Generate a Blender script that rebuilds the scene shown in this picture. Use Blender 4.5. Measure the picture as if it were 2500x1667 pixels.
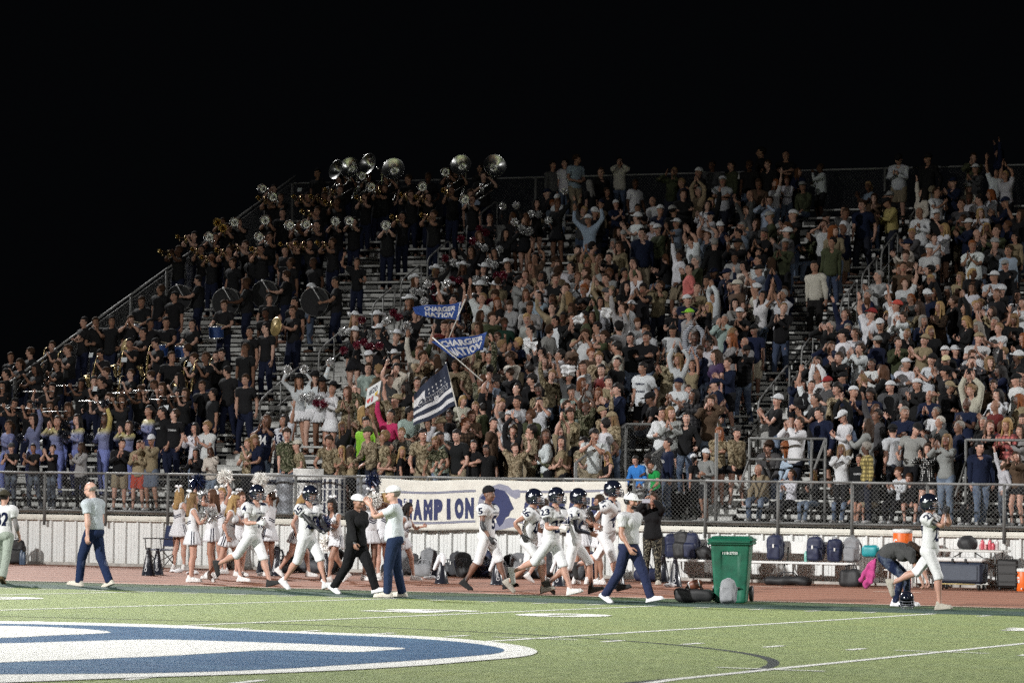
import bpy, bmesh, math, random, time
import numpy as np
from mathutils import Vector, Matrix
for _o in list(bpy.data.objects): bpy.data.objects.remove(_o)
SC = bpy.context.scene
COL = SC.collection
rad = math.radians
rng = random.Random(11)
T0 = time.time()
# ------------------------------------------------------------------ camera
CAMF, CYAW, CPITCH, CROLL = 8012.3, -0.3985, 0.0401, 0.0120     # focal length in photograph pixels (2500 wide)
CPOS = np.array([22.836, -49.511, 2.093])
def cam_axes():
    cy, sy, cp, sp = math.cos(CYAW), math.sin(CYAW), math.cos(CPITCH), math.sin(CPITCH)
    f = np.array([sy*cp, cy*cp, sp]); r = np.array([cy, -sy, 0.]); u = np.cross(r, f)
    return math.cos(CROLL)*r+math.sin(CROLL)*u, -math.sin(CROLL)*r+math.cos(CROLL)*u, f
CR, CU, CF = cam_axes()
cd = bpy.data.cameras.new('camera'); cam = bpy.data.objects.new('camera', cd); COL.objects.link(cam)
cam.matrix_world = Matrix(((CR[0], CU[0], -CF[0], CPOS[0]), (CR[1], CU[1], -CF[1], CPOS[1]), (CR[2], CU[2], -CF[2], CPOS[2]), (0, 0, 0, 1)))
cd.sensor_width = 36.0; cd.lens = CAMF/2500*36; cd.clip_start = 0.5; cd.clip_end = 2000
cd.dof.use_dof = True; cd.dof.focus_distance = 56.0; cd.dof.aperture_fstop = 6.3
SC.camera = cam
# ------------------------------------------------------------------ night sky
W = bpy.data.worlds.new('World'); SC.world = W; W.use_nodes = True
wn = W.node_tree; wb = wn.nodes['Background']
sky = wn.nodes.new('ShaderNodeTexSky'); sky.sky_type = 'NISHITA'; sky.sun_disc = False
sky.sun_elevation = rad(-7.5); sky.sun_rotation = rad(180)
glow = wn.nodes.new('ShaderNodeMix'); glow.data_type = 'RGBA'; glow.blend_type = 'ADD'; glow.inputs[0].default_value = 1.0; glow.inputs[7].default_value = (0.0150, 0.0170, 0.0215, 1)   # faint even night glow
wn.links.new(sky.outputs['Color'], glow.inputs[6]); wn.links.new(glow.outputs[2], wb.inputs['Color']); wb.inputs['Strength'].default_value = 0.08
# ------------------------------------------------------------------ stadium floodlights (lamps on masts; the masts are built further down)
MASTS = [((-34., -62., 31.), .42), ((50., -64., 31.), .085), ((-44., 40., 31.), .50), ((46., 40., 31.), .50)]
FLOODS = []                                              # (mast, aim, share, cone): several lamp heads on each mast, aimed along the field
for x in (-15., -3., 9.): FLOODS.append((0, (x, -10., 0.), 1.0, 40))
for x in (-14., 0., 12.): FLOODS.append((1, (x, -10., 0.), 1.0, 40))
for x in (-6., 10.): FLOODS += [(2, (x, -15., 0.), 1.0, 62), (3, (x, -15., 0.), 1.0, 62)]
FLOOD_W = 520000.0
for mi_, aim, k, cone in FLOODS:
    pos, share = MASTS[mi_]
    ld = bpy.data.lights.new('floodlight_beam', 'SPOT'); ld.energy = FLOOD_W*k*share*(.45 if mi_ > 1 else 1.); ld.spot_size = rad(cone); ld.spot_blend = 1.0
    ld.shadow_soft_size = .9; ld.color = (1.0, 0.995, 0.98)
    lo = bpy.data.objects.new('floodlight_beam', ld); COL.objects.link(lo); lo.location = pos
    lo.rotation_euler = (Vector(aim)-Vector(pos)).to_track_quat('-Z', 'Y').to_euler()
# ------------------------------------------------------------------ exposure
SC.view_settings.view_transform = 'Standard'; SC.view_settings.look = 'None'; SC.view_settings.gamma = 1.0
SC.view_settings.exposure = 0.0
SC.cycles.use_denoising = False
SC.cycles.max_bounces = 6; SC.cycles.sample_clamp_indirect = 4.0

# ------------------------------------------------------------------ geometry of the place
CROWN = 0.018
YT, YW, WTOP, FTOP = 2.81, 12.165, 1.08, 1.99           # turf edge, stand front wall, its top, fence rail
WALK, RISE, RUN, NROW, Z0 = 1.8, 0.254, 0.61, 30, 1.18  # front walkway; row k footboard at z = Z0 + RISE*k
def field_z(y): return CROWN*min(max(-y, 0.0), 24.4)
def row_y(k): return YW+WALK+RUN*k                      # centre of the seat plank of row k
def row_z(k): return Z0+RISE*k                          # footboard in front of the seat of row k
def project(P):
    d = np.asarray(P, float)-CPOS; z = d@CF
    return 1250+CAMF*(d@CR)/z, 833.5-CAMF*(d@CU)/z
def ray(px, py):
    return CF+CR*(px-1250)/CAMF-CU*(py-833.5)/CAMF
def on_y(px, py, y):                                    # point seen at a pixel, on the upright plane Y = y
    d = ray(px, py); return CPOS+d*((y-CPOS[1])/d[1])
def on_z(px, py, z):
    d = ray(px, py); return CPOS+d*((z-CPOS[2])/d[2])
def on_field(px, py):                                   # point seen at a pixel, on the crowned field
    d = ray(px, py); z = 0.
    for _ in range(12):
        P = CPOS+d*((z-CPOS[2])/d[2]); z = field_z(P[1])
    return P
# ------------------------------------------------------------------ helpers: objects and meshes
def mesh_obj(name, V, F, mats=(), parent=None, smooth=True, mi=None):
    me = bpy.data.meshes.new(name); me.from_pydata([tuple(map(float, v)) for v in V], [], [tuple(map(int, f)) for f in F])
    for m in mats: me.materials.append(m)
    if mi is not None: me.polygons.foreach_set('material_index', np.asarray(mi, np.int32))
    if smooth: me.polygons.foreach_set('use_smooth', np.ones(len(me.polygons), bool))
    me.update()
    return link(name, me, parent)
def link(name, data, parent=None):
    o = bpy.data.objects.new(name, data); COL.objects.link(o)
    if parent is not None: o.parent = parent
    return o
def empty(name, loc=(0, 0, 0), rz=0.):
    o = link(name, None); o.location = [float(c) for c in loc]; o.rotation_euler = (0, 0, rz); o.empty_display_size = .1; return o
def tag(o, label=None, cat=None, group=None, kind=None):
    if label: o['label'] = label
    if cat: o['category'] = cat
    if group: o['group'] = group
    if kind: o['kind'] = kind
    return o
def copy_tree(o, parent=None):
    c = o.copy(); COL.objects.link(c)
    if parent is not None: c.parent = parent
    for ch in list(o.children): copy_tree(ch, c)
    return c
class MB:                                               # collects primitive shapes into one mesh
    def __init__(s): s.v = []; s.f = []; s.m = []
    def add(s, V, F, m=0):
        n = len(s.v); s.v += [tuple(map(float, q)) for q in V]; s.f += [tuple(int(i)+n for i in f) for f in F]; s.m += [m]*len(F); return s
    def box(s, c, d, m=0, R=None):
        c = np.array(c, float); d = np.array(d, float)/2
        V = np.array([(x, y, z) for x in (-1, 1) for y in (-1, 1) for z in (-1, 1)])*d
        if R is not None: V = V@np.asarray(R).T
        return s.add(V+c, [(0, 1, 3, 2), (4, 6, 7, 5), (0, 4, 5, 1), (2, 3, 7, 6), (0, 2, 6, 4), (1, 5, 7, 3)], m)
    def rbox(s, c, d, r=.02, m=0, R=None):              # box with chamfered edges
        c = np.array(c, float); d = np.array(d, float)/2; r = min(r, d.min()*.9); V = []; F = []
        for sx in (-1, 1):
            for sy in (-1, 1):
                for sz in (-1, 1):
                    S = np.array([sx, sy, sz])
                    for a in range(3):
                        q = d-r; q = q.copy(); q[a] = d[a]; V.append(S*q)
        def vid(sx, sy, sz, a): return (((sx > 0)*2+(sy > 0))*2+(sz > 0))*3+a
        for a in range(3):
            b, e = (a+1) % 3, (a+2) % 3
            for sg in (-1, 1):
                q = []
                for (u, w) in ((-1, -1), (1, -1), (1, 1), (-1, 1)):
                    S = [0, 0, 0]; S[a] = sg; S[b] = u; S[e] = w; q.append(vid(*S, a))
                F.append(q if sg > 0 else q[::-1])
            for u in (-1, 1):
                for w in (-1, 1):                        # edge along axis a
                    S1 = [0, 0, 0]; S1[b] = u; S1[e] = w; S2 = list(S1); S1[a] = -1; S2[a] = 1
                    q = [vid(*S1, b), vid(*S2, b), vid(*S2, e), vid(*S1, e)]
                    F.append(q if u*w > 0 else q[::-1])
        for sx in (-1, 1):
            for sy in (-1, 1):
                for sz in (-1, 1):
                    t = [vid(sx, sy, sz, a) for a in range(3)]; F.append(t if sx*sy*sz > 0 else t[::-1])
        V = np.array(V)
        if R is not None: V = V@np.asarray(R).T
        return s.add(V+c, F, m)
    def tube(s, pts, r, n=8, m=0, cap=True):            # r: one radius or one for each point
        P = [np.array(p, float) for p in pts]; k = len(P); rr = [r]*k if np.isscalar(r) else list(r); V = []; F = []
        up = None
        for i in range(k):
            t = P[min(i+1, k-1)]-P[max(i-1, 0)]; t = t/(np.linalg.norm(t)+1e-12)
            if up is None:
                a = np.array([0, 0, 1.]) if abs(t[2]) < .9 else np.array([1., 0, 0]); up = np.cross(t, a)
            up = up-t*(up@t); up = up/(np.linalg.norm(up)+1e-12); w = np.cross(t, up)
            for j in range(n):
                a = 2*math.pi*j/n; V.append(P[i]+rr[i]*(math.cos(a)*up+math.sin(a)*w))
        for i in range(k-1):
            for j in range(n):
                j2 = (j+1) % n; F.append((i*n+j, i*n+j2, (i+1)*n+j2, (i+1)*n+j))
        if cap: F.append(tuple(range(n))[::-1]); F.append(tuple((k-1)*n+j for j in range(n)))
        return s.add(V, F, m)
    def lathe(s, prof, n=24, m=0, O=(0, 0, 0), A=(0, 0, 1)):  # prof: (radius, height along A) pairs
        A = np.array(A, float); A /= np.linalg.norm(A); a = np.array([1., 0, 0]) if abs(A[0]) < .9 else np.array([0, 1., 0])
        u = np.cross(A, a); u /= np.linalg.norm(u); w = np.cross(A, u); O = np.array(O, float); V = []; F = []
        for (r, h) in prof:
            for j in range(n):
                t = 2*math.pi*j/n; V.append(O+A*h+r*(math.cos(t)*u+math.sin(t)*w))
        for i in range(len(prof)-1):
            for j in range(n):
                j2 = (j+1) % n; F.append((i*n+j, i*n+j2, (i+1)*n+j2, (i+1)*n+j))
        return s.add(V, F, m)
    def disc(s, O, A, r, n=24, m=0):
        A = np.array(A, float); A /= np.linalg.norm(A); a = np.array([1., 0, 0]) if abs(A[0]) < .9 else np.array([0, 1., 0])
        u = np.cross(A, a); u /= np.linalg.norm(u); w = np.cross(A, u); O = np.array(O, float)
        return s.add([O+r*(math.cos(2*math.pi*j/n)*u+math.sin(2*math.pi*j/n)*w) for j in range(n)], [tuple(range(n))], m)
    def xf(s, M):
        M = np.array(M); V = np.array(s.v); s.v = [tuple(q) for q in V@M[:3, :3].T+M[:3, 3]]; return s
    def build(s, name, mats, parent=None, smooth=False):
        if not isinstance(mats, (list, tuple)): mats = [mats]
        return mesh_obj(name, s.v, s.f, mats, parent, smooth, s.m)
def bevel(o, w=.01, seg=2, ang=40):
    b = o.modifiers.new('bevel', 'BEVEL'); b.width = w; b.segments = seg; b.limit_method = 'ANGLE'; b.angle_limit = rad(ang); return o
# ------------------------------------------------------------------ materials
class NT:
    def __init__(s, name):
        s.m = bpy.data.materials.new(name); s.m.use_nodes = True; s.t = s.m.node_tree; s.b = s.t.nodes['Principled BSDF']
    def n(s, kind, **kw):
        x = s.t.nodes.new('ShaderNode'+kind)
        for k, v in kw.items(): setattr(x, k, v)
        return x
    def l(s, a, b): s.t.links.new(a, b)
    def coord(s, what='Object', scale=None):
        c = s.n('TexCoord').outputs[what]
        if scale is None: return c
        mp = s.n('Mapping'); mp.inputs['Scale'].default_value = scale; s.l(c, mp.inputs['Vector']); return mp.outputs['Vector']
    def noise(s, vec, scale, detail=4., rough=.6, dist=0.):
        x = s.n('TexNoise'); x.inputs['Scale'].default_value = scale; x.inputs['Detail'].default_value = detail; x.inputs['Roughness'].default_value = rough; x.inputs['Distortion'].default_value = dist
        if vec is not None: s.l(vec, x.inputs['Vector'])
        return x.outputs['Fac']
    def ramp(s, fac, stops, mode='LINEAR'):
        x = s.n('ValToRGB'); e = x.color_ramp.elements; x.color_ramp.interpolation = mode
        while len(e) < len(stops): e.new(.5)
        for el, (p, c) in zip(e, stops): el.position = p; el.color = (*c, 1) if len(c) == 3 else c
        s.l(fac, x.inputs['Fac']); return x.outputs['Color']
    def mix(s, fac, a, b, mode='MIX'):
        x = s.n('Mix'); x.data_type = 'RGBA'; x.blend_type = mode
        for sock, v in ((x.inputs[0], fac), (x.inputs[6], a), (x.inputs[7], b)):
            if hasattr(v, 'links'): s.l(v, sock)
            elif isinstance(v, (int, float)): sock.default_value = v
            else: sock.default_value = (*v, 1)
        return x.outputs[2]
    def math(s, op, a, b=0.):
        x = s.n('Math'); x.operation = op
        for sock, v in ((x.inputs[0], a), (x.inputs[1], b)):
            if hasattr(v, 'links'): s.l(v, sock)
            else: sock.default_value = v
        return x.outputs[0]
    def col(s, v): s.l(v, s.b.inputs['Base Color']) if hasattr(v, 'links') else setattr(s.b.inputs['Base Color'], 'default_value', (*v, 1)); return s
    def rough(s, v): s.l(v, s.b.inputs['Roughness']) if hasattr(v, 'links') else setattr(s.b.inputs['Roughness'], 'default_value', v); return s
    def metal(s, v): s.b.inputs['Metallic'].default_value = v; return s
    def spec(s, v): s.b.inputs['Specular IOR Level'].default_value = v; return s
    def bump(s, h, strength=.3, dist=.01):
        x = s.n('Bump'); x.inputs['Strength'].default_value = strength; x.inputs['Distance'].default_value = dist; s.l(h, x.inputs['Height']); s.l(x.outputs['Normal'], s.b.inputs['Normal']); return s
    def objcol(s): return s.n('ObjectInfo').outputs['Color']
    def rnd(s): return s.n('ObjectInfo').outputs['Random']
_MC = {}
def flat(name, c, rough=.6, metal=0., var=.12, scale=14.):     # plain paint, plastic or metal with slight wear
    if name in _MC: return _MC[name]
    t = NT(name); v = t.noise(t.coord(), scale, 5); a = tuple(x*(1-var) for x in c); b = tuple(min(1, x*(1+var)) for x in c)
    t.col(t.ramp(v, [(.3, a), (.7, b)])); t.metal(metal)
    r = t.noise(t.coord(), scale*2.3, 3); t.rough(t.math('MULTIPLY_ADD', r, .25)); t.t.nodes[-1]
    mad = t.b.inputs['Roughness'].links[0].from_node; mad.inputs[2].default_value = max(.02, rough-.12)
    _MC[name] = t.m; return t.m
# ------------------------------------------------------------------ implicit surfaces -> meshes
def v3(*a): return np.array(a, float)
class SDF:                                              # smooth union of capsules and ellipsoids on a grid, meshed by surface nets
    def __init__(s, lo, hi, h):
        s.lo = np.array(lo, float); s.h = h; s.n = np.ceil((np.array(hi)-s.lo)/h).astype(int)+1
        s.F = np.full(s.n, 9., np.float32); s.ax = [s.lo[i]+h*np.arange(s.n[i]) for i in range(3)]
    def win(s, a, b, pad):
        sl = []
        for i in range(3):
            i0 = max(0, int((a[i]-pad-s.lo[i])/s.h)); i1 = min(s.n[i], int((b[i]+pad-s.lo[i])/s.h)+2); sl.append(slice(i0, max(i0, i1)))
        return tuple(sl), np.meshgrid(*[s.ax[i][sl[i]] for i in range(3)], indexing='ij')
    def put(s, d, sl, k, op):
        A = s.F[sl]
        if op == 'u':
            if k <= 0: s.F[sl] = np.minimum(A, d)
            else:
                t = np.clip(.5+.5*(A-d)/k, 0, 1); s.F[sl] = A*(1-t)+d*t-k*t*(1-t)
        else:                                           # smooth subtraction
            t = np.clip(.5-.5*(A+d)/k, 0, 1); s.F[sl] = A*(1-t)-d*t+k*t*(1-t)
    def prim(s, p, k=.03, op='u', grow=0.):
        if p[0] == 'c':
            _, a, b, ra, rb = p; a = np.array(a, float); b = np.array(b, float); m = max(ra, rb)+grow
            sl, (X, Y, Z) = s.win(np.minimum(a, b), np.maximum(a, b), m+k+3*s.h)
            if X.size == 0: return s
            ba = b-a; L = ba@ba+1e-12; t = np.clip(((X-a[0])*ba[0]+(Y-a[1])*ba[1]+(Z-a[2])*ba[2])/L, 0, 1)
            d = np.sqrt((X-a[0]-t*ba[0])**2+(Y-a[1]-t*ba[1])**2+(Z-a[2]-t*ba[2])**2)-(ra+(rb-ra)*t)-grow
        else:
            _, c, r = p; c = np.array(c, float); r = np.array(r, float)*np.ones(3)+grow
            sl, (X, Y, Z) = s.win(c-r, c+r, k+3*s.h)
            if X.size == 0: return s
            x, y, z = X-c[0], Y-c[1], Z-c[2]; k0 = np.sqrt((x/r[0])**2+(y/r[1])**2+(z/r[2])**2); k1 = np.sqrt((x/r[0]**2)**2+(y/r[1]**2)**2+(z/r[2]**2)**2)
            d = np.where(k1 > 1e-9, k0*(k0-1)/np.maximum(k1, 1e-9), -r.min())
        s.put(d.astype(np.float32), sl, k, op); return s
    def cut(s, n, c):                                   # keep the half space n.p <= c
        X, Y, Z = np.meshgrid(*s.ax, indexing='ij'); n = np.array(n, float); L = np.linalg.norm(n)
        s.F = np.maximum(s.F, ((X*n[0]+Y*n[1]+Z*n[2]-c)/L).astype(np.float32)); return s
    def mesh(s):
        F = np.pad(s.F, 1, constant_values=9.); lo = s.lo-s.h; ins = F < 0; a = ins[:-1, :-1, :-1]; mix = np.zeros(a.shape, np.int8)
        for i in (0, 1):
            for j in (0, 1):
                for k in (0, 1): mix += ins[i:i+a.shape[0], j:j+a.shape[1], k:k+a.shape[2]]
        I, J, K = np.nonzero((mix > 0) & (mix < 8)); idx = np.full(a.shape, -1, np.int32); idx[I, J, K] = np.arange(len(I))
        cor = [(i, j, k) for i in (0, 1) for j in (0, 1) for k in (0, 1)]; val = {c: F[I+c[0], J+c[1], K+c[2]] for c in cor}
        acc = np.zeros((len(I), 3)); cnt = np.zeros(len(I))
        for c in cor:
            for ax in range(3):
                if c[ax]: continue
                e = list(c); e[ax] = 1; e = tuple(e); fa, fb = val[c], val[e]; m = (fa < 0) != (fb < 0)
                t = np.where(m, fa/np.where(m, fa-fb, 1), 0); P = np.tile(np.array(c, float), (len(I), 1)); P[:, ax] += t; acc += P*m[:, None]; cnt += m
        V = lo+s.h*(np.stack([I, J, K], 1)+acc/cnt[:, None]); Q = []
        for ax in range(3):
            b, c = (ax+1) % 3, (ax+2) % 3; sh = [slice(None)]*3; A = [slice(1, -1)]*3; A[ax] = slice(0, -1); B = list(A); B[ax] = slice(1, None)
            s0, s1 = ins[tuple(A)], ins[tuple(B)]; E = np.argwhere(s0 != s1)
            if not len(E): continue
            fl = s0[tuple(E.T)]; E = E.copy(); E[:, b] += 1; E[:, c] += 1
            def cell(db, dc):
                G = E.copy(); G[:, b] -= db; G[:, c] -= dc; return idx[G[:, 0], G[:, 1], G[:, 2]]
            q = np.stack([cell(1, 1), cell(0, 1), cell(0, 0), cell(1, 0)], 1); q[~fl] = q[~fl][:, ::-1]; Q.append(q)
        return V, np.concatenate(Q)
TMP = bpy.data.scenes.new('workbench')
def tmp_dg():
    with bpy.context.temp_override(scene=TMP, view_layer=TMP.view_layers[0]): dg = bpy.context.evaluated_depsgraph_get()
    dg.update(); return dg                              # a bare scene for evaluating modifiers and text; removed at the end
def decimate(V, F, target):
    me = bpy.data.meshes.new('tmp'); me.from_pydata(V.tolist(), [], F.tolist()); o = bpy.data.objects.new('tmp', me); TMP.collection.objects.link(o)
    d = o.modifiers.new('d', 'DECIMATE'); d.ratio = min(1., target/(2.*len(F))); d.use_collapse_triangulate = True
    ev = o.evaluated_get(tmp_dg()); m2 = ev.to_mesh()
    nv, nf = len(m2.vertices), len(m2.polygons); co = np.empty(nv*3); m2.vertices.foreach_get('co', co); m2.calc_loop_triangles()
    tr = np.empty(len(m2.loop_triangles)*3, np.int32); m2.loop_triangles.foreach_get('vertices', tr); ev.to_mesh_clear()
    bpy.data.objects.remove(o); bpy.data.meshes.remove(me)
    return co.reshape(-1, 3), tr.reshape(-1, 3)
def normals(V, F):
    N = np.zeros_like(V); a, b, c = V[F[:, 0]], V[F[:, 1]], V[F[:, 2]]; fn = np.cross(b-a, c-a)
    for i in range(F.shape[1]): np.add.at(N, F[:, i], fn)
    return N/(np.linalg.norm(N, axis=1, keepdims=True)+1e-12)
def wrinkle(V, F, amp, f=22., seed=0):                  # soft folds, in the rest pose
    r = np.random.RandomState(seed); d = np.zeros(len(V))
    for i in range(7):
        k = r.normal(size=3)*v3(1., 1., .55); k = k/np.linalg.norm(k)*f*(.5+1.3*r.rand()); ph = r.rand()*6.3
        d += np.sin(V@k+ph+1.6*np.sin(V@(k[[1, 2, 0]]*.45)+ph*2))/(1+i*.35)
    return V+normals(V, F)*(amp*.45*d)[:, None]
# ------------------------------------------------------------------ skeleton
ARM_A = rad(35)
def skeleton(sex):
    f = sex == 'f'; sh = .158 if f else .185; hp = .088 if f else .09; J = {}
    J['pelvis'] = v3(0, 0, .96); J['spine'] = v3(0, .01, 1.05); J['chest'] = v3(0, .012, 1.21); J['neck'] = v3(0, .02, 1.455); J['head'] = v3(0, .005, 1.555)
    la, lf = (.265, .235) if f else (.285, .25); ad = v3(math.cos(ARM_A), 0, -math.sin(ARM_A))
    for s, g in (('l', 1), ('r', -1)):
        m = v3(g, 1, 1); J['clav'+s] = v3(g*.03, .0, 1.425); J['arm'+s] = v3(g*sh, .01, 1.405); J['fore'+s] = J['arm'+s]+la*ad*m; J['hand'+s] = J['fore'+s]+lf*ad*m
        J['thigh'+s] = v3(g*hp, 0, .92); J['shin'+s] = v3(g*(hp+.005), -.012, .50); J['foot'+s] = v3(g*(hp+.01), .02, .085)
    P = {'spine': 'pelvis', 'chest': 'spine', 'neck': 'chest', 'head': 'neck'}
    for s in 'lr': P.update({'clav'+s: 'chest', 'arm'+s: 'clav'+s, 'fore'+s: 'arm'+s, 'hand'+s: 'fore'+s, 'thigh'+s: 'pelvis', 'shin'+s: 'thigh'+s, 'foot'+s: 'shin'+s})
    B = {}
    w = .9 if f else 1.
    B['pelvis'] = [('e', (0, .0, .955), (.158 if f else .15, .105, .11)), ('e', (.065, .045, .925), .088), ('e', (-.065, .045, .925), .088)]
    B['spine'] = [('e', (0, .0, 1.10), (.118 if f else .138, .09, .15))]
    B['chest'] = [('e', (0, .012, 1.31), (.15*w, .105*w, .17)), ('e', (.07, -.06, 1.325), (.07, .045, .06)), ('e', (-.07, -.06, 1.325), (.07, .045, .06))]
    if f: B['chest'] += [('e', (.065, -.078, 1.29), .056), ('e', (-.065, -.078, 1.29), .056)]
    B['neck'] = [('c', (0, .025, 1.44), (0, .0, 1.57), .056*w, .052*w)]
    B['head'] = [('e', (0, .0, 1.665), (.076, .098, .112))]
    for s, g in (('l', 1), ('r', -1)):
        a, e, h = J['arm'+s], J['fore'+s], J['hand'+s]
        B['clav'+s] = [('c', (g*.04, .015, 1.425), (g*.13, .015, 1.42), .052*w, .052*w)]
        B['arm'+s] = [('c', a, e, .052*w, .039*w), ('e', a+v3(g*.008, 0, -.002), (.050*w, .053*w, .054*w))]
        B['fore'+s] = [('c', e, h, .038*w, .026*w), ('e', e+(h-e)*.25, .043*w)]
        B['hand'+s] = [('c', h+ (h-e)*.12, h+(h-e)*.55, .035, .03)]
        t, k, n = J['thigh'+s], J['shin'+s], J['foot'+s]
        B['thigh'+s] = [('c', t+v3(g*.005, 0, -.02), k, .09 if f else .086, .056)]
        B['shin'+s] = [('c', k, n, .051*w, .034), ('e', k+(n-k)*.3+v3(0, .022, 0), (.050*w, .052*w, .11))]
        B['foot'+s] = [('c', n+v3(0, .02, -.035), n+v3(g*.012, -.15, -.05), .042, .032)]
    return J, P, B
ORDER = ['pelvis', 'spine', 'chest', 'neck', 'head']+[b+s for s in 'lr' for b in ('clav', 'arm', 'fore', 'hand', 'thigh', 'shin', 'foot')]
SK = {x: skeleton(x) for x in 'mf'}
def pdist(p, V):
    if p[0] == 'c':
        _, a, b, ra, rb = p; a = np.array(a, float); ba = np.array(b, float)-a; t = np.clip((V-a)@ba/(ba@ba), 0, 1)
        return np.linalg.norm(V-a-t[:, None]*ba, axis=1)-(ra+(rb-ra)*t)
    _, c, r = p; r = np.array(r, float)*np.ones(3); q = V-np.array(c, float); k0 = np.linalg.norm(q/r, axis=1); k1 = np.linalg.norm(q/r**2, axis=1)
    return k0*(k0-1)/np.maximum(k1, 1e-6)
def weights(V, sex, sig=.02, only=None):
    J, P, B = SK[sex]; D = np.stack([np.min([pdist(p, V) for p in B[b]], 0) if (only is None or b in only) else np.full(len(V), 9.) for b in ORDER], 1)
    E = np.exp(-(D-D.min(1, keepdims=True))/sig); return E/E.sum(1, keepdims=True)
def rot(ax, deg):
    a = rad(deg); c, s = math.cos(a), math.sin(a)
    return np.array({'x': ((1, 0, 0), (0, c, -s), (0, s, c)), 'y': ((c, 0, s), (0, 1, 0), (-s, 0, c)), 'z': ((c, -s, 0), (s, c, 0), (0, 0, 1))}[ax], float)
def rmin(a, b):
    a = a/np.linalg.norm(a); b = b/np.linalg.norm(b); v = np.cross(a, b); c = a@b
    if c < -.9999: return np.diag([-1., -1., 1.]) if abs(a[2]) < .9 else np.diag([1., -1., -1.])
    K = np.array(((0, -v[2], v[1]), (v[2], 0, -v[0]), (-v[1], v[0], 0))); return np.eye(3)+K+K@K/(1+c)
def unit(v): v = np.array(v, float); return v/(np.linalg.norm(v)+1e-12)
def ik(a, t, l1, l2, pole):
    d = t-a; L = np.linalg.norm(d); L = min(max(L, abs(l1-l2)+.02), (l1+l2)*.998); d = unit(d); pole = np.array(pole, float); pole = unit(pole-d*(pole@d))
    x = (l1*l1-l2*l2+L*L)/(2*L); e = a+d*x+pole*math.sqrt(max(l1*l1-x*x, 0)); return e, a+d*L
def frame(d, n):
    d = unit(d); n = np.array(n, float); n = unit(n-d*(n@d)); return np.stack([d, n, np.cross(d, n)], 1)
def pose_mats(sex, ps):
    """Joint rotations and places for a pose. ps: hip (pelvis offset), pel (yaw, pitch, roll), bend (forward lean, twist, side) of the trunk,
    head (yaw, nod, tilt), hl/hr = (hand target from the neck in the trunk's frame, elbow pole, palm normal), fl/fr = (ankle place, toe direction, knee pole)."""
    J, P, B = SK[sex]; R = {}; T = {}
    py, pp, pr = ps.get('pel', (0, 0, 0)); R['pelvis'] = rot('z', py)@rot('x', pp)@rot('y', pr); T['pelvis'] = J['pelvis']+np.array(ps.get('hip', (0, 0, 0)), float)
    ln, tw, sd = ps.get('bend', (0, 0, 0))
    def child(b): T[b] = T[P[b]]+R[P[b]]@(J[b]-J[P[b]])
    child('spine'); R['spine'] = R['pelvis']@rot('z', tw*.4)@rot('x', ln*.5)@rot('y', sd*.5)
    child('chest'); R['chest'] = R['spine']@rot('z', tw*.6)@rot('x', ln*.5)@rot('y', sd*.5)
    hy, hn, ht = ps.get('head', (0, 0, 0))
    child('neck'); R['neck'] = R['chest']@rot('z', hy*.35)@rot('x', hn*.4)@rot('y', ht*.4)
    child('head'); R['head'] = R['neck']@rot('z', hy*.65)@rot('x', hn*.6)@rot('y', ht*.6)
    for s, g in (('l', 1), ('r', -1)):
        hd = ps.get('h'+s)
        if hd is None: hd = ((g*.23, -.03, -.60), (g*.3, 1, 0), (-g, .2, 0))
        tgt = T['neck']+R['chest']@np.array(hd[0], float); pole = R['chest']@np.array(hd[1], float); palm = R['chest']@np.array(hd[2], float)
        child('clav'+s); sh0 = T['clav'+s]+R['chest']@(J['arm'+s]-J['clav'+s])
        lift = unit(tgt-sh0)@(R['chest']@v3(0, 0, 1)); up = max(0., lift)*28+max(0., -(unit(tgt-sh0)@(R['chest']@v3(0, 1, 0))))*0
        R['clav'+s] = R['chest']@rot('y', -g*up); child('arm'+s)
        l1 = np.linalg.norm(J['fore'+s]-J['arm'+s]); l2 = np.linalg.norm(J['hand'+s]-J['fore'+s]); e, w = ik(T['arm'+s], tgt, l1, l2, pole)
        for b, nx, a0, a1 in (('arm'+s, 'fore'+s, T['arm'+s], e), ('fore'+s, 'hand'+s, e, w)):
            T[b] = a0; R[b] = rmin(R[P[b]]@unit(J[nx]-J[b]), a1-a0)@R[P[b]]
        T['hand'+s] = w; d0 = unit(J['hand'+s]-J['fore'+s]); d1 = unit(w-e)
        if len(hd) > 3 and hd[3] is not None: d1 = unit(R['chest']@np.array(hd[3], float))
        R['hand'+s] = frame(d1, palm)@frame(d0, (-g*.6, 0, -.8)).T
        ft = ps.get('f'+s); child('thigh'+s)
        if ft is None: ft = ((g*.11, .02, .085), (g*.12, -1, 0), (g*.08, -1, 0))
        tg = np.array(ft[0], float); l1 = np.linalg.norm(J['shin'+s]-J['thigh'+s]); l2 = np.linalg.norm(J['foot'+s]-J['shin'+s]); k, n = ik(T['thigh'+s], tg, l1, l2, np.array(ft[2], float))
        for b, nx, a0, a1 in (('thigh'+s, 'shin'+s, T['thigh'+s], k), ('shin'+s, 'foot'+s, k, n)):
            T[b] = a0; R[b] = rmin(R[P[b]]@unit(J[nx]-J[b]), a1-a0)@R[P[b]]
        fd = unit(np.array(ft[1], float)); T['foot'+s] = n; up = v3(0, 0, 1) if abs(fd[2]) < .95 else v3(0, -1, 0)
        R['foot'+s] = frame(fd, up)@frame((0, -1, 0), (0, 0, 1)).T
    return R, T
def skin(V, Wt, sex, RT):
    J = SK[sex][0]; R, T = RT; out = np.zeros_like(V)
    for i, b in enumerate(ORDER):
        w = Wt[:, i]; m = w > 1e-4
        if m.any(): out[m] += w[m, None]*((V[m]-J[b])@R[b].T+T[b])
    return out
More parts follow.
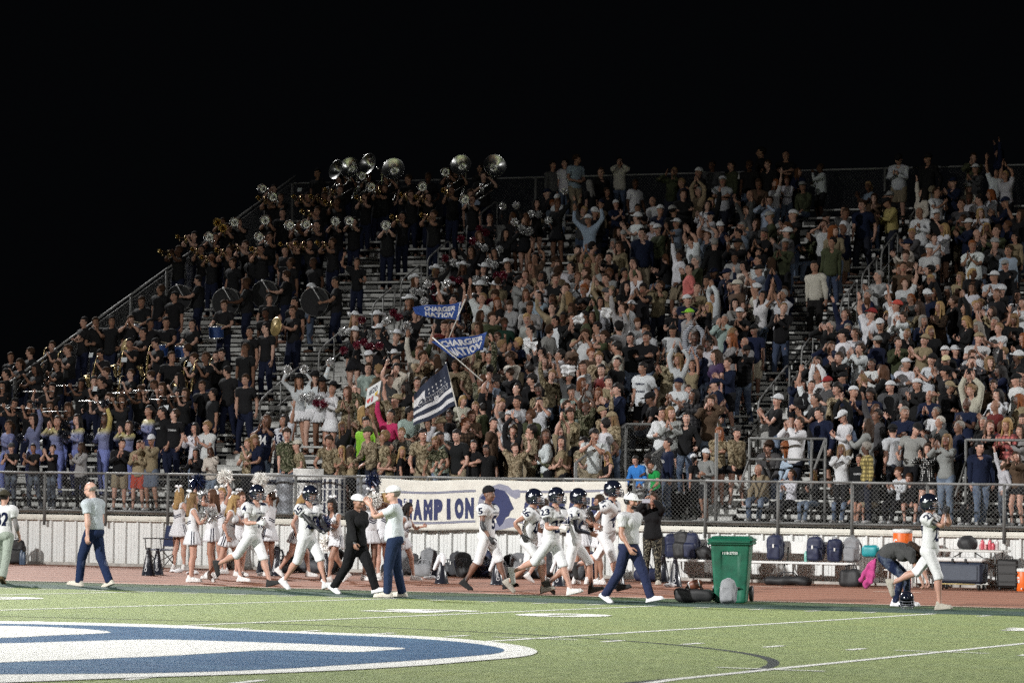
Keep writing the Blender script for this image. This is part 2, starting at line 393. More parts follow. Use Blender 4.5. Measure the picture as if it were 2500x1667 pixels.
# ------------------------------------------------------------------ bodies, heads, hands, clothes: meshed once in the rest pose
HEADC = v3(0, .0, 1.665)
def head_mesh(sex, mouth=0.):
    S = SDF((-.11, -.15, 1.40), (.11, .13, 1.80), .0055); w = .95 if sex == 'f' else 1.
    P = S.prim
    P(('e', (0, .012, 1.685), (.075*w, .097, .093)), .02); P(('e', (0, -.028, 1.625), (.060*w, .066, .082)), .035); P(('e', (0, -.065, 1.568), (.026*w, .022, .020)), .03)
    P(('e', (.040*w, -.02, 1.59), (.026, .04, .03)), .03); P(('e', (-.040*w, -.02, 1.59), (.026, .04, .03)), .03)
    P(('c', (0, -.088, 1.668), (0, -.110, 1.626), .009, .013), .014); P(('e', (.012, -.100, 1.622), .008), .008); P(('e', (-.012, -.100, 1.622), .008), .008)
    for g in (1, -1):
        P(('e', (g*.030, -.100, 1.664), (.015, .014, .011)), .014, 's'); P(('e', (g*.030, -.076, 1.664), .0125), .004)
        P(('c', (g*.016, -.088, 1.682), (g*.044, -.078, 1.683), .007, .006), .010); P(('e', (g*.042, -.072, 1.632), (.02, .016, .018)), .02)
        P(('e', (g*.077*w, .012, 1.650), (.008, .020, .031)), .008); P(('e', (g*.084*w, .008, 1.652), (.006, .010, .018)), .006, 's')
    if mouth > 0:
        P(('e', (0, -.092, 1.590-.006*mouth), (.019+.004*mouth, .022, .006+.012*mouth)), .006, 's')
        P(('c', (-.018, -.085, 1.601+.003*mouth), (.018, -.085, 1.601+.003*mouth), .006, .006), .006)
        P(('c', (-.014, -.082, 1.578-.014*mouth), (.014, -.082, 1.578-.014*mouth), .007, .007), .006)
    else:
        P(('c', (-.019, -.086, 1.597), (.019, -.086, 1.597), .0065, .0065), .008); P(('c', (-.015, -.084, 1.587), (.015, -.084, 1.587), .0075, .0075), .006)
    P(('c', (0, .025, 1.42), (0, .008, 1.58), .055*w, .050*w), .025); P(('e', (0, -.048, 1.512), (.012, .012, .014)), .02)
    return S.mesh()
def face_paint(V, mouth, hair=(.03, .018, .012)):
    C = np.zeros((len(V), 4)); x, y, z = np.abs(V[:, 0]), V[:, 1], V[:, 2]
    def put(m, c, a=1.): C[m] = (*c, a)
    f = y < -.045
    put(f & (x < .026) & (np.abs(z-1.591-.0*mouth) < .012+.012*mouth) & (y < -.07), (.36, .11, .09), .55)
    if mouth > 0: put(f & ((x/.021)**2+((z-1.590+.006*mouth)/(.006+.011*mouth))**2 < 1.), (.05, .012, .012))
    put(f & (((x-.030)/.0145)**2+((z-1.665)/.0095)**2 < 1), (.05, .035, .03), .75); put(f & (((x-.030)/.0105)**2+((z-1.663)/.0055)**2 < 1), (.42, .40, .38)); put(f & (np.hypot(x-.029, z-1.664) < .0056), (.02, .014, .01))
    put(f & (x > .012) & (x < .048) & (np.abs(z-1.684+.1*np.abs(x-.03)) < .0055), hair, .8)
    return C
def hand_mesh(side, curl):
    S = SDF((-.04, -.09, -.075), (.20, .10, .085), .0042); P = S.prim; g = 1 if side == 'r' else -1
    P(('c', (-.03, 0, 0), (.015, 0, 0), .025, .026), .01)
    P(('e', (.05, 0, 0), (.046, .014, .038)), .02); P(('e', (.03, .006, g*.02), (.03, .015, .018)), .015)
    sp = 9 if curl < 20 else 4
    for i, (zb, L) in enumerate(((.030, .068), (.010, .077), (-.010, .071), (-.029, .056))):
        p = v3(.088-.004*abs(i-1.3), 0, g*zb); az = rad(sp)*(1.2-i*.8)*g; d = v3(math.cos(az), 0, math.sin(az)); c = curl*(.8+.12*i)
        for s, (fr, r) in enumerate(((.42, .0092), (.31, .0082), (.27, .0074))):
            a = rad(c)*(1., .95, .7)[s]; ca, sa = math.cos(a), math.sin(a); h = unit(v3(d[0], 0, d[2]) if s == 0 else d)
            n = v3(0, 1, 0) if s == 0 else nn; d2 = unit(h*ca+n*sa); nn = unit(n*ca-h*sa); q = p+d2*L*fr; P(('c', p, q, r, r*.93), .006 if s == 0 else .002); p = q; d = d2
    t0 = v3(.022, .004, g*.033); t1 = t0+v3(.026, .010+.012*min(curl, 60)/60, g*.024); t2 = t1+v3(.028, .006+.02*min(curl, 60)/60, g*(.010-.012*min(curl, 60)/60)); t3 = t2+v3(.022, .006+.012*min(curl, 60)/60, -g*.002)
    P(('c', t0, t1, .013, .011), .01); P(('c', t1, t2, .0105, .0095), .003); P(('c', t2, t3, .0095, .0085), .003)
    return S.mesh()
def body_mesh(sex):
    J, Pn, B = SK[sex]; S = SDF((-.72, -.22, -.01), (.72, .20, 1.50), .0115)
    for b in ORDER:
        if b in ('head',) or b.startswith('hand'): continue
        for p in B[b]: S.prim(p, .035 if not b.startswith('foot') else .02)
    S.cut((0, 0, -1), 0.0)
    return S.mesh()
NT_ = {'hi': dict(body=5200, head=2600, hand=620, shirt=3600, legs=3000, hair=1700, shoe=420), 'lo': dict(body=760, head=560, hand=70, shirt=560, legs=460, hair=260, shoe=60), 'far': dict(body=420, head=320, hand=44, shirt=340, legs=220, hair=170, shoe=60)}
_BC = {}
def cached(key, fn):
    if key not in _BC: _BC[key] = fn()
    return _BC[key]
def body_rest(sex, lod, curl, mouth):
    """One skin: trunk and limbs, head with face, two hands. Returns V, F, weights, paint."""
    n = NT_[lod]
    def part(k, fn): return cached(k, fn)
    tb = part(('b', sex), lambda: body_mesh(sex)); tb = part(('bd', sex, lod), lambda: decimate(*tb, n['body']))
    th = part(('h', sex, mouth), lambda: head_mesh(sex, mouth)); th = part(('hd', sex, mouth, lod), lambda: decimate(*th, n['head']))
    Vs, Fs, Ws, Cs, off = [], [], [], [], 0; J = SK[sex][0]
    def put(V, F, W_, C):
        nonlocal off
        Vs.append(V); Fs.append(F+off); Ws.append(W_); Cs.append(C); off += len(V)
    put(tb[0], tb[1], part(('bw', sex, lod), lambda: weights(tb[0], sex, only=[b for b in ORDER if b != 'head'])), np.zeros((len(tb[0]), 4)))
    hw = np.zeros((len(th[0]), len(ORDER))); k = np.clip((th[0][:, 2]-1.47)/.08, 0, 1)*np.ones(len(th[0])); k = np.where(th[0][:, 2] > 1.55, 1, k); hw[:, 4] = k; hw[:, 3] = 1-k
    put(th[0], th[1], hw, face_paint(th[0], mouth))
    for i, s in enumerate('lr'):
        cu = curl[i] if isinstance(curl, (tuple, list)) else curl
        hm = part(('m', s, cu), lambda: hand_mesh(s, cu)); hm = part(('md', s, cu, lod), lambda: decimate(*hm, n['hand']))
        g = 1 if s == 'l' else -1; Fr = frame(unit(J['hand'+s]-J['fore'+s]), (-g*.6, 0, -.8)); V = hm[0]@Fr.T*(.94 if sex == 'f' else 1.02)+J['hand'+s]
        wh = np.zeros((len(V), len(ORDER))); wh[:, ORDER.index('hand'+s)] = 1; F = hm[1]
        put(V, F, wh, np.zeros((len(V), 4)))
    return np.concatenate(Vs), np.concatenate(Fs), np.concatenate(Ws), np.concatenate(Cs)
# ---- garments
def g_top(sex, sleeve=.5, hem=.90, loose=.02, neck='crew', pads=False, hood=False, armr=.068, wave=.006, tuck=False, collar=False):
    J, Pn, B = SK[sex]; S = SDF((-.74, -.26, .70), (.74, .26, 1.62), .0125)
    for b in ('chest', 'spine', 'pelvis', 'clavl', 'clavr'):
        for p in B[b]:
            if b == 'pelvis' and p[1][1] > .02: continue
            S.prim(p, .05, grow=loose)
    S.prim(('e', (0, .004, 1.06), (.128+loose if sex == 'm' else .112+loose, .094+loose, .30)), .06)
    if not tuck: S.prim(('c', (0, .01, 1.02), (0, .012, hem-.1), .104+loose, .106+loose*1.2), .06)
    if hood: S.prim(('e', (0, .085, 1.435), (.105, .055, .075)), .03); S.prim(('c', (-.06, -.05, 1.44), (.06, -.05, 1.44), .03, .03), .03)
    if pads:
        for g in (1, -1): S.prim(('e', (g*.155, .01, 1.415), (.125, .125, .072)), .03); S.prim(('e', (g*.08, -.03, 1.35), (.115, .13, .10)), .03)
    if sleeve > 0:
        S2 = SDF(S.lo, S.lo+S.h*(S.n-1), S.h)
        for s, g in (('l', 1), ('r', -1)):
            a, e, h = J['arm'+s], J['fore'+s], J['hand'+s]; ar = armr+(.022 if pads else 0)
            S2.prim(('c', a-v3(g*.03, 0, -.005), e, ar, ar*.90), .03); S2.prim(('e', a+v3(g*.006, 0, .004), ar+.010), .03)
            if sleeve > 1: S2.prim(('c', e, h, ar*.86, ar*.62), .03)
        L = (a*0, ) ; la = np.linalg.norm(J['forel']-J['arml']); lf = np.linalg.norm(J['handl']-J['forel']); L = la*min(sleeve, 1)+lf*max(0, sleeve-1)
        for g in (1, -1):
            d = v3(g*math.cos(ARM_A), 0, -math.sin(ARM_A)); a = J['arml']*v3(g, 1, 1); S2.cut(d, d@a+L)
        A, D = S.F, S2.F; k = .035; t = np.clip(.5+.5*(A-D)/k, 0, 1); S.F = A*(1-t)+D*t-k*t*(1-t)
    else:
        for g in (1, -1): S.cut((g, 0, .12), .150 if sex == 'f' else .172)if False else None
    S.cut((0, 0, -1), -hem)
    nk = {'crew': ((0, -.005, 1.515), (.078, .088, .062)), 'v': ((0, -.06, 1.475), (.066, .10, .085)), 'tank': ((0, -.02, 1.50), (.10, .12, .10)), 'hood': ((0, -.045, 1.535), (.068, .085, .065)), 'turtle': ((0, 0, 1.60), (.07, .08, .05)), 'strapless': ((0, 0, 1.60), (.4, .4, .24))}[neck]
    S.prim(('e', *nk), .012, 's')
    if sleeve <= 0:
        for g in (1, -1): S.prim(('e', J['arml']*v3(g, 1, 1)+v3(g*.045, 0, .0), (.072, .11, .115)), .01, 's')
    if collar: S.prim(('c', (-.045, -.045, 1.475), (.045, -.045, 1.475), .012, .012), .01); S.prim(('c', (-.05, .065, 1.49), (.05, .065, 1.49), .02, .02), .02); S.prim(('c', (-.06, -.03, 1.478), (-.055, .06, 1.49), .016, .016), .01); S.prim(('c', (.06, -.03, 1.478), (.055, .06, 1.49), .016, .016), .01)
    V, F = S.mesh(); return V, F, wave
def g_legs(sex, bottom=.055, top=1.03, rt=.100, rk=.072, ra=.062, wave=.006, pads=False):
    J, Pn, B = SK[sex]; S = SDF((-.32, -.24, .0), (.32, .24, 1.10), .0125)
    for p in B['pelvis']: S.prim(p, .04, grow=.016)
    S.prim(('c', (0, 0, .96), (0, .005, 1.08), .105, .105), .06)
    for s, g in (('l', 1), ('r', -1)):
        t, k, n = J['thigh'+s], J['shin'+s], J['foot'+s]
        S.prim(('c', t+v3(g*.004, 0, -.01), k, rt+(.006 if sex == 'f' else 0), rk), .02); S.prim(('c', k, n-v3(0, 0, .08), rk, ra), .02)
        if pads: S.prim(('e', t+(k-t)*.55+v3(0, -.055, 0), (.05, .03, .09)), .02); S.prim(('e', k+v3(0, -.035, .02), (.045, .03, .06)), .02)
    S.cut((0, 0, 1), top); S.cut((0, 0, -1), -bottom); V, F = S.mesh(); return V, F, wave
def g_skirt(sex, top=1.03, bottom=.74, flare=.225, pleat=.012):
    n, m = 72, 7; V = []; F = []
    for j in range(m):
        t = j/(m-1); z = top+(bottom-top)*t; r = .135+(flare-.135)*(t**.8)
        for i in range(n):
            a = 2*math.pi*i/n; q = r*(1+pleat*6*t*math.sin(a*18)*.5); V.append((q*math.cos(a)*1.06, q*math.sin(a)*.84+.01, z+.008*t*math.sin(a*18)))
    for j in range(m-1):
        for i in range(n): i2 = (i+1) % n; F.append((j*n+i, (j+1)*n+i, (j+1)*n+i2, j*n+i2))
    k = len(V); V += [(x*.965, (y-.01)*.965+.01, z) for x, y, z in V]; F += [tuple(q+k for q in f[::-1]) for f in F]
    for i in range(n): i2 = (i+1) % n; a, b = (m-1)*n+i, (m-1)*n+i2; F.append((a, a+k, b+k, b))
    F = np.array(F); return np.array(V), np.concatenate([F[:, [0, 1, 2]], F[:, [0, 2, 3]]]), 0.
def g_shoe(sex, s):
    J = SK[sex][0]; n = J['foot'+s]; g = 1 if s == 'l' else -1; S = SDF(n+v3(-.09, -.24, -.12), n+v3(.09, .12, .09), .0085)
    S.prim(('c', n+v3(0, .035, -.045), n+v3(g*.010, -.165, -.058), .045, .040), .02); S.prim(('c', n+v3(0, .022, -.04), n+v3(0, .015, .02), .043, .040), .02); S.prim(('c', n+v3(0, 0, -.01), n+v3(g*.006, -.11, -.05), .034, .034), .02)
    S.prim(('c', n+v3(0, .045, -.082), n+v3(g*.012, -.172, -.082), .046, .044), .008); S.cut((0, 0, -1), 0.); return (*S.mesh(), 0.)
def g_hair(kind, seed=0):
    lo = 1.28 if kind in ('long', 'wavy', 'braid') else 1.50; S = SDF((-.16, -.16, lo-.06), (.16, .20, 1.84), .0095); P = S.prim
    vol = {'short': .013, 'crop': .005, 'curly': .028, 'fringe': .022, 'long': .014, 'wavy': .020, 'pony': .010, 'bun': .010, 'bald': .004, 'braid': .012}[kind]
    P(('e', (0, .014, 1.690), (.077+vol, .099+vol, .094+vol)), .02)
    if kind == 'bald': S.cut((0, -.35, 1), 1.655)
    fr = {'fringe': .014, 'curly': .006}.get(kind, 0.)
    X, Y, Z = np.meshgrid(*S.ax, indexing='ij')
    face = np.maximum(Y+.030+.0*Z, Z-(1.722-fr)).astype(np.float32); S.F = np.maximum(S.F, -face)              # clear of the face
    S.F = np.maximum(S.F, ((1.612 if kind in ('short', 'crop', 'bald') else 1.585)-Z-.35*np.maximum(-Y-.0, 0)).astype(np.float32))   # nape
    ear = np.maximum.reduce([np.abs(Y+.01)-.034, Z-1.672, -(np.abs(X)-.066)]).astype(np.float32)
    if kind in ('short', 'crop', 'pony', 'bun', 'bald', 'curly', 'fringe'): S.F = np.maximum(S.F, -ear)
    if kind in ('long', 'wavy'):
        P(('c', (0, .07, 1.66), (0, .115, 1.36), .075, .06), .03); P(('c', (.062, .05, 1.66), (.09, .06, 1.34), .034, .03), .03); P(('c', (-.062, .05, 1.66), (-.09, .06, 1.34), .034, .03), .03)
        P(('c', (.072, -.005, 1.66), (.088, -.04, 1.40), .020, .022), .02); P(('c', (-.072, -.005, 1.66), (-.088, -.04, 1.40), .020, .022), .02)
    if kind == 'pony': P(('e', (0, .118, 1.715), .022), .01); P(('c', (0, .13, 1.71), (.01, .16, 1.62), .026, .034), .015); P(('c', (.01, .16, 1.62), (.0, .135, 1.47), .034, .012), .015)
    if kind == 'bun': P(('e', (0, .115, 1.725), (.04, .036, .038)), .01)
    if kind == 'braid': P(('c', (0, .10, 1.66), (.03, .12, 1.34), .045, .025), .015); P(('c', (.07, .02, 1.66), (.09, -.02, 1.42), .022, .018), .02)
    V, F = S.mesh()
    amp, fq = {'curly': (.010, 75.), 'wavy': (.008, 55.), 'fringe': (.006, 60.), 'short': (.004, 60.)}.get(kind, (.0035, 55.))
    return wrinkle(V, F, amp, fq, seed+5), F, 0.
def g_cap(back=False):
    S = SDF((-.16, -.27, 1.64), (.16, .20, 1.84), .008); S.prim(('e', (0, .012, 1.700), (.099, .121, .101)), .01); S.cut((0, .10, -1), -1.690)
    S.prim(('e', (0, -.125, 1.693), (.080, .080, .011)), .012); S.prim(('e', (0, .012, 1.797), .010), .006); V, F = S.mesh()
    if back: V = V*v3(-1, -1, 1)+v3(0, .02, 0)
    return V, F, 0.
def g_beanie():
    S = SDF((-.14, -.14, 1.62), (.14, .16, 1.86), .008); S.prim(('e', (0, .014, 1.712), (.095, .116, .104)), .01); S.cut((0, -.25, -1), -1.690); return (*S.mesh(), 0.)
def g_cowboy():
    S = SDF((-.26, -.26, 1.64), (.26, .28, 1.92), .0085); S.prim(('e', (0, .012, 1.74), (.095, .112, .10)), .01); S.prim(('e', (0, .012, 1.845), (.03, .09, .028)), .02, 's'); S.cut((0, 0, -1), -1.712)
    V, F = S.mesh(); n, m = 40, 5; B = []; G = []
    for j in range(m):
        t = j/(m-1); r = .085+.105*t
        for i in range(n):
            a = 2*math.pi*i/n; x, y = r*math.cos(a)*.98, r*math.sin(a)*1.14+.012; B.append((x, y, 1.716+.055*t*t*abs(math.cos(a))**1.5-.012*t*abs(math.sin(a))))
    for j in range(m-1):
        for i in range(n): i2 = (i+1) % n; G += [(j*n+i, j*n+i2, (j+1)*n+i2), (j*n+i, (j+1)*n+i2, (j+1)*n+i)]
    k = len(B); B += [(x, y, z-.008) for x, y, z in B]; G += [tuple(q+k for q in f[::-1]) for f in G]
    for i in range(n): i2 = (i+1) % n; a, b = (m-1)*n+i, (m-1)*n+i2; G += [(a, b, b+k), (a, b+k, a+k)]
    F = np.concatenate([F[:, [0, 1, 2]], F[:, [0, 2, 3]]]); return np.concatenate([V, np.array(B)]), np.concatenate([F, np.array(G)+len(V)]), 0.
def g_helmet():
    S = SDF((-.17, -.20, 1.52), (.17, .19, 1.86), .0075); S.prim(('e', (0, .012, 1.693), (.120, .148, .130)), .01); S.prim(('e', (.0, .03, 1.62), (.112, .12, .085)), .03); S.prim(('c', (.10, -.04, 1.59), (.075, -.10, 1.585), .030, .022), .02); S.prim(('c', (-.10, -.04, 1.59), (-.075, -.10, 1.585), .030, .022), .02)
    X, Y, Z = np.meshgrid(*S.ax, indexing='ij')
    S.F = np.maximum(S.F, -np.maximum.reduce([Y+.062, np.abs(Z-1.635)-.072, np.abs(X)-.088]).astype(np.float32)); S.F = np.maximum(S.F, (1.555-Z).astype(np.float32))
    S.prim(('e', (0, -.01, 1.62), (.078, .13, .10)), .01, 's')
    V, F = S.mesh(); return V, F, 0.
def mask_mesh():
    m = MB()
    def arc(z, x0, yf, y0=-.07, r=.0075): m.tube([(x0*math.cos(a), y0+(yf-y0)*math.sin(a)**.8, z-.006*math.sin(a)) for a in np.linspace(0, math.pi, 11)], r, 6)
    arc(1.640, .112, -.172); arc(1.606, .106, -.180); arc(1.575, .095, -.176); arc(1.682, .112, -.150)
    for x in (.028, -.028): m.tube([(x, -.160, 1.645), (x*1.05, -.178, 1.605), (x, -.172, 1.572)], .005, 6)
    for x in (.07, -.07): m.tube([(x, -.150, 1.678), (x, -.150, 1.636), (x*.98, -.15, 1.575)], .005, 6)
    F = []
    for f in m.f: F += [(f[0], f[i], f[i+1]) for i in range(1, len(f)-1)]
    return np.array(m.v), np.array(F), 0.
def bow_mesh():
    m = MB()
    for g in (1, -1):
        m.tube([(0, .07, 1.79), (g*.04, .08, 1.825), (g*.085, .085, 1.82)], [.008, .03, .022], 8); m.tube([(0, .075, 1.785), (g*.03, .11, 1.74), (g*.05, .13, 1.69)], [.008, .016, .020], 6)
    m.tube([(-.012, .068, 1.79), (.012, .068, 1.79)], .016, 8); F = []
    for f in m.f: F += [(f[0], f[i], f[i+1]) for i in range(1, len(f)-1)]
    return np.array(m.v), np.array(F), 0.
def glasses_mesh():
    m = MB()
    for g in (1, -1):
        m.tube([(g*.030+.019*math.cos(a), -.106, 1.662+.014*math.sin(a)) for a in np.linspace(0, 2*math.pi, 13)], .0022, 5, cap=False); m.tube([(g*.048, -.105, 1.666), (g*.078, -.03, 1.668), (g*.080, .01, 1.662)], .0022, 5)
    m.tube([(-.012, -.108, 1.666), (.012, -.108, 1.666)], .002, 5); F = []
    for f in m.f: F += [(f[0], f[i], f[i+1]) for i in range(1, len(f)-1)]
    return np.array(m.v), np.array(F), 0.
TOPS = {'tee': dict(), 'tee_big': dict(loose=.035, hem=.86, armr=.074, sleeve=.62, wave=.008), 'polo': dict(collar=True, loose=.022, hem=.90, sleeve=.55, armr=.068),
        'polo_tucked': dict(collar=True, loose=.022, hem=.985, sleeve=.58, armr=.070, wave=.009), 'longsleeve': dict(sleeve=1.9, loose=.020, armr=.064), 'hoodie': dict(sleeve=1.92, loose=.036, hem=.88, hood=True, neck='hood', armr=.072, wave=.009),
        'jacket': dict(sleeve=1.95, loose=.034, hem=.86, neck='v', armr=.068, collar=True, wave=.008), 'jersey': dict(sleeve=.42, loose=.018, hem=.965, pads=True, neck='v', tuck=True, armr=.062), 'jersey_loose': dict(sleeve=.6, loose=.04, hem=.84, neck='v', armr=.078, wave=.009),
        'tank': dict(sleeve=0, loose=.014, neck='tank', hem=.94, tuck=True), 'strapless': dict(sleeve=0, loose=.012, neck='strapless', hem=.93, tuck=True), 'shell': dict(sleeve=0, loose=.012, neck='v', hem=.99, tuck=True, wave=.002),
        'croptee': dict(sleeve=.5, loose=.022, hem=1.06), 'fitted': dict(sleeve=1.93, loose=.008, armr=.056, hem=.93, tuck=True, wave=.002, neck='crew')}
LEGS = {'trousers': dict(), 'jeans': dict(rt=.096, rk=.068, ra=.058), 'baggy': dict(rt=.108, rk=.09, ra=.085, wave=.009), 'leggings': dict(rt=.093, rk=.062, ra=.046, wave=.001), 'shorts': dict(bottom=.56, rt=.110, rk=.098), 'short_shorts': dict(bottom=.76, rt=.108, rk=.1), 'game_pants': dict(bottom=.46, rt=.099, rk=.074, ra=.05, wave=.003, pads=True)}
def garment_rest(kind, sex, lod):
    n = NT_[lod]
    def make():
        def raw():
            if kind in TOPS: return g_top(sex, **TOPS[kind])
            if kind in LEGS: return g_legs(sex, **LEGS[kind])
            if kind == 'skirt': return g_skirt(sex)
            if kind == 'long_skirt': return g_skirt(sex, bottom=.45, flare=.27)
            if kind.startswith('shoe'): return g_shoe(sex, kind[-1])
            if kind == 'cap': return g_cap()
            if kind == 'cap_back': return g_cap(True)
            if kind == 'beanie': return g_beanie()
            if kind == 'cowboy': return g_cowboy()
            if kind == 'helmet': return g_helmet()
            if kind == 'mask': return mask_mesh()
            if kind == 'bow': return bow_mesh()
            if kind == 'glasses': return glasses_mesh()
            return g_hair(kind)
        V, F, wv = cached(('raw', kind, sex), raw)
        tgt = n['shirt'] if kind in TOPS else n['legs'] if kind in LEGS else {'hi': 1900, 'lo': 330, 'far': 240}[lod] if kind in ('cowboy', 'helmet') else n['shoe']*1. if kind.startswith('shoe') else 10**9 if kind in ('mask', 'bow', 'glasses') else n['legs']*1.4 if 'skirt' in kind else n['hair']
        if wv: V = wrinkle(V, F, wv*.6, 15., len(kind)); V = wrinkle(V, F, wv*.35, 34., len(kind)+3)
        q = len(F)*(2 if F.shape[1] == 4 else 1)
        if q > tgt or F.shape[1] == 4: V, F = decimate(V, F, tgt if F.shape[1] == 4 else tgt*2.*len(F)/q)
        if kind in TOPS: W_ = weights(V, sex, .020, [b for b in ORDER if b[:4] not in ('head', 'shin', 'foot', 'hand', 'neck') and b[:5] != 'thigh'])
        elif kind in LEGS or 'skirt' in kind:
            W_ = weights(V, sex, .020 if kind in LEGS else .05, ['pelvis', 'spine', 'thighl', 'thighr']+(['shinl', 'shinr'] if kind in LEGS else []))
        else:
            W_ = np.zeros((len(V), len(ORDER)))
            if kind.startswith('shoe'): W_[:, ORDER.index('foot'+kind[-1])] = 1
            else:
                W_[:, 4] = 1
        return V, F, W_
    return cached(('g', kind, sex, lod), make)
# ------------------------------------------------------------------ materials of people: the object's own colour is the cloth, skin or hair colour
def paint_mix(t, base):
    a = t.n('VertexColor', layer_name='paint'); return t.mix(a.outputs['Alpha'], base, a.outputs['Color'])
def mk_skin():
    t = NT('skin'); c = t.objcol(); v = t.noise(t.coord(), 9., 4)
    c = t.mix(t.math('MULTIPLY', v, .35), c, t.mix(1., c, (1., .62, .52), 'MULTIPLY')); t.col(paint_mix(t, c)).rough(.52); t.b.inputs['Subsurface Weight'].default_value = .08; t.b.inputs['Subsurface Radius'].default_value = (.02, .008, .004); t.b.inputs['Subsurface Scale'].default_value = .3; return t.m
def mk_cloth(name, pattern=None, rough=.9, sheen=.0):
    t = NT(name); c = t.objcol(); co = t.coord()
    if pattern: c = pattern(t, c, co)
    v = t.noise(co, 6., 4); c = t.mix(.22, c, t.mix(1., c, t.ramp(v, [(.3, (.55, .55, .55)), (.75, (1., 1., 1.))]), 'MULTIPLY'))
    t.col(c).rough(rough); t.spec(.12)
    w = t.noise(t.coord('Object', (9, 9, 5)), 1.6, 5, .55, 1.2); t.bump(w, .35 if name == 'game_cloth' else .65, .02 if name == 'game_cloth' else .036); return t.m
def p_camo(t, c, co):
    n1 = t.noise(co, 15., 2, .5, .8); n2 = t.noise(t.coord('Object', (1.3, 1, 1.1)), 24., 2, .5, 1.); n3 = t.noise(co, 60., 3)
    d = t.mix(1., c, (.32, .30, .26), 'MULTIPLY'); l = t.mix(.45, c, (.42, .38, .27)); m = t.mix(t.ramp(n1, [(.47, (0, 0, 0)), (.50, (1, 1, 1))]), c, d); m = t.mix(t.ramp(n2, [(.54, (0, 0, 0)), (.57, (1, 1, 1))]), m, l)
    return t.mix(t.ramp(n3, [(.58, (0, 0, 0)), (.66, (1, 1, 1))]), m, t.mix(1., c, (.18, .17, .15), 'MULTIPLY'))
def p_plaid(t, c, co):
    out = c
    for ax in ((1, 0, 0), (0, 0, 1)):
        w = t.n('TexWave'); w.wave_type = 'BANDS'; w.bands_direction = 'X' if ax[0] else 'Z'; w.inputs['Scale'].default_value = 3.6; t.l(co, w.inputs['Vector'])
        out = t.mix(t.ramp(w.outputs['Fac'], [(.55, (0, 0, 0)), (.70, (.75, .75, .75))]), out, t.mix(1., c, (.22, .22, .25), 'MULTIPLY'))
    return out
def p_stripe(t, c, co):
    w = t.n('TexWave'); w.bands_direction = 'Z'; w.inputs['Scale'].default_value = 7.; t.l(co, w.inputs['Vector']); return t.mix(t.ramp(w.outputs['Fac'], [(.5, (0, 0, 0)), (.6, (1, 1, 1))]), c, t.mix(1., c, (.12, .14, .2), 'MULTIPLY'))
def p_dots(t, c, co):
    v = t.n('TexVoronoi'); v.inputs['Scale'].default_value = 26.; v.inputs['Randomness'].default_value = .15; t.l(co, v.inputs['Vector']); return t.mix(t.ramp(v.outputs['Distance'], [(.28, (1, 1, 1)), (.34, (0, 0, 0))]), c, (.75, .75, .73))
def p_denim(t, c, co):
    n = t.noise(co, 7., 3); return t.mix(t.ramp(n, [(.45, (0, 0, 0)), (.75, (.5, .5, .5))]), c, (.30, .36, .44))
def p_guard(t, c, co):                                   # lavender leotard fading to gold at the shoulders
    g = t.n('SeparateXYZ'); t.l(co, g.inputs['Vector']); k = t.ramp(t.math('MULTIPLY', g.outputs['Z'], .5), [(.52, (.13, .14, .27)), (.66, (.20, .22, .36)), (.71, (.40, .36, .20)), (.76, (.42, .34, .12))]); return k
M_SKIN = mk_skin()
CLOTH = {'plain': mk_cloth('cloth'), 'camo': mk_cloth('camouflage_cloth', p_camo), 'plaid': mk_cloth('plaid_cloth', p_plaid), 'stripe': mk_cloth('striped_cloth', p_stripe), 'dots': mk_cloth('dotted_cloth', p_dots), 'denim': mk_cloth('denim', p_denim), 'guard': mk_cloth('guard_uniform', p_guard, .5), 'gloss': mk_cloth('game_cloth', None, .55, .1)}
def mk_hair():
    t = NT('hair'); c = t.objcol(); v = t.noise(t.coord('Object', (55, 55, 6)), 1.5, 4, .65); t.col(t.mix(1., c, t.ramp(v, [(.3, (.45, .42, .40)), (.72, (1.35, 1.3, 1.2))]), 'MULTIPLY')).rough(.62).spec(.22); t.bump(v, .9, .012); return t.m
M_HAIR = mk_hair()
def mk_shell():
    t = NT('helmet_shell'); t.col(t.objcol()).rough(.16); t.b.inputs['Coat Weight'].default_value = .6; t.b.inputs['Coat Roughness'].default_value = .06; return t.m
M_SHELL = mk_shell()
M_MASK = flat('facemask_bar', (.10, .105, .12), .35)
def mk_mass():                                           # far crowd: every colour is stored on the mesh
    t = NT('crowd'); a = t.n('VertexColor', layer_name='paint'); v = t.noise(t.coord(), 26., 4)
    t.col(t.mix(.3, a.outputs['Color'], t.mix(1., a.outputs['Color'], t.ramp(v, [(.35, (.5, .5, .5)), (.7, (1.15, 1.15, 1.15))]), 'MULTIPLY'))).rough(.88).spec(.12); w = t.noise(t.coord(), 16., 4); t.bump(w, .5, .03); return t.m
M_MASS = mk_mass()
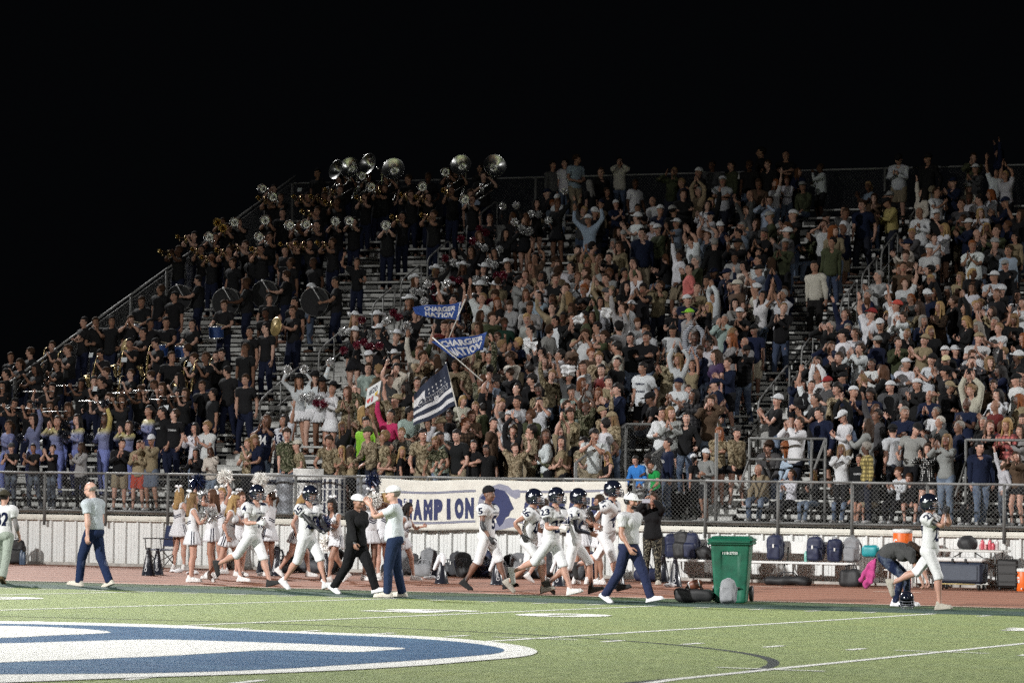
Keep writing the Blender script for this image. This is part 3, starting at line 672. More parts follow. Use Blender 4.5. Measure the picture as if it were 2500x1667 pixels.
# ------------------------------------------------------------------ a person: body mesh, clothes and hair as its children
SKINS = {'fair': (.47, .30, .235), 'light': (.41, .245, .185), 'tan': (.33, .185, .13), 'olive': (.26, .145, .098), 'brown': (.155, .082, .054), 'dark': (.075, .038, .024)}
HAIRC = {'black': (.012, .010, .010), 'brown': (.035, .019, .011), 'chestnut': (.075, .034, .017), 'auburn': (.13, .045, .018), 'blond': (.34, .225, .10), 'sandy': (.19, .12, .06), 'grey': (.22, .21, .20), 'white': (.45, .44, .42), 'red': (.20, .065, .022)}
PART_NAME = {'tee_big': 'tee_shirt', 'tee': 'tee_shirt', 'polo': 'polo_shirt', 'polo_tucked': 'polo_shirt', 'longsleeve': 'long_sleeve_shirt', 'hoodie': 'hoodie', 'jacket': 'jacket', 'jersey': 'jersey', 'jersey_loose': 'jersey', 'tank': 'tank_top', 'strapless': 'top', 'shell': 'uniform_top', 'croptee': 'tee_shirt', 'fitted': 'uniform_top',
             'trousers': 'trousers', 'jeans': 'jeans', 'baggy': 'trousers', 'leggings': 'leggings', 'shorts': 'shorts', 'short_shorts': 'shorts', 'game_pants': 'game_trousers', 'skirt': 'skirt', 'long_skirt': 'skirt', 'cap': 'cap', 'cap_back': 'cap', 'beanie': 'beanie', 'cowboy': 'cowboy_hat', 'helmet': 'helmet', 'mask': 'face_mask', 'bow': 'hair_bow', 'glasses': 'glasses', 'shoel': 'shoe', 'shoer': 'shoe'}
POSES = {}; _PM = {}; _ME = {}
def pose_rt(pose, sex):
    if (pose, sex) not in _PM: _PM[pose, sex] = pose_mats(sex, POSES[pose])
    return _PM[pose, sex]
def posed(kind, sex, lod, pose, body=None):
    V, F, W_ = garment_rest(kind, sex, lod) if body is None else body[:3]
    return skin(V, W_, sex, pose_rt(pose, sex)), F
def to_mesh(name, V, F, mats, paint=None, mi=None):
    me = bpy.data.meshes.new(name); me.vertices.add(len(V)); me.vertices.foreach_set('co', V.astype(np.float32).ravel())
    nf = len(F); me.loops.add(nf*3); me.polygons.add(nf); me.polygons.foreach_set('loop_start', np.arange(0, nf*3, 3, dtype=np.int32)); me.polygons.foreach_set('vertices', F.astype(np.int32).ravel())
    for m in mats: me.materials.append(m)
    me.polygons.foreach_set('use_smooth', np.ones(nf, bool))
    if mi is not None: me.polygons.foreach_set('material_index', np.asarray(mi, np.int32))
    if paint is not None:
        a = me.color_attributes.new('paint', 'FLOAT_COLOR', 'POINT'); a.data.foreach_set('color', paint.astype(np.float32).ravel())
    me.update(calc_edges=True); me.validate(); return me
def limb_paint(V, C, spec):
    """spec: list of (region, colour): painted-on socks, arm sleeves, gloves and shoes of the rest pose."""
    for reg, col in spec or ():
        x, z = np.abs(V[:, 0]), V[:, 2]; low = (x < .30)
        m = {'shoes': low & (z < .075), 'socks': low & (z < .17), 'high_socks': low & (z < .30), 'tights': low & (z < .97), 'thighs': low & (z > .47) & (z < .97), 'trunk': (x < .19) & (z > .95) & (z < 1.45)}.get(reg)
        if m is None:
            t = (x-.185)*math.cos(ARM_A)+(1.405-z)*math.sin(ARM_A); arm = (x > .19) & (z > .85)
            sd = {'l': V[:, 0] > 0, 'r': V[:, 0] < 0, 'b': x >= 0}[reg[-1]]; lo, hi = {'sleeves': (.08, .515), 'gloves': (.50, 2.), 'wrist': (.49, .535), 'bicep': (.10, .215), 'elbow': (.20, .40)}[reg[:-2]]; m = arm & sd & (t > lo) & (t < hi)
        C[m] = (*col, 1.)
    return C
def body_data(sex, lod, pose, mouth, curl, lp, hairc=None):
    """Body mesh data, shared by people of one pose."""
    key = (sex, lod, pose, mouth, curl, tuple(lp or ()), hairc)
    if key not in _ME:
        b = body_rest(sex, lod, curl, mouth); C = limb_paint(b[0], b[3].copy(), lp); V, F = posed(None, sex, lod, pose, b); _ME[key] = to_mesh('person', V, F, [M_SKIN], C)
    return _ME[key]
def cloth_data(kind, sex, lod, pose, mat):
    key = (kind, sex, lod, pose, mat.name)
    if key not in _ME:
        V, F = posed(kind, sex, lod, pose); _ME[key] = to_mesh(PART_NAME.get(kind, 'hair'), V, F, [mat])
    return _ME[key]
PARTS = {}
def person(loc, yaw, pose, sex='m', lod='lo', skin='light', top=('tee', (.5, .5, .5)), legs=('jeans', (.06, .08, .13)), hair=('short', 'brown'), hat=None, mouth=0., curl=30, lp=None, shoes=None, scale=1., wide=1., extra=(), info=None):
    """top/legs/hat: (garment, colour[, cloth pattern])."""
    lp = list(lp or ()); full = legs and legs[0] in ('trousers', 'jeans', 'baggy', 'leggings')
    if lod == 'hi':
        pre = [('tights' if full else 'thighs', legs[1])] if legs and 'skirt' not in legs[0] and 'short' not in legs[0] else []
        if top and top[0] not in ('strapless', 'tank', 'shell'): pre += [('trunk', top[1])]
        if top and top[0] in ('hoodie', 'jacket', 'longsleeve'): pre += [('sleeves_b', top[1])]
        lp = pre+lp
    else: lp = ([('tights', (.02, .022, .03))] if full else [])+lp+[('shoes', (.4, .4, .4))]
    lp = tuple(lp)
    sk = SKINS[skin] if isinstance(skin, str) else skin
    o = link('person', body_data(sex, lod, pose, mouth, curl, lp)); o.location = [float(c) for c in loc]; o.rotation_euler = (0, 0, rad(yaw)); o.scale = (scale*wide, scale*wide, scale); o.color = (*sk, 1)
    def wear(kind, col, mat):
        c = link(PART_NAME.get(kind, 'hair'), cloth_data(kind, sex, lod, pose, mat), PARTS[o.name, 'helmet'] if kind == 'mask' and (o.name, 'helmet') in PARTS else o); c.color = (*col, 1); PARTS[o.name, kind] = c; return c
    if legs: wear(legs[0], legs[1], CLOTH[legs[2] if len(legs) > 2 else ('denim' if legs[0] == 'jeans' else 'plain')])
    if top: o['_top'] = 1; t = wear(top[0], top[1], CLOTH[top[2] if len(top) > 2 else 'plain']); del o['_top']
    if hair: wear(hair[0], HAIRC[hair[1]], M_HAIR)
    if hat:
        wear(hat[0], hat[1], M_SHELL if hat[0] == 'helmet' else CLOTH['plain'])
        if hat[0] == 'helmet': wear('mask', (.1, .1, .12), M_MASK)
    if shoes:
        for s in 'lr': wear('shoe'+s, shoes, CLOTH['plain'])
    for k, c in extra: wear(k, c, CLOTH['plain'] if k == 'bow' else M_MASK)
    return o
MASS = []                                               # far people, joined into one crowd
def mass_person(loc, yaw, pose, sex='m', skin='light', top=('tee', (.5, .5, .5)), legs=('jeans', (.06, .08, .13)), hair=('short', 'brown'), hat=None, mouth=0., curl=30, scale=1., wide=1., **kw):
    c, s = math.cos(rad(yaw)), math.sin(rad(yaw)); M = np.array(((c, -s, 0), (s, c, 0), (0, 0, 1)))@np.diag([scale*wide, scale*wide, scale]); L = np.array(loc, float)
    def add(V, F, C): MASS.append((V@M.T+L, F, C))
    b = body_rest(sex, 'far', curl, mouth); V, F = cached(('mp', sex, pose, mouth, curl), lambda: posed(None, sex, 'far', pose, b)); a = b[3][:, 3:4]; C = np.ones((len(V), 4)); C[:, :3] = np.array(SKINS[skin])*(1-a)+b[3][:, :3]*a; add(V, F, C)
    for g, k in ((legs, 0), (top, 0), (hair, 1), (hat, 0)):
        if not g: continue
        V, F = cached(('mg', g[0], sex, pose), lambda: posed(g[0], sex, 'far', pose)); C = np.ones((len(V), 4)); col = np.array(HAIRC[g[1]] if k else g[1]); C[:, :3] = col
        if len(g) > 2 and g[2] in ('camo', 'plaid', 'stripe', 'dots'):
            n = np.sin(V@v3(31, 17, 43))*np.sin(V@v3(-23, 41, 19)+1.3); C[:, :3] *= np.where(n > .15, .45, np.where(n < -.3, 1.25, 1.))[:, None]
        add(V, F, C)
def build_mass(name):
    Vs, Fs, Cs, off = [], [], [], 0
    for V, F, C in MASS: Vs.append(V); Fs.append(F+off); Cs.append(C); off += len(V)
    return link(name, to_mesh(name, np.concatenate(Vs), np.concatenate(Fs), [M_MASS], np.concatenate(Cs)))
# ---- poses (hands measured from the base of the neck in the trunk's frame; the figure faces -Y, its left is +X)
def H(x, y, z, pole=(0, .3, -1), palm=(0, -1, 0), d=None): return ((x, y, z), pole, palm, d)
def stand(**k):
    return dict(k)
def vary(name, i):                                       # a pose with its own small differences
    if i == 0: return name
    k = f'{name}~{i}'
    if k not in POSES:
        r = random.Random(name+str(i)); p = dict(POSES[name]); b = p.get('bend', (0, 0, 0)); h = p.get('head', (0, 0, 0)); p['bend'] = (b[0]+r.uniform(-3, 7), b[1]+r.uniform(-14, 14), b[2]+r.uniform(-5, 5)); p['head'] = (h[0]+r.uniform(-32, 32), h[1]+r.uniform(-9, 8), h[2]+r.uniform(-9, 9))
        for q in ('hl', 'hr'):
            if q in p: a = p[q]; p[q] = (tuple(c+r.uniform(-.045, .045) for c in a[0]),)+tuple(a[1:])
            elif i % 2: g = 1 if q == 'hl' else -1; p[q] = ((g*r.uniform(.16, .30), r.uniform(-.26, .04), r.uniform(-.60, -.40)), (g*.4, 1, -.1), (-g, .2, 0))
        if 'fl' not in p: dx = r.uniform(-.05, .09); dy = r.uniform(-.10, .10); p['fl'] = ((.11+dx, .02+dy, .085), (.2+dx, -1, 0), (.1, -1, 0)); p['fr'] = ((-.11-dx*.5, .02-dy, .085), (-.2, -1, 0), (-.1, -1, 0)); p['hip'] = (r.uniform(-.03, .03), 0, -.012)
        POSES[k] = p
    return k
POSES['idle'] = stand()
POSES['clap'] = stand(hl=H(.035, -.34, -.10, (.7, .1, -1), (-1, 0, 0), (-.1, -.5, .8)), hr=H(-.035, -.34, -.10, (-.7, .1, -1), (1, 0, 0), (.1, -.5, .8)))
POSES['clap_high'] = stand(hl=H(.04, -.30, .06, (.9, .1, -.8), (-1, 0, 0), (-.1, -.3, 1)), hr=H(-.05, -.28, .05, (-.9, .1, -.8), (1, 0, 0), (.1, -.3, 1)), head=(15, -6, 0))
POSES['clap_side'] = stand(hl=H(-.10, -.34, -.06, (.7, .1, -1), (-1, .3, 0), (-.4, -.4, .8)), hr=H(-.18, -.32, -.08, (-.7, .1, -1), (1, -.2, 0), (-.1, -.5, .8)), head=(-35, -4, 4), bend=(2, -14, 0))
POSES['clap_over'] = stand(hl=H(.05, -.10, .48, (1, .1, 0), (-1, 0, 0), (-.2, 0, 1)), hr=H(-.05, -.10, .48, (-1, .1, 0), (1, 0, 0), (.2, 0, 1)), head=(-20, -8, 0))
POSES['arms_up'] = stand(hl=H(.36, -.06, .50, (1, .2, -.4), (-.3, -1, 0)), hr=H(-.36, -.06, .50, (-1, .2, -.4), (.3, -1, 0)), head=(12, -8, 0))
POSES['arm_up_l'] = stand(hl=H(.28, -.10, .52, (1, .2, -.4), (0, -1, 0)), hr=H(-.24, -.12, -.52, (-.4, 1, 0), (1, 0, 0)), head=(20, -8, -4), bend=(0, 8, -4))
POSES['arm_up_r'] = stand(hr=H(-.28, -.10, .52, (-1, .2, -.4), (0, -1, 0)), hl=H(.24, -.12, -.52, (.4, 1, 0), (-1, 0, 0)), head=(-20, -8, 4), bend=(0, -8, 4))
POSES['fist_r'] = stand(hr=H(-.32, -.14, .36, (-1, .1, -.3), (0, -1, 0)), hl=H(.20, -.30, -.30, (.6, .6, -1), (-1, 0, 0)), head=(-15, -6, 0))
POSES['crossed'] = stand(hl=H(-.10, -.22, -.25, (1, .2, -.7), (0, 1, 0), (-1, .1, .1)), hr=H(.10, -.25, -.22, (-1, .2, -.7), (0, 1, 0), (1, .1, .1)), head=(25, 0, 0))
POSES['phone'] = stand(hl=H(.05, -.30, -.22, (.8, .2, -1), (-.6, 0, .6), (-.2, -.7, .6)), hr=H(-.05, -.30, -.20, (-.8, .2, -1), (.6, 0, .6), (.2, -.7, .6)), head=(0, 22, 0))
POSES['look_l'] = stand(head=(48, -2, 0), hl=H(.10, -.28, -.30, (.8, .4, -1), (-1, 0, 0)), hr=H(-.08, -.29, -.32, (-.8, .4, -1), (1, 0, 0)), bend=(3, 10, 0))
POSES['look_r'] = stand(head=(-48, -2, 0), hr=H(-.22, -.05, -.58), bend=(2, -8, 0))
POSES['shout'] = stand(hl=H(.075, -.16, .10, (.9, .1, -.8), (-1, .3, 0), (-.3, -.3, .9)), hr=H(-.075, -.16, .10, (-.9, .1, -.8), (1, .3, 0), (.3, -.3, .9)), head=(10, -8, 0))
POSES['point'] = stand(hl=H(.20, -.52, .05, (.6, .3, -1), (-1, 0, 0)), head=(10, 0, 0))
POSES['hips'] = stand(hl=H(.20, -.02, -.42, (1, .5, 0), (-1, 0, 0)), hr=H(-.20, -.02, -.42, (-1, .5, 0), (1, 0, 0)), head=(20, 0, 0))
POSES['lean'] = stand(bend=(22, 6, 0), head=(20, -16, 0), hl=H(.22, -.36, -.34, (.6, .6, -.6), (0, 0, -1)), hr=H(-.22, -.36, -.34, (-.6, .6, -.6), (0, 0, -1)))
POSES['hug'] = stand(bend=(6, 20, 6), head=(50, 4, 10), hl=H(.42, -.20, .02, (.3, .3, -1), (0, -1, 0)), hr=H(-.18, -.24, -.34, (-.7, .5, -1), (1, 0, 0)))
POSES['wave'] = stand(hr=H(-.34, -.20, .26, (-.8, .2, -1), (0, -1, 0), (-.1, -.1, 1)), head=(-30, -4, 0), bend=(0, -10, 0))
POSES['hold'] = stand(hl=H(.06, -.24, .04, (.8, .2, -1), (-1, 0, 0)), hr=H(-.10, -.26, -.26, (-.8, .2, -1), (1, 0, 0)), head=(-10, 6, 0))
def seated(**k):
    d = dict(hip=(0, 0, -.40), fl=((.12, -.46, .085), (.1, -1, 0), (.25, -1, .6)), fr=((-.12, -.44, .085), (-.1, -1, 0), (-.25, -1, .6))); d.update(k); return d
POSES['sit'] = seated(bend=(10, 0, 0), hl=H(.12, -.36, -.46, (.8, .3, -.6), (0, 0, -1)), hr=H(-.12, -.36, -.46, (-.8, .3, -.6), (0, 0, -1)), head=(-20, -2, 0))
POSES['sit_clap'] = seated(bend=(6, 0, 0), hl=H(.035, -.32, -.16, (.8, .1, -1), (-1, 0, 0), (-.1, -.5, .8)), hr=H(-.035, -.32, -.16, (-.8, .1, -1), (1, 0, 0), (.1, -.5, .8)), head=(-25, -4, 0))
POSES['sit_lean'] = seated(bend=(28, 0, 0), hl=H(.05, -.40, -.36, (.8, .3, -.8), (-1, 0, 0)), hr=H(-.05, -.40, -.36, (-.8, .3, -.8), (1, 0, 0)), head=(-30, -14, 0))
POSES['sit_look'] = seated(bend=(4, 8, 0), hl=H(.14, -.32, -.46, (.8, .3, -.6), (0, 0, -1)), hr=H(-.03, -.32, -.42, (-.8, .3, -.6), (0, 0, -1)), head=(42, -2, 0))
# ------------------------------------------------------------------ ground, field, track
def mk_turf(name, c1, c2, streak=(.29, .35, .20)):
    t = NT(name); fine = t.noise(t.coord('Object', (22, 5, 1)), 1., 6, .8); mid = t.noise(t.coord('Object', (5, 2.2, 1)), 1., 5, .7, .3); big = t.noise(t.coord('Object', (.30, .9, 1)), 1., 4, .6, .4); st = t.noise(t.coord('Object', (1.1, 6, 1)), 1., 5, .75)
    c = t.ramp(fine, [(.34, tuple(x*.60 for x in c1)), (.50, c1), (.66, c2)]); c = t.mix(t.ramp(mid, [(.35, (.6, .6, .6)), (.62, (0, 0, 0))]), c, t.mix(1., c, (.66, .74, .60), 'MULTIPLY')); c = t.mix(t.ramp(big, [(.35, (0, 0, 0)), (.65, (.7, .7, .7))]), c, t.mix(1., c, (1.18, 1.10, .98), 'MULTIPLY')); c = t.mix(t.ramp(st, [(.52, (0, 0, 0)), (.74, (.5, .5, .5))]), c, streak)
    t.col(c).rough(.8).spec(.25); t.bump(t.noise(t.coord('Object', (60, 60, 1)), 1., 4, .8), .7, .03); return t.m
M_TURF = mk_turf('turf', (.212, .268, .098), (.335, .395, .180))
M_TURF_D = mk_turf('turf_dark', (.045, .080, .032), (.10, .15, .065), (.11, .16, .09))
def mk_paint(name, c, worn=.35, base=(.2, .27, .1)):
    t = NT(name); fine = t.noise(t.coord('Object', (22, 5, 1)), 1., 6, .8); w = t.noise(t.coord('Object', (1.2, 5, 1)), 1., 6, .8)
    cc = t.mix(t.ramp(fine, [(.36, (.6, .6, .6)), (.56, (0, 0, 0))]), c, tuple(x*.62 for x in c)); t.col(t.mix(t.ramp(w, [(.46, (0, 0, 0)), (.72, (worn, worn, worn))]), cc, base)).rough(.8).spec(.2); t.bump(t.noise(t.coord('Object', (60, 60, 1)), 1., 4, .8), .6, .025); return t.m
M_WHITE_P = mk_paint('field_paint_white', (.78, .78, .74), .12); M_BLUE_P = mk_paint('field_paint_blue', (.022, .082, .180), .60, (.13, .25, .35)); M_BLACK_P = mk_paint('field_paint_dark', (.035, .042, .046), .25, (.12, .15, .08)); M_SIDE_P = mk_paint('field_paint_side', (.032, .062, .056), .75, (.10, .16, .085))
def sheet(name, pts, dz, mat, kind='structure', parent=None):     # flat patch on the crowned field; pts: (x, y)
    o = mesh_obj(name, [(x, y, field_z(y)+dz) for x, y in pts], [tuple(range(len(pts)))], [mat], parent, False)
    if kind: o['kind'] = kind
    return o
XL, XR = -70., 90.
g = MB(); g.add([(-900, -900, -.06), (900, -900, -.06), (900, 900, -.06), (-900, 900, -.06)], [(0, 1, 2, 3)]); o = g.build('ground', flat('night_ground', (.035, .035, .03), .9)); tag(o, kind='structure')
ys = [-120., -48.8, -24.4, 0., YT]; zs = [field_z(-24.4)]*3+[0., 0.]
f = MB(); f.add([(x, y, z) for y, z in zip(ys, zs) for x in (XL, XR)], [(2*i, 2*i+1, 2*i+3, 2*i+2) for i in range(4)]); FIELD = f.build('field', M_TURF); tag(FIELD, kind='structure')
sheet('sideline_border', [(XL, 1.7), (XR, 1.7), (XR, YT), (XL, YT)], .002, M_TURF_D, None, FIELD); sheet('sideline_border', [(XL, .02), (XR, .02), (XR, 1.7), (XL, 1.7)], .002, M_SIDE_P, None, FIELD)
def mk_track():
    t = NT('track_rubber'); n = t.noise(t.coord('Object', (30, 30, 30)), 1., 5, .7); b = t.noise(t.coord('Object', (.5, 2.5, 1)), 1., 4); c = t.ramp(n, [(.3, (.165, .057, .028)), (.7, (.262, .098, .050))]); t.col(t.mix(t.ramp(b, [(.4, (0, 0, 0)), (.75, (.4, .4, .4))]), c, (.27, .115, .062))).rough(.8); t.bump(n, .5, .01); return t.m
TR = MB(); TR.add([(XL, YT, .006), (XR, YT, .006), (XR, YW+.3, .006), (XL, YW+.3, .006)], [(0, 1, 2, 3)]); TRACK = TR.build('track', mk_track()); tag(TRACK, kind='structure')
M_LANE = flat('lane_paint', (.30, .185, .13), .7); M_LANE2 = flat('edge_paint', (.66, .60, .50), .7)
for i in range(9):
    y = YT+.10+1.07*i; w = .026 if i else .05; m = MB(); m.add([(XL, y-w, .010), (XR, y-w, .010), (XR, y+w, .010), (XL, y+w, .010)], [(0, 1, 2, 3)]); m.build('lane_line', M_LANE if i else M_LANE2, TRACK)
for (px, py) in ((1855, 1432), (2190, 1446), (1000, 1407)):
    P = on_z(px, py, 0); m = MB(); m.add([(P[0]-.45, P[1]-.04, .014), (P[0]+.45, P[1]-.04, .014), (P[0]+.45, P[1]+.04, .014), (P[0]-.45, P[1]+.04, .014)], [(0, 1, 2, 3)]); m.build('exchange_mark', M_LANE2, TRACK)
YD = 4.572; FD = FIELD
def fstrip(name, x0, x1, y0, y1, mat=None, dz=.004):
    if y0 < -24.4 < y1:
        fstrip(name, x0, x1, y0, -24.4, mat, dz); y0 = -24.4
    o = mesh_obj(name, [(x, y, field_z(y)+dz) for x, y in ((x0, y0), (x1, y0), (x1, y1), (x0, y1))], [(0, 1, 2, 3)], [mat or M_WHITE_P], FD, False)
for k in range(-4, 6):
    x = k*YD; fstrip('yard_line', x-.055, x+.055, -48.7, -.06)
    for y in (-16.26, -21.9): fstrip('hash_mark', x-.5, x+.5, y-.05, y+.05, dz=.006)
    for j in range(1, 5):
        xx = x+j*.9144; fstrip('hash_mark', xx-.05, xx+.05, -16.56, -15.96)
        fstrip('hash_mark', xx-.045, xx+.045, -.80, -.15)
        fstrip('hash_mark', xx-.05, xx+.05, -26.9, -26.3)
def text_mesh(body, size=1., bold=.0, spacing=1.):
    c = bpy.data.curves.new('t', 'FONT'); c.body = body; c.size = size; c.offset = bold*size; c.align_x = 'CENTER'; c.align_y = 'CENTER'; c.space_character = spacing; c.resolution_u = 3
    o = bpy.data.objects.new('t', c); TMP.collection.objects.link(o); dg = tmp_dg(); me = o.evaluated_get(dg).to_mesh(); V = np.empty(len(me.vertices)*3); me.vertices.foreach_get('co', V); V = V.reshape(-1, 3).copy(); me.calc_loop_triangles(); F = np.array([tuple(t.vertices) for t in me.loop_triangles]); o.evaluated_get(dg).to_mesh_clear()
    bpy.data.objects.remove(o); bpy.data.curves.remove(c); return V, F
def block_text(body, w, h, bold=.04):                    # text fitted into w x h, centred on 0
    V, F = text_mesh(body, 1., bold); lo, hi = V.min(0), V.max(0); V = (V-(lo+hi)/2)/np.maximum(hi-lo, 1e-6)*v3(w, h, 0); V[:, 2] = 0; return V, F
for d, xc in (('5', 3.55), ('0', 5.75), ('4', 12.65), ('0', 14.9), ('4', -5.75), ('0', -3.45)):
    V, F = block_text(d, 1.25, 1.85, .05); V = V*v3(-1, -1, 1)+v3(xc, -6.95, 0); mesh_obj('field_number', [(x, y, field_z(y)+.006) for x, y, _ in V], F, [M_WHITE_P], FD, False)
# centre circle and the painted centre emblem
cc = (YD, -23.3); n = 96; pts = []
for r in (9.10, 9.21): pts += [(cc[0]+r*math.cos(2*math.pi*i/n), cc[1]+r*math.sin(2*math.pi*i/n)) for i in range(n)]
mesh_obj('centre_circle', [(x, y, field_z(y)+.002) for x, y in pts], [(i, (i+1) % n, n+(i+1) % n, n+i) for i in range(n)], [M_BLACK_P], FD, False)
EMBLEM_OUT = [(-420, 1514), (0, 1516), (240, 1521), (430, 1526), (560, 1535), (640, 1539), (760, 1543), (900, 1548), (1000, 1552), (1100, 1558), (1200, 1567), (1270, 1576), (1305, 1585), (1314, 1592), (1300, 1600), (1250, 1607), (1150, 1615), (1050, 1624), (900, 1634), (700, 1643), (500, 1650), (300, 1656), (130, 1663), (0, 1668), (-420, 1682)]
EMBLEM_IN = [(-420, 1519), (0, 1523), (200, 1527), (400, 1533), (560, 1539), (650, 1544), (800, 1550), (950, 1556), (1080, 1564), (1170, 1573), (1225, 1583), (1234, 1590), (1215, 1597), (1150, 1603), (1050, 1611), (900, 1621), (700, 1634), (500, 1642), (300, 1646), (100, 1647), (-420, 1650)]
STROKES = [[(-420, 1527), (0, 1528), (190, 1535), (285, 1545), (230, 1549), (120, 1553), (60, 1557), (0, 1559), (-420, 1568)],
           [(-420, 1580), (0, 1573), (200, 1567), (340, 1563), (420, 1563), (640, 1570), (760, 1574), (900, 1580), (1010, 1584), (930, 1590), (870, 1594), (800, 1592), (660, 1588), (560, 1594), (400, 1604), (200, 1612), (0, 1619), (-420, 1640)]]
def ground_poly(name, px, mat, dz):
    P = [tuple(on_field(*q)[:2]) for q in px]
    for sg in (1, -1):                                    # the two slopes either side of the crown
        Q = []
        for i in range(len(P)):
            a, b = P[i], P[(i+1) % len(P)]; da, db = sg*(a[1]+24.4), sg*(b[1]+24.4)
            if da >= 0: Q.append(a)
            if (da >= 0) != (db >= 0): t = da/(da-db); Q.append((a[0]+(b[0]-a[0])*t, -24.4))
        if len(Q) > 2: mesh_obj(name, [(x, y, field_z(y)+dz) for x, y in Q], [tuple(range(len(Q)))], [mat], FD, False)
def smooth_px(p, it=2):
    p = [tuple(map(float, q)) for q in p]
    for _ in range(it):
        q = []
        for i in range(len(p)):
            a, b = p[i], p[(i+1) % len(p)]; q += [(a[0]*.75+b[0]*.25, a[1]*.75+b[1]*.25), (a[0]*.25+b[0]*.75, a[1]*.25+b[1]*.75)]
        p = q
    return p
ground_poly('centre_emblem', smooth_px(EMBLEM_OUT), M_WHITE_P, .008); ground_poly('centre_emblem', smooth_px(EMBLEM_IN), M_BLUE_P, .010)
for s in STROKES: ground_poly('centre_emblem', smooth_px(s, 1), M_WHITE_P, .012)
# ------------------------------------------------------------------ grandstand
SX0, SX1 = -18.2, 15.5
M_ALU = None
def mk_alu():
    t = NT('bleacher_aluminium'); v = t.noise(t.coord('Object', (.8, 6, 6)), 1., 5, .65); s = t.noise(t.coord('Object', (3, 30, 30)), 1., 3)
    t.col(t.mix(t.ramp(s, [(.5, (0, 0, 0)), (.8, (.6, .6, .6))]), t.ramp(v, [(.3, (.30, .30, .285)), (.7, (.52, .52, .49))]), (.16, .155, .145))); t.metal(.0); t.rough(.42); return t.m
M_ALU = mk_alu(); M_GALV = flat('galvanised_steel', (.125, .125, .12), .65, .15, .2, 30.); M_RAILP = flat('worn_rail_steel', (.19, .19, .185), .62, .15, .2, 40.); M_DARK = flat('dark_steel', (.10, .10, .10), .6)
STAND = empty('grandstand', ((SX0+SX1)/2, YW, 0)); tag(STAND, 'tall aluminium grandstand filled with spectators behind the white wall', 'grandstand')
def child_at(o, P=(0, 0, 0)):
    o.location = (P[0]-STAND.location[0], P[1]-STAND.location[1], P[2]-STAND.location[2]); return o
SECT = [(SX0+.1, -12.0), (-10.85, -5.5), (-5.48, -.08), (1.08, 6.5), (6.52, 11.5)]
def plank_mesh(name, L, d, h, r=.008):
    m = MB(); m.rbox((0, 0, 0), (L, d, h), r)
    me = bpy.data.meshes.new(name); me.from_pydata(m.v, [], m.f); me.materials.append(M_ALU); return me
for x0, x1 in SECT:
    L = x1-x0; seat = plank_mesh('seat_plank', L, .245, .045); foot = plank_mesh('foot_plank', L, .245, .040); rise = plank_mesh('riser_plank', L, .02, .10)
    for k in range(NROW):
        xc = (x0+x1)/2
        if x1 > -2.6 and x0 < -.3 and k < 4: continue           # stair entry
        child_at(link('seat_plank', seat, STAND), (xc, row_y(k), row_z(k)+.43)); child_at(link('foot_plank', foot, STAND), (xc, row_y(k)-.26, row_z(k)-.02)); child_at(link('riser_plank', rise, STAND), (xc, row_y(k)+.11, row_z(k)+.10))
        if k % 1 == 0: child_at(link('inner_foot_plank', foot, STAND), (xc, row_y(k)-.003, row_z(k)-.021))
# the short pieces beside the stair entry
for x0, x1 in ((-5.48, -2.55),):
    seat = plank_mesh('seat_plank', x1-x0, .245, .045); foot = plank_mesh('foot_plank', x1-x0, .245, .04)
    for k in range(4): child_at(link('seat_plank', seat, STAND), ((x0+x1)/2, row_y(k), row_z(k)+.43)); child_at(link('foot_plank', foot, STAND), ((x0+x1)/2, row_y(k)-.26, row_z(k)-.02))
br = MB().box((0, 0, 0), (.05, .05, .40)); brm = bpy.data.meshes.new('seat_bracket'); brm.from_pydata(br.v, [], br.f); brm.materials.append(M_GALV)
step = plank_mesh('aisle_step', 1.12, .29, .03); half = plank_mesh('aisle_half_step', 1.12, .26, .03)
rs = plank_mesh('step_riser', 1.12, .015, .11)
for xa in (-11.43, .5):
    for k in range(0 if xa < 0 else 0, NROW):
        child_at(link('aisle_step', step, STAND), (xa, row_y(k)-.24, row_z(k)-.005)); child_at(link('aisle_half_step', half, STAND), (xa, row_y(k)+.04, row_z(k)+.122)); child_at(link('step_riser', rs, STAND), (xa, row_y(k)-.08, row_z(k)+.05)); child_at(link('step_riser', rs, STAND), (xa, row_y(k)+.19, row_z(k)+.18))
wk = MB()
for i in range(6): wk.rbox((0, YW+.14+i*.27, 0), (SX1-SX0, .255, .04), .006)
o = None
for i in range(6):
    p = MB().rbox((0, 0, 0), (SX1-SX0, .255, .04), .006).build('walkway_plank', M_ALU, STAND); child_at(p, ((SX0+SX1)/2, YW+.14+i*.27, WTOP+.06))
for xb in np.arange(SX0+.3, SX1, 3.6):                   # raking beams and columns under the rows
    m = MB(); m.tube([(0, 0, -.35), (0, RUN*NROW, RISE*NROW-.35)], .09, 6); 
    for k in range(3, NROW+1, 6): m.tube([(0, RUN*k, -row_z(0)), (0, RUN*k, RISE*k-.38)], .06, 6)
    child_at(m.build('raking_beam', M_DARK, STAND), (xb, row_y(0), row_z(0)))
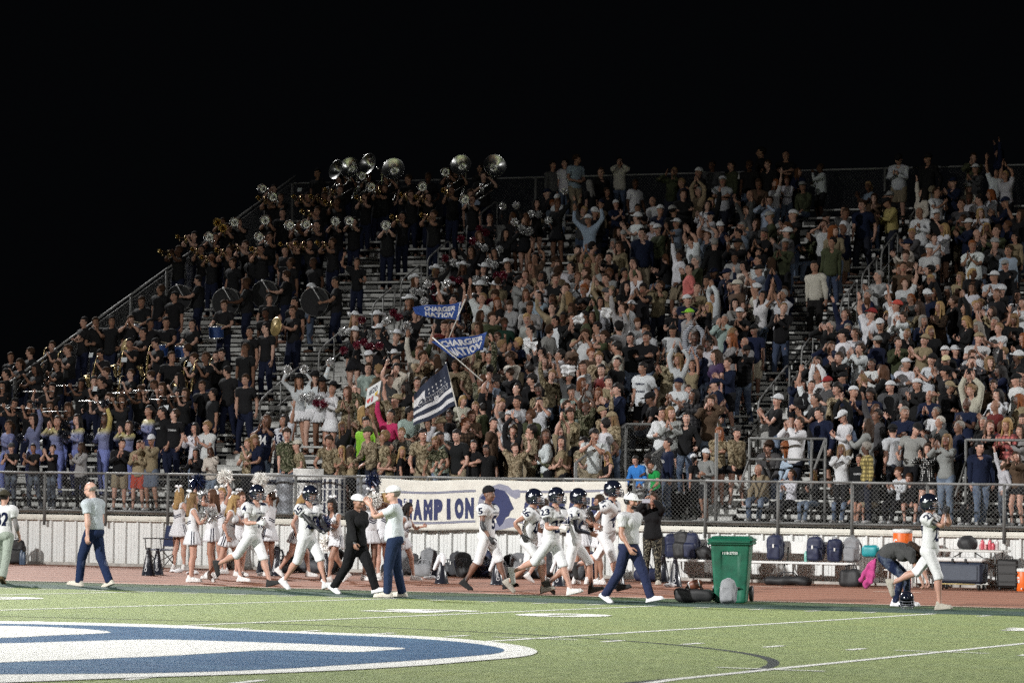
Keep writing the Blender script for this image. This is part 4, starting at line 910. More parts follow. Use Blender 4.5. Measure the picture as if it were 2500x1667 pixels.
# front wall of ribbed white metal sheet
def mk_panel():
    t = NT('white_wall_sheet'); v = t.noise(t.coord('Object', (.9, .9, 1.4)), 1., 4, .6); d = t.noise(t.coord('Object', (5, 5, 3)), 1., 6, .75); g = t.n('SeparateXYZ'); t.l(t.coord(), g.inputs['Vector'])
    low = t.ramp(g.outputs['Z'], [(.0, (.8, .8, .8)), (.22, (0, 0, 0))]); dirt = t.math('MULTIPLY', t.ramp(d, [(.40, (0, 0, 0)), (.75, (.9, .9, .9))]), low)
    c = t.ramp(v, [(.3, (.58, .585, .57)), (.7, (.66, .665, .645))]); c = t.mix(t.ramp(d, [(.62, (0, 0, 0)), (.80, (.5, .5, .5))]), c, (.42, .38, .33)); t.col(t.mix(dirt, c, (.36, .29, .22))).rough(.45); return t.m
M_PANEL = mk_panel(); PW_ = .915
WALL = empty('front_wall', (SX0, YW, 0)); tag(WALL, 'white ribbed metal wall under the front walkway along the track', 'wall')
prof = []
for j in range(3):
    b = j*PW_/3; prof += [(b, 0), (b+.018, -.055), (b+.058, -.055), (b+.076, 0), (b+.150, 0), (b+.158, -.008), (b+.170, -.008), (b+.178, 0), (b+.222, 0), (b+.230, -.008), (b+.242, -.008), (b+.250, 0)]
prof.append((PW_, 0)); V = []; F = []
for i, (x, y) in enumerate(prof): V += [(x, y, .02), (x, y, 1.0)]
F = [(2*i, 2*i+2, 2*i+3, 2*i+1) for i in range(len(prof)-1)]; pm = bpy.data.meshes.new('wall_panel'); pm.from_pydata(V, [], F); pm.materials.append(M_PANEL)
for i in range(int((SX1-SX0)/PW_)+1): o = link('wall_panel', pm, WALL); o.location = (i*PW_, .03, 0)
L = SX1-SX0+.6; M_TRIM = flat('cream_flashing', (.62, .60, .53), .5, 0, .1, 5.); M_CONC = flat('concrete', (.36, .34, .31), .9, 0, .25, 7.)
for nm, yy, zz, dy, dz, mt in (('top_trim', .0, 1.045, .12, .085, M_TRIM), ('drip_edge', -.012, .985, .10, .03, M_TRIM), ('base_curb', .02, .035, .16, .07, M_CONC)):
    o = MB().rbox((0, 0, 0), (L, dy, dz), .008).build(nm, mt, WALL); o.location = (L/2, yy, zz)
bk = MB().box((0, 0, 0), (L, .05, 1.0)).build('backing_board', M_DARK, WALL); bk.location = (L/2, .12, .5)
# ---- chain link helpers
M_WIRE = flat('chain_wire', (.11, .11, .105), .7, .1)
def chain_mesh(w, h, pitch=.085, r=.0026, skew=0.):      # straight crossed wires clipped to a w x h panel; skew: rise over the width
    V, F = [], []
    def bar(a, b):
        n = len(V); d = unit(np.array(b)-np.array(a)); p = np.array((-d[2], 0, d[0]))*r; q = np.array((0, r, 0)); a = np.array(a); b = np.array(b)
        V.extend([a+p, a+q, a-p, a-q, b+p, b+q, b-p, b-q]); F.extend([(n+i, n+(i+1) % 4, n+4+(i+1) % 4, n+4+i) for i in range(4)])
    for sg in (1, -1):
        for c in np.arange(-h, w+h, pitch):
            pts = []
            x0, x1 = (c, c+h) if sg > 0 else (c+h, c)          # at z = 0 and z = h
            t0, t1 = 0., 1.
            for lim, s in ((0., 1), (w, -1)):
                a, b = (x0-lim)*s, (x1-lim)*s
                if a < 0 and b < 0: t0 = 2; break
                if a < 0: t0 = max(t0, a/(a-b))
                elif b < 0: t1 = min(t1, a/(a-b))
            if t0 < t1: 
                A = (x0+(x1-x0)*t0, 0, h*t0); B = (x0+(x1-x0)*t1, 0, h*t1); bar((A[0], 0, A[2]+skew*A[0]/w), (B[0], 0, B[2]+skew*B[0]/w))
    me = bpy.data.meshes.new('chain_link_mesh'); me.from_pydata([tuple(v) for v in V], [], F); me.materials.append(M_WIRE); return me
def pipe(name, a, b, r, parent, mat=None, n=10):
    a = np.array(a, float); b = np.array(b, float); o = MB().tube([(0, 0, 0), b-a], r, n).build(name, mat or M_GALV, parent, True); P = parent.location if parent is not None else (0, 0, 0); o.location = (a[0]-P[0], a[1]-P[1], a[2]-P[2]); return o
FENCE = empty('front_fence', (SX0, YW-.07, WTOP)); tag(FENCE, 'low grey chain link fence along the front walkway above the white wall', 'fence')
posts = np.arange(-17.05, SX1, 1.513)
cm = chain_mesh(1.513, FTOP-WTOP-.10)
for i, x in enumerate(posts):
    pipe('fence_post', (x, YW-.075, .86), (x, YW-.075, FTOP-.01), .032, FENCE); o = MB().tube([(0, 0, 0), (0, 0, .025)], .036, 10).build('post_cap', M_GALV, FENCE, True); o.location = (x-SX0, -.005, FTOP-.03-WTOP)
    o = link('chain_link_mesh', cm, FENCE); o.location = (x-SX0, .01, .10)
for i in range(len(posts)-1):
    pipe('top_rail', (posts[i], YW-.07, FTOP), (posts[i+1]+.002, YW-.07, FTOP), .0245, FENCE, M_RAILP); pipe('bottom_rail', (posts[i], YW-.07, WTOP+.10), (posts[i+1]+.002, YW-.07, WTOP+.10), .021, FENCE)
# back fence
YB = row_y(29)+.42; ZBR = row_z(29)+.43+1.09
BF = empty('back_fence', (SX0, YB, row_z(29))); tag(BF, 'tall chain link fence along the top row of the stand', 'fence')
bp = np.arange(SX0, SX1+2, 2.44); cm2 = chain_mesh(2.44, ZBR-row_z(29)-.1, .085, .0024)
for i, x in enumerate(bp):
    pipe('fence_post', (x, YB, row_z(29)-.2), (x, YB, ZBR), .036, BF); o = link('chain_link_mesh', cm2, BF); o.location = (x-SX0, .01, .05)
    if i: pipe('top_rail', (bp[i-1], YB, ZBR), (x, YB, ZBR), .026, BF, M_RAILP)
pa, pb = on_y(1768, 430, YB-.05), on_y(1816, 430, YB-.05); o = MB().rbox((0, 0, 0), (pb[0]-pa[0], .03, .95), .006).build('white_door_panel', flat('door_white', (.50, .49, .45), .6), BF); o.location = ((pa[0]+pb[0])/2-SX0, -.04, ZBR-row_z(29)-.52)
# side fence at the end of the stand, its rail following the slope
SF = empty('side_fence', (SX0, row_y(0), row_z(0))); tag(SF, 'sloping chain link fence down the end of the stand beside the band', 'fence')
def sidez(k): return row_z(k)+.43+1.07
for k in range(0, 30, 3):
    y0, y1 = row_y(k), row_y(min(k+3, 30)); pipe('fence_post', (SX0, y0, row_z(k)-.3), (SX0, y0, sidez(k)), .034, SF); pipe('sloping_rail', (SX0, y0, sidez(k)), (SX0, y1, sidez(min(k+3, 30))), .026, SF, M_RAILP); pipe('sloping_rail', (SX0, y0, sidez(k)-.12), (SX0, y1, sidez(min(k+3, 30))-.12), .014, SF)
    me = chain_mesh(y1-y0, 1.35, .085, .0024, (min(k+3, 30)-k)*RISE); o = link('chain_link_mesh', me, SF); o.rotation_euler = (0, 0, rad(90)); o.location = (0, y0-row_y(0), row_z(k)-row_z(0)+.06)
# ---- aisle handrails: bent pipe with an end leg, every few rows
def handrail(x, k0, k1, label, h=1.2):
    a = np.array((x, row_y(k0), row_z(k0))); b = np.array((x, row_y(k1), row_z(k1))); R_ = empty('aisle_handrail', a); tag(R_, label, 'handrail', 'aisle handrails')
    u = unit(b-a); T_ = a+v3(0, 0, h); B_ = b+v3(0, 0, h); MB().tube([v3(0, 0, -.02), v3(0, 0, h-.22), v3(0, .03, h-.07), v3(0, .12, h+.03)]+[T_-a+(B_-T_)*t for t in (.2, .6, .94)]+[B_-a+v3(0, .05, -.06), B_-a+v3(0, .06, -.2), B_-a+v3(0, .06, -h)], .021, 9).build('top_rail', M_RAILP, R_, True)
    MB().tube([v3(0, 0, h-.50), B_-a+v3(0, .05, -.50)], .016, 8).build('middle_rail', M_RAILP, R_, True)
    q = (T_+B_)/2-a; MB().tube([q+v3(0, 0, .0), q-v3(0, 0, h)], .018, 8).build('middle_post', M_RAILP, R_, True)
ordn = ['lowest', 'second lowest', 'third lowest', 'fourth lowest', 'second highest', 'highest']
for xa, nm in ((-11.43, 'between the band and the students'), (.5, 'between the students and the parents')):
    for i, (k0, k1) in enumerate(((5.2, 8.6), (10.1, 12.8), (14.9, 16.9), (17.6, 19.5), (20.2, 22.4), (24.2, 27.4))): handrail(xa, k0, k1, f'{ordn[i]} steel handrail in the aisle {nm}')
# ---- stair entry with chain link sides
VO = empty('stair_enclosure', (-2.4, YW+1.5, WTOP)); tag(VO, 'chain link guard with sloping sides round the stair entry by the boy in blue', 'guard rail')
yb_, zb_ = row_y(3), 3.17; xL, xR = -2.0, -.55
for x in (xL, xR):
    pipe('guard_post', (x, yb_, WTOP), (x, yb_, zb_), .035, VO); pipe('guard_post', (x, YW+.75, WTOP), (x, YW+.75, 2.32), .035, VO); pipe('sloping_rail', (x, YW+.75, 2.32), (x, yb_, zb_), .028, VO); pipe('guard_post', (x, (yb_+YW+.75)/2, WTOP), (x, (yb_+YW+.75)/2, 2.74), .028, VO)
    me = chain_mesh(yb_-YW-.75, 1.1, .07, .0022, zb_-2.32); o = link('chain_link_mesh', me, VO); o.rotation_euler = (0, 0, rad(90)); o.location = (x+2.4, .75-1.5, 2.32-1.1-WTOP)
pipe('top_rail', (xL, yb_, zb_), (xR, yb_, zb_), .028, VO); me = chain_mesh(xR-xL, 1.0, .07, .0022); o = link('chain_link_mesh', me, VO); o.location = (xL+2.4, yb_-YW-1.5, zb_-1.02-WTOP)
for k in range(5): o = MB().rbox((0, 0, 0), (1.2, .29, .035), .005).build('stair_tread', M_ALU, VO); o.location = (xL+.72+2.4, .95-1.5+.28*k, .10+.18*k)
# ---- pipe guards in front of the right hand rows
def pipe_guard(x0, x1, label, y=YW+1.62):
    G = empty('pipe_guard', (x0, y, WTOP)); tag(G, label, 'guard rail', 'pipe guards by the front row')
    for z in (2.86, 2.44): pipe('rail', (x0, y, z), (x1, y, z), .026, G)
    for x in (x0, x1, x0+(x1-x0)*.82): pipe('guard_post', (x, y, WTOP+.05), (x, y, 2.87), .03, G)
    pipe('sloping_rail', (x1, y, 2.86), (x1, YW+.9, 2.25), .026, G); pipe('sloping_rail', (x0, y, 2.44), (x0-.02, YW+.9, 1.75), .022, G)
pipe_guard(1.45, 3.05, 'grey pipe guard before the man in dark grey and the red haired woman'); pipe_guard(5.95, 9.4, 'grey pipe guard in front of the standing women in jeans')
pipe('guard_post', (1.18, YW+.35, WTOP), (1.18, YW+.35, 2.95), .034, VO)
# ---- floodlight masts behind the camera and behind the stand
for i, (pos, k) in enumerate(MASTS):
    mrt = empty('floodlight_mast', (pos[0], pos[1], 0)); tag(mrt, ['tall floodlight mast behind the far touchline by the band end', 'tall floodlight mast behind the far touchline by the table end', 'tall floodlight mast behind the stand at the band end', 'tall floodlight mast behind the stand at the table end'][i], 'mast', 'floodlight masts')
    MB().tube([(0, 0, 0), (0, 0, pos[2]+1.5)], [.35, .16], 10).build('pole', M_GALV, mrt, True)
    s = 1 if pos[1] > 0 else -1
    for j in range(3): MB().box((0, .25*s, pos[2]-1.4+j*1.3), (6.4, .15, .15)).build('crossarm', M_GALV, mrt)
# ------------------------------------------------------------------ people on the field and track
from mathutils.bvhtree import BVHTree
def mirror(ps):
    o = dict(ps)
    def mh(h): return None if h is None else tuple(None if v is None else (-v[0], v[1], v[2]) for v in h)
    for a, b in (('hl', 'hr'), ('fl', 'fr')):
        o.pop(a, None); o.pop(b, None)
        if b in ps: o[a] = mh(ps[b])
        if a in ps: o[b] = mh(ps[a])
    if 'head' in ps: o['head'] = (-ps['head'][0], ps['head'][1], -ps['head'][2])
    if 'bend' in ps: o['bend'] = (ps['bend'][0], -ps['bend'][1], -ps['bend'][2])
    if 'pel' in ps: o['pel'] = (-ps['pel'][0], ps['pel'][1], -ps['pel'][2])
    if 'hip' in ps: o['hip'] = (-ps['hip'][0], ps['hip'][1], ps['hip'][2])
    return o
def leg(x, y, z, toe=(0, -1, 0), knee=(0, -1, .1)): return ((x, y, z), toe, knee)
POSES['walk'] = dict(hip=(0, 0, -.035), bend=(3, -6, 0), fl=leg(.09, -.33, .10, (.08, -1, .22)), fr=leg(-.09, .36, .14, (-.05, -1, -.55)), hl=H(.24, .14, -.55, (.2, 1, 0), (-1, 0, 0)), hr=H(-.24, -.22, -.52, (-.3, 1, -.1), (1, 0, 0)))
POSES['walk_m'] = mirror(POSES['walk'])
POSES['stroll'] = dict(hip=(0, 0, -.02), bend=(6, 0, 0), fl=leg(.09, -.20, .095, (.1, -1, .1)), fr=leg(-.10, .26, .11, (-.1, -1, -.35)), hl=H(.24, .02, -.58, (.2, 1, 0), (-1, 0, 0)), hr=H(-.26, -.16, -.55, (-.3, 1, -.1), (1, 0, 0)), head=(8, 10, 0))
POSES['stroll_m'] = mirror(POSES['stroll'])
POSES['run'] = dict(hip=(0, -.02, -.03), bend=(13, -16, 0), fl=leg(.08, -.34, .10, (.05, -1, .25)), fr=leg(-.08, .62, .40, (0, -.35, -1), (-.1, -1, -.1)), hl=H(.25, .10, -.36, (.4, 1, .2), (-1, 0, 0)), hr=H(-.20, -.40, -.22, (-.6, .6, -1), (1, 0, 0)), head=(0, -8, 0))
POSES['run_m'] = mirror(POSES['run'])
POSES['jog'] = dict(hip=(0, 0, -.05), bend=(9, -10, 0), fl=leg(.08, -.30, .12, (.05, -1, .3)), fr=leg(-.09, .42, .20, (0, -1, -.9)), hl=H(.24, .02, -.44, (.4, 1, 0), (-1, 0, 0)), hr=H(-.16, -.34, -.34, (-.7, .6, -1), (1, 0, 0)), head=(0, -4, 0))
POSES['jog_m'] = mirror(POSES['jog'])
POSES['run_strap'] = dict(hip=(0, -.02, -.02), bend=(-3, 6, 0), fl=leg(.07, .62, .40, (0, -.35, -1), (.1, -1, -.1)), fr=leg(-.10, -.20, .095, (-.05, -1, .1)), hl=H(.10, -.28, .06, (.9, .2, -1), (-1, 0, 0), (-.3, -.2, 1)), hr=H(-.10, -.27, .04, (-.9, .2, -1), (1, 0, 0), (.3, -.2, 1)), head=(0, 2, 0))
POSES['catch'] = dict(hip=(0, 0, -.05), bend=(6, -22, 0), fl=leg(.09, -.33, .11, (.05, -1, .3)), fr=leg(-.09, .40, .15, (0, -1, -.7)), hl=H(.14, -.42, -.34, (.6, .5, -1), (-.5, 0, 1)), hr=H(.06, -.46, -.42, (-.8, .3, -.6), (.3, 0, 1)), head=(10, 8, 0))
POSES['clap_coach'] = dict(bend=(2, 0, 0), fl=leg(.11, -.07, .085, (.15, -1, 0)), fr=leg(-.12, .12, .085, (-.2, -1, 0)), hl=H(.05, -.36, .03, (.7, .1, -1), (-1, 0, 0), (-.1, -.5, .8)), hr=H(-.02, -.37, .02, (-.7, .1, -1), (1, 0, 0), (.1, -.5, .8)), head=(0, 2, 0))
POSES['pick'] = dict(hip=(0, .28, -.16), pel=(0, 42, 0), bend=(62, 0, 0), fl=leg(.12, -.04, .085), fr=leg(-.12, .10, .085, (0, -1, 0), (-.1, -1, 0)), hl=H(.16, -.42, .32, (1, .4, .4), (0, 0, -1)), hr=H(-.10, -.44, .30, (-1, .4, .4), (0, 0, -1)), head=(0, 10, 0))
POSES['photo'] = dict(hl=H(.10, -.34, .17, (.9, .1, -.9), (-1, -.2, 0), (-.2, -.2, .9)), hr=H(-.08, -.34, .16, (-.9, .1, -.9), (1, -.2, 0), (.2, -.2, .9)), fl=leg(.12, .03, .085), fr=leg(-.13, -.03, .085), head=(0, 4, 0))
POSES['cheer_a'] = dict(hl=H(.30, -.10, .44, (1, .2, -.4), (0, -1, 0)), hr=H(-.12, -.28, -.16, (-.8, .2, -1), (1, 0, 0)), fl=leg(.12, .02, .085), fr=leg(-.10, .05, .085), head=(20, -4, 0), bend=(0, 6, -5))
POSES['cheer_b'] = dict(hl=H(.10, -.32, -.14, (.8, .2, -1), (-1, 0, 0)), hr=H(-.14, -.28, -.30, (-.8, .2, -1), (1, 0, 0)), fl=leg(.10, .06, .085), fr=leg(-.12, -.05, .085), head=(15, 6, 0))
POSES['cheer_c'] = dict(hip=(0, .03, -.03), bend=(16, 8, 0), fl=leg(.10, -.20, .095), fr=leg(-.10, .40, .16, (0, -1, -.7)), hl=H(.18, -.40, -.10, (.7, .3, -1), (-1, 0, 0)), hr=H(-.20, -.10, -.50, (-.4, 1, 0), (1, 0, 0)), head=(10, -6, 0))
POSES['cheer_d'] = dict(hl=H(.13, -.20, .12, (1, .2, -.5), (0, 1, 0)), hr=H(-.13, -.20, .13, (-1, .2, -.5), (0, 1, 0)), fl=leg(.10, .0, .085), fr=leg(-.10, .06, .085), head=(-10, 0, 6))
def decal(o, gkind, sex, lod, pose, V, F, O, r, u, d, col, name, mat=None, lift=.004):
    """Flat artwork V (x, y) laid onto a garment in its rest pose and posed with it."""
    gv, gf, gw = garment_rest(gkind, sex, lod); tree = cached(('bvh', gkind, sex, lod), lambda: BVHTree.FromPolygons([Vector(q) for q in gv], gf.tolist()))
    O, r, u, d = map(lambda q: np.array(q, float), (O, r, u, d)); d = unit(d); P = []; Wd = []; last = None
    for q in V:
        s = O+q[0]*r+q[1]*u-d*.6; hit = tree.ray_cast(Vector(s), Vector(d))
        if hit[0] is None:
            hit = tree.find_nearest(Vector(s+d*.45))
        P.append(np.array(hit[0])-d*lift); Wd.append(gw[gf[hit[2]]].mean(0))
    P = skin(np.array(P), np.array(Wd), sex, pose_rt(pose, sex)); me = to_mesh(name, P, np.array(F), [mat or CLOTH['plain']]); c = link(name, me, PARTS.get((o.name, gkind), o)); c.color = (*col, 1); return c
def refine(V, F, n=1):
    for _ in range(n):
        V = list(map(tuple, V)); E = {}; G = []
        def mid(a, b):
            k = (min(a, b), max(a, b))
            if k not in E: E[k] = len(V); V.append(tuple((np.array(V[a])+np.array(V[b]))/2))
            return E[k]
        for a, b, c in F: ab, bc, ca = mid(a, b), mid(b, c), mid(c, a); G += [(a, ab, ca), (b, bc, ab), (c, ca, bc), (ab, bc, ca)]
        V, F = np.array(V), np.array(G)
    return V, F
NAVY = (.008, .012, .038)
def num(o, kind, sex, lod, pose, s, w, h, where, col=NAVY, z=None, gk='jersey', name='number'):
    V, F = cached(('txt', s, w, h), lambda: refine(*block_text(s, w, h, .035), 1))
    if where == 'front': decal(o, gk, sex, lod, pose, V, F, (0, 0, z or 1.24), (1, 0, 0), (0, 0, 1), (0, 1, 0), col, name)
    elif where == 'back': decal(o, gk, sex, lod, pose, V, F, (0, 0, z or 1.24), (-1, 0, 0), (0, 0, 1), (0, -1, 0), col, name)
    elif where == 'sr': decal(o, gk, sex, lod, pose, V, F, (-.225, .01, 1.43), (0, -1, 0), (.35, 0, .94), (.94, 0, -.35), col, name)
    elif where == 'sl': decal(o, gk, sex, lod, pose, V, F, (.225, .01, 1.43), (0, 1, 0), (-.35, 0, .94), (-.94, 0, -.35), col, name)
def ground_at(px, py): P = on_field(px, py) if py > 1440 else on_z(px, py, 0.01); return P
WHITE = (.62, .62, .625)
def player(px, py, yaw, pose, nm, label, sk='light', scale=1.02, helmet=True, hairk=None, lp=(), shoes=(.62, .6, .55), sleeves=True, back=False, **kw):
    P = ground_at(px, py); lp = list(lp)
    o = person(P, yaw, pose, 'm', 'hi', sk, ('jersey', WHITE, 'gloss'), ('game_pants', (.64, .64, .645), 'gloss'), hairk, ('helmet', (.006, .008, .017)) if helmet else kw.get('hat'), 0., kw.get('curl', 45), lp, shoes, scale)
    if nm:
        num(o, None, 'm', 'hi', pose, nm, .085*len(nm), .095, 'sr'); num(o, None, 'm', 'hi', pose, nm, .085*len(nm), .095, 'sl'); num(o, None, 'm', 'hi', pose, nm, .13*len(nm), .24, 'front', z=1.19); num(o, None, 'm', 'hi', pose, nm, .14*len(nm), .26, 'back', z=1.20)
        t = block_text('CHAMPION', .19, .026, .02); decal(o, 'jersey', 'm', 'hi', pose, *t, (0, 0, 1.355), (1, 0, 0), (0, 0, 1), (0, 1, 0), NAVY, 'chest_lettering')
    for w in ((-.19, .0), (.19, .0)):                    # dark yoke over the shoulders
        q = np.array([(-.045, -.06, 0), (.045, -.06, 0), (.045, .06, 0), (-.045, .06, 0)]); V, F = refine(q, np.array([(0, 1, 2), (0, 2, 3)]), 2); decal(o, 'jersey', 'm', 'hi', pose, V, F, (w[0]*.62, .01, 1.6), (1, 0, 0), (0, 1, 0), (0, 0, -1), NAVY, 'shoulder_stripe')
    if helmet:
        for g in (1, -1):
            V, F = refine(np.array([(-.05, -.012, 0), (.0, -.026, 0), (.05, .016, 0), (0, .014, 0)]), np.array([(0, 1, 3), (1, 2, 3)]), 2); decal(o, 'helmet', 'm', 'hi', pose, V, F, (g*.2, .04, 1.70), (0, g, 0), (0, 0, 1), (-g, 0, 0), (.62, .63, .66), 'helmet_emblem', M_SHELL)
    tag(o, label, 'person', 'football players in white'); return o
BLK = (.012, .012, .014)
player(612, 1434, 84, 'run', '4', 'football player number 4 in helmet and white kit running beside the cheerleaders', 'light', 1.03, lp=(('bicep_b', (.5, .5, .5)), ('gloves_r', (.6, .6, .6))), shoes=(.03, .03, .03))
player(748, 1438, 80, 'catch', '25', 'football player number 25 in helmet with long black sleeves holding both hands out', 'light', 1.04, lp=(('sleeves_b', BLK), ('gloves_b', BLK)), shoes=(.6, .6, .6))
player(1188, 1440, 90, 'walk', '5', 'football player number 5 without helmet in black skull cap and white kit', 'brown', 1.05, False, None, (('elbow_b', BLK), ('gloves_b', BLK), ('socks', BLK)), (.02, .02, .02), hat=('beanie', (.012, .012, .014)), curl=25)
player(1292, 1450, 88, 'jog_m', '26', 'football player number 26 in helmet with black glove behind number 23', 'tan', 1.04, lp=(('gloves_b', (.03, .03, .03)), ('wrist_b', BLK)), shoes=(.30, .28, .24))
player(1342, 1455, 86, 'run', '23', 'football player number 23 in helmet with black half sleeve in the running pack', 'light', 1.05, lp=(('bicep_b', BLK), ('gloves_b', (.66, .62, .6))), shoes=(.62, .6, .57))
player(1400, 1452, 112, 'jog', '11', 'football player number 11 in helmet with long dark sleeve seen partly from behind', 'tan', 1.05, lp=(('sleeves_b', (.012, .014, .03)), ('socks', BLK)), shoes=(.035, .035, .03))
player(1478, 1444, 78, 'run_m', '41', 'tallest football player number 41 in helmet and black arm sleeve beside the coach', 'light', 1.12, lp=(('bicep_b', BLK), ('sleeves_r', BLK), ('socks', BLK)), shoes=(.03, .03, .03))
player(2268, 1488, 88, 'run_strap', '27', 'football player number 27 running alone with both hands at his helmet', 'light', 1.03, lp=(('bicep_b', BLK), ('gloves_b', BLK)), shoes=(.40, .37, .31))
# player walking off at the edge of the picture
P = on_field(6, 1424); o = person(P, 196, 'walk', 'm', 'hi', 'light', ('jersey', WHITE, 'gloss'), ('baggy', (.30, .34, .29)), ('short', 'black'), ('cap_back', (.05, .045, .03)), 0., 30, (('elbow_b', (.16, .15, .15)), ('bicep_b', (.16, .15, .15))), (.10, .075, .04), .96); num(o, None, 'm', 'hi', 'walk', '82', .27, .26, 'back', z=1.24); num(o, None, 'm', 'hi', 'walk', '82', .16, .09, 'sl'); tag(o, 'football player with 82 on his back walking away in pale trousers and cap', 'person', 'football players in white')
# staff
P = on_field(226, 1432); o = person(P, -98, 'stroll', 'm', 'hi', 'fair', ('polo_tucked', (.44, .48, .51)), ('trousers', (.014, .024, .062)), ('bald', 'grey'), None, 0., 28, (), (.56, .52, .44), 1.055, 1.05, (('glasses', (.05, .05, .05)),)); tag(o, 'bald man in pale blue polo shirt and navy trousers walking away from the cheerleaders', 'person')
P = on_field(868, 1450); o = person(P, 78, 'walk', 'f', 'hi', 'olive', ('hoodie', (.014, .014, .015)), ('trousers', (.010, .010, .011)), ('bun', 'black'), ('cap', (.72, .72, .72)), 0., 25, (), (.7, .7, .7), .97, 1.12); tag(o, 'person in black jacket and trousers with white cap facing the clapping coach', 'person')
P = on_field(960, 1458); o = person(P, -72, 'clap_coach', 'm', 'hi', 'fair', ('polo', (.54, .57, .60)), ('trousers', (.016, .027, .062)), ('crop', 'grey'), ('cap', (.70, .70, .70)), 0., 12, (), (.62, .58, .50), 1.04, 1.09); tag(o, 'heavy coach in white polo and navy trousers clapping before the person in black', 'person')
P = on_field(1535, 1472); HC = o = person(P, 78, 'walk', 'm', 'hi', 'tan', ('polo_tucked', (.54, .54, .55)), ('trousers', (.020, .026, .062)), ('short', 'black'), ('cap', (.72, .72, .72)), 0., 30, (), (.72, .72, .72), 1.02, 1.07)
V, F = refine(np.array([(-.06, -.035, 0), (.06, -.035, 0), (.055, .03, 0), (-.055, .03, 0)]), np.array([(0, 1, 2), (0, 2, 3)]), 2)
tag(o, 'bearded coach with headset in white polo striding ahead of number 41', 'person')
P = on_z(1592, 1426, .01); o = person(P, 8, 'photo', 'f', 'hi', 'tan', ('hoodie', (.012, .012, .013)), ('jeans', (.022, .022, .022), 'camo'), ('wavy', 'brown'), None, 0., 40, (), (.50, .46, .40), .98); tag(o, 'woman in black holding up a phone beside the bench with backpacks', 'person')
PHOTO_P = P
P = on_z(2205, 1479, 0.01); o = person(P, 92, 'pick', 'f', 'hi', 'light', ('tee_big', (.065, .065, .065)), ('jeans', (.010, .016, .045)), ('wavy', 'brown'), None, 0., 55, (), (.7, .7, .72), 1.0); tag(o, 'woman in dark grey tee bending down to pick up a helmet', 'person'); PICK = o
# headset of the coach
hs = MB(); hs.tube([(.085*math.cos(a), .01, 1.70+.125*math.sin(a)) for a in np.linspace(0, math.pi, 13)], .010, 6)
for g in (1, -1): hs.tube([(g*.080, .012, 1.655), (g*.108, .012, 1.655)], .034, 12)
hs.tube([(-.10, .0, 1.64), (-.09, -.08, 1.60), (-.03, -.125, 1.592)], .006, 6); hs.tube([(-.035, -.125, 1.592), (-.02, -.127, 1.592)], .010, 6)
V = np.array(hs.v); Wh = np.zeros((len(V), len(ORDER))); Wh[:, 4] = 1; mesh_obj('headset', skin(V, Wh, 'm', pose_rt('walk', 'm')), hs.f, [flat('headset_black', (.02, .02, .02), .4)], HC)
bd = SDF((-.08, -.13, 1.52), (.08, .0, 1.62), .006); bd.prim(('e', (0, -.05, 1.575), (.058, .056, .035)), .01); bd.prim(('e', (0, -.098, 1.592), (.022, .02, .010)), .005, 's'); V, F = bd.mesh(); Wh = np.zeros((len(V), len(ORDER))); Wh[:, 4] = 1; b_ = mesh_obj('beard', skin(V, Wh, 'm', pose_rt('walk', 'm')), F, [M_HAIR], HC); b_.color = (*HAIRC['black'], 1)
# ---- cheerleaders
M_FOIL = {}
def pom_mesh(key, c, n=340, R=.17):
    if key in M_FOIL: return M_FOIL[key]
    t = NT('pompom_'+key); t.col(t.mix(t.rnd(), c, tuple(min(1, x*1.25) for x in c))).rough(.28 if key != 'white' else .4).metal(.75 if key in ('silver',) else .15)
    r = np.random.RandomState(4); V, F = [], []
    for i in range(n):
        d = unit(r.normal(size=3)); a = unit(np.cross(d, r.normal(size=3))); L = R*(.75+.3*r.rand()); w = .007; p = d*.02; b = np.cross(d, a)
        pts = [d*L*.15, d*L*.6+a*.015*r.normal(), d*L+a*.04*r.normal()+v3(0, 0, -.02)]; k = len(V)
        for q in pts: V += [q-b*w, q+b*w]
        F += [(k, k+1, k+3, k+2), (k+2, k+3, k+5, k+4)]
    me = bpy.data.meshes.new('pompom'); me.from_pydata([tuple(q) for q in V], [], F); me.materials.append(t.m); M_FOIL[key] = me; return me
PC = {'navy': (.012, .018, .05), 'white': (.72, .71, .68), 'silver': (.62, .62, .62), 'maroon': (.10, .008, .02), 'black': (.015, .017, .025)}
def pompom(P, key, label, s=1., group='pompoms'):
    o = link('pompom', pom_mesh(key, PC[key])); o.location = [float(c) for c in P]; o.scale = (s, s, s); o.rotation_euler = (rng.random()*6, rng.random()*6, rng.random()*6); tag(o, label, 'pompom', group); return o
def hand_at(o, pose, sex, side, d=.09):
    R_, T_ = pose_rt(pose, sex); J = SK[sex][0]; p = T_['hand'+side]+R_['hand'+side]@(unit(J['hand'+side]-J['fore'+side])*d); o_m = Matrix.LocRotScale(o.location, o.rotation_euler, o.scale); return np.array(o_m@Vector(p))
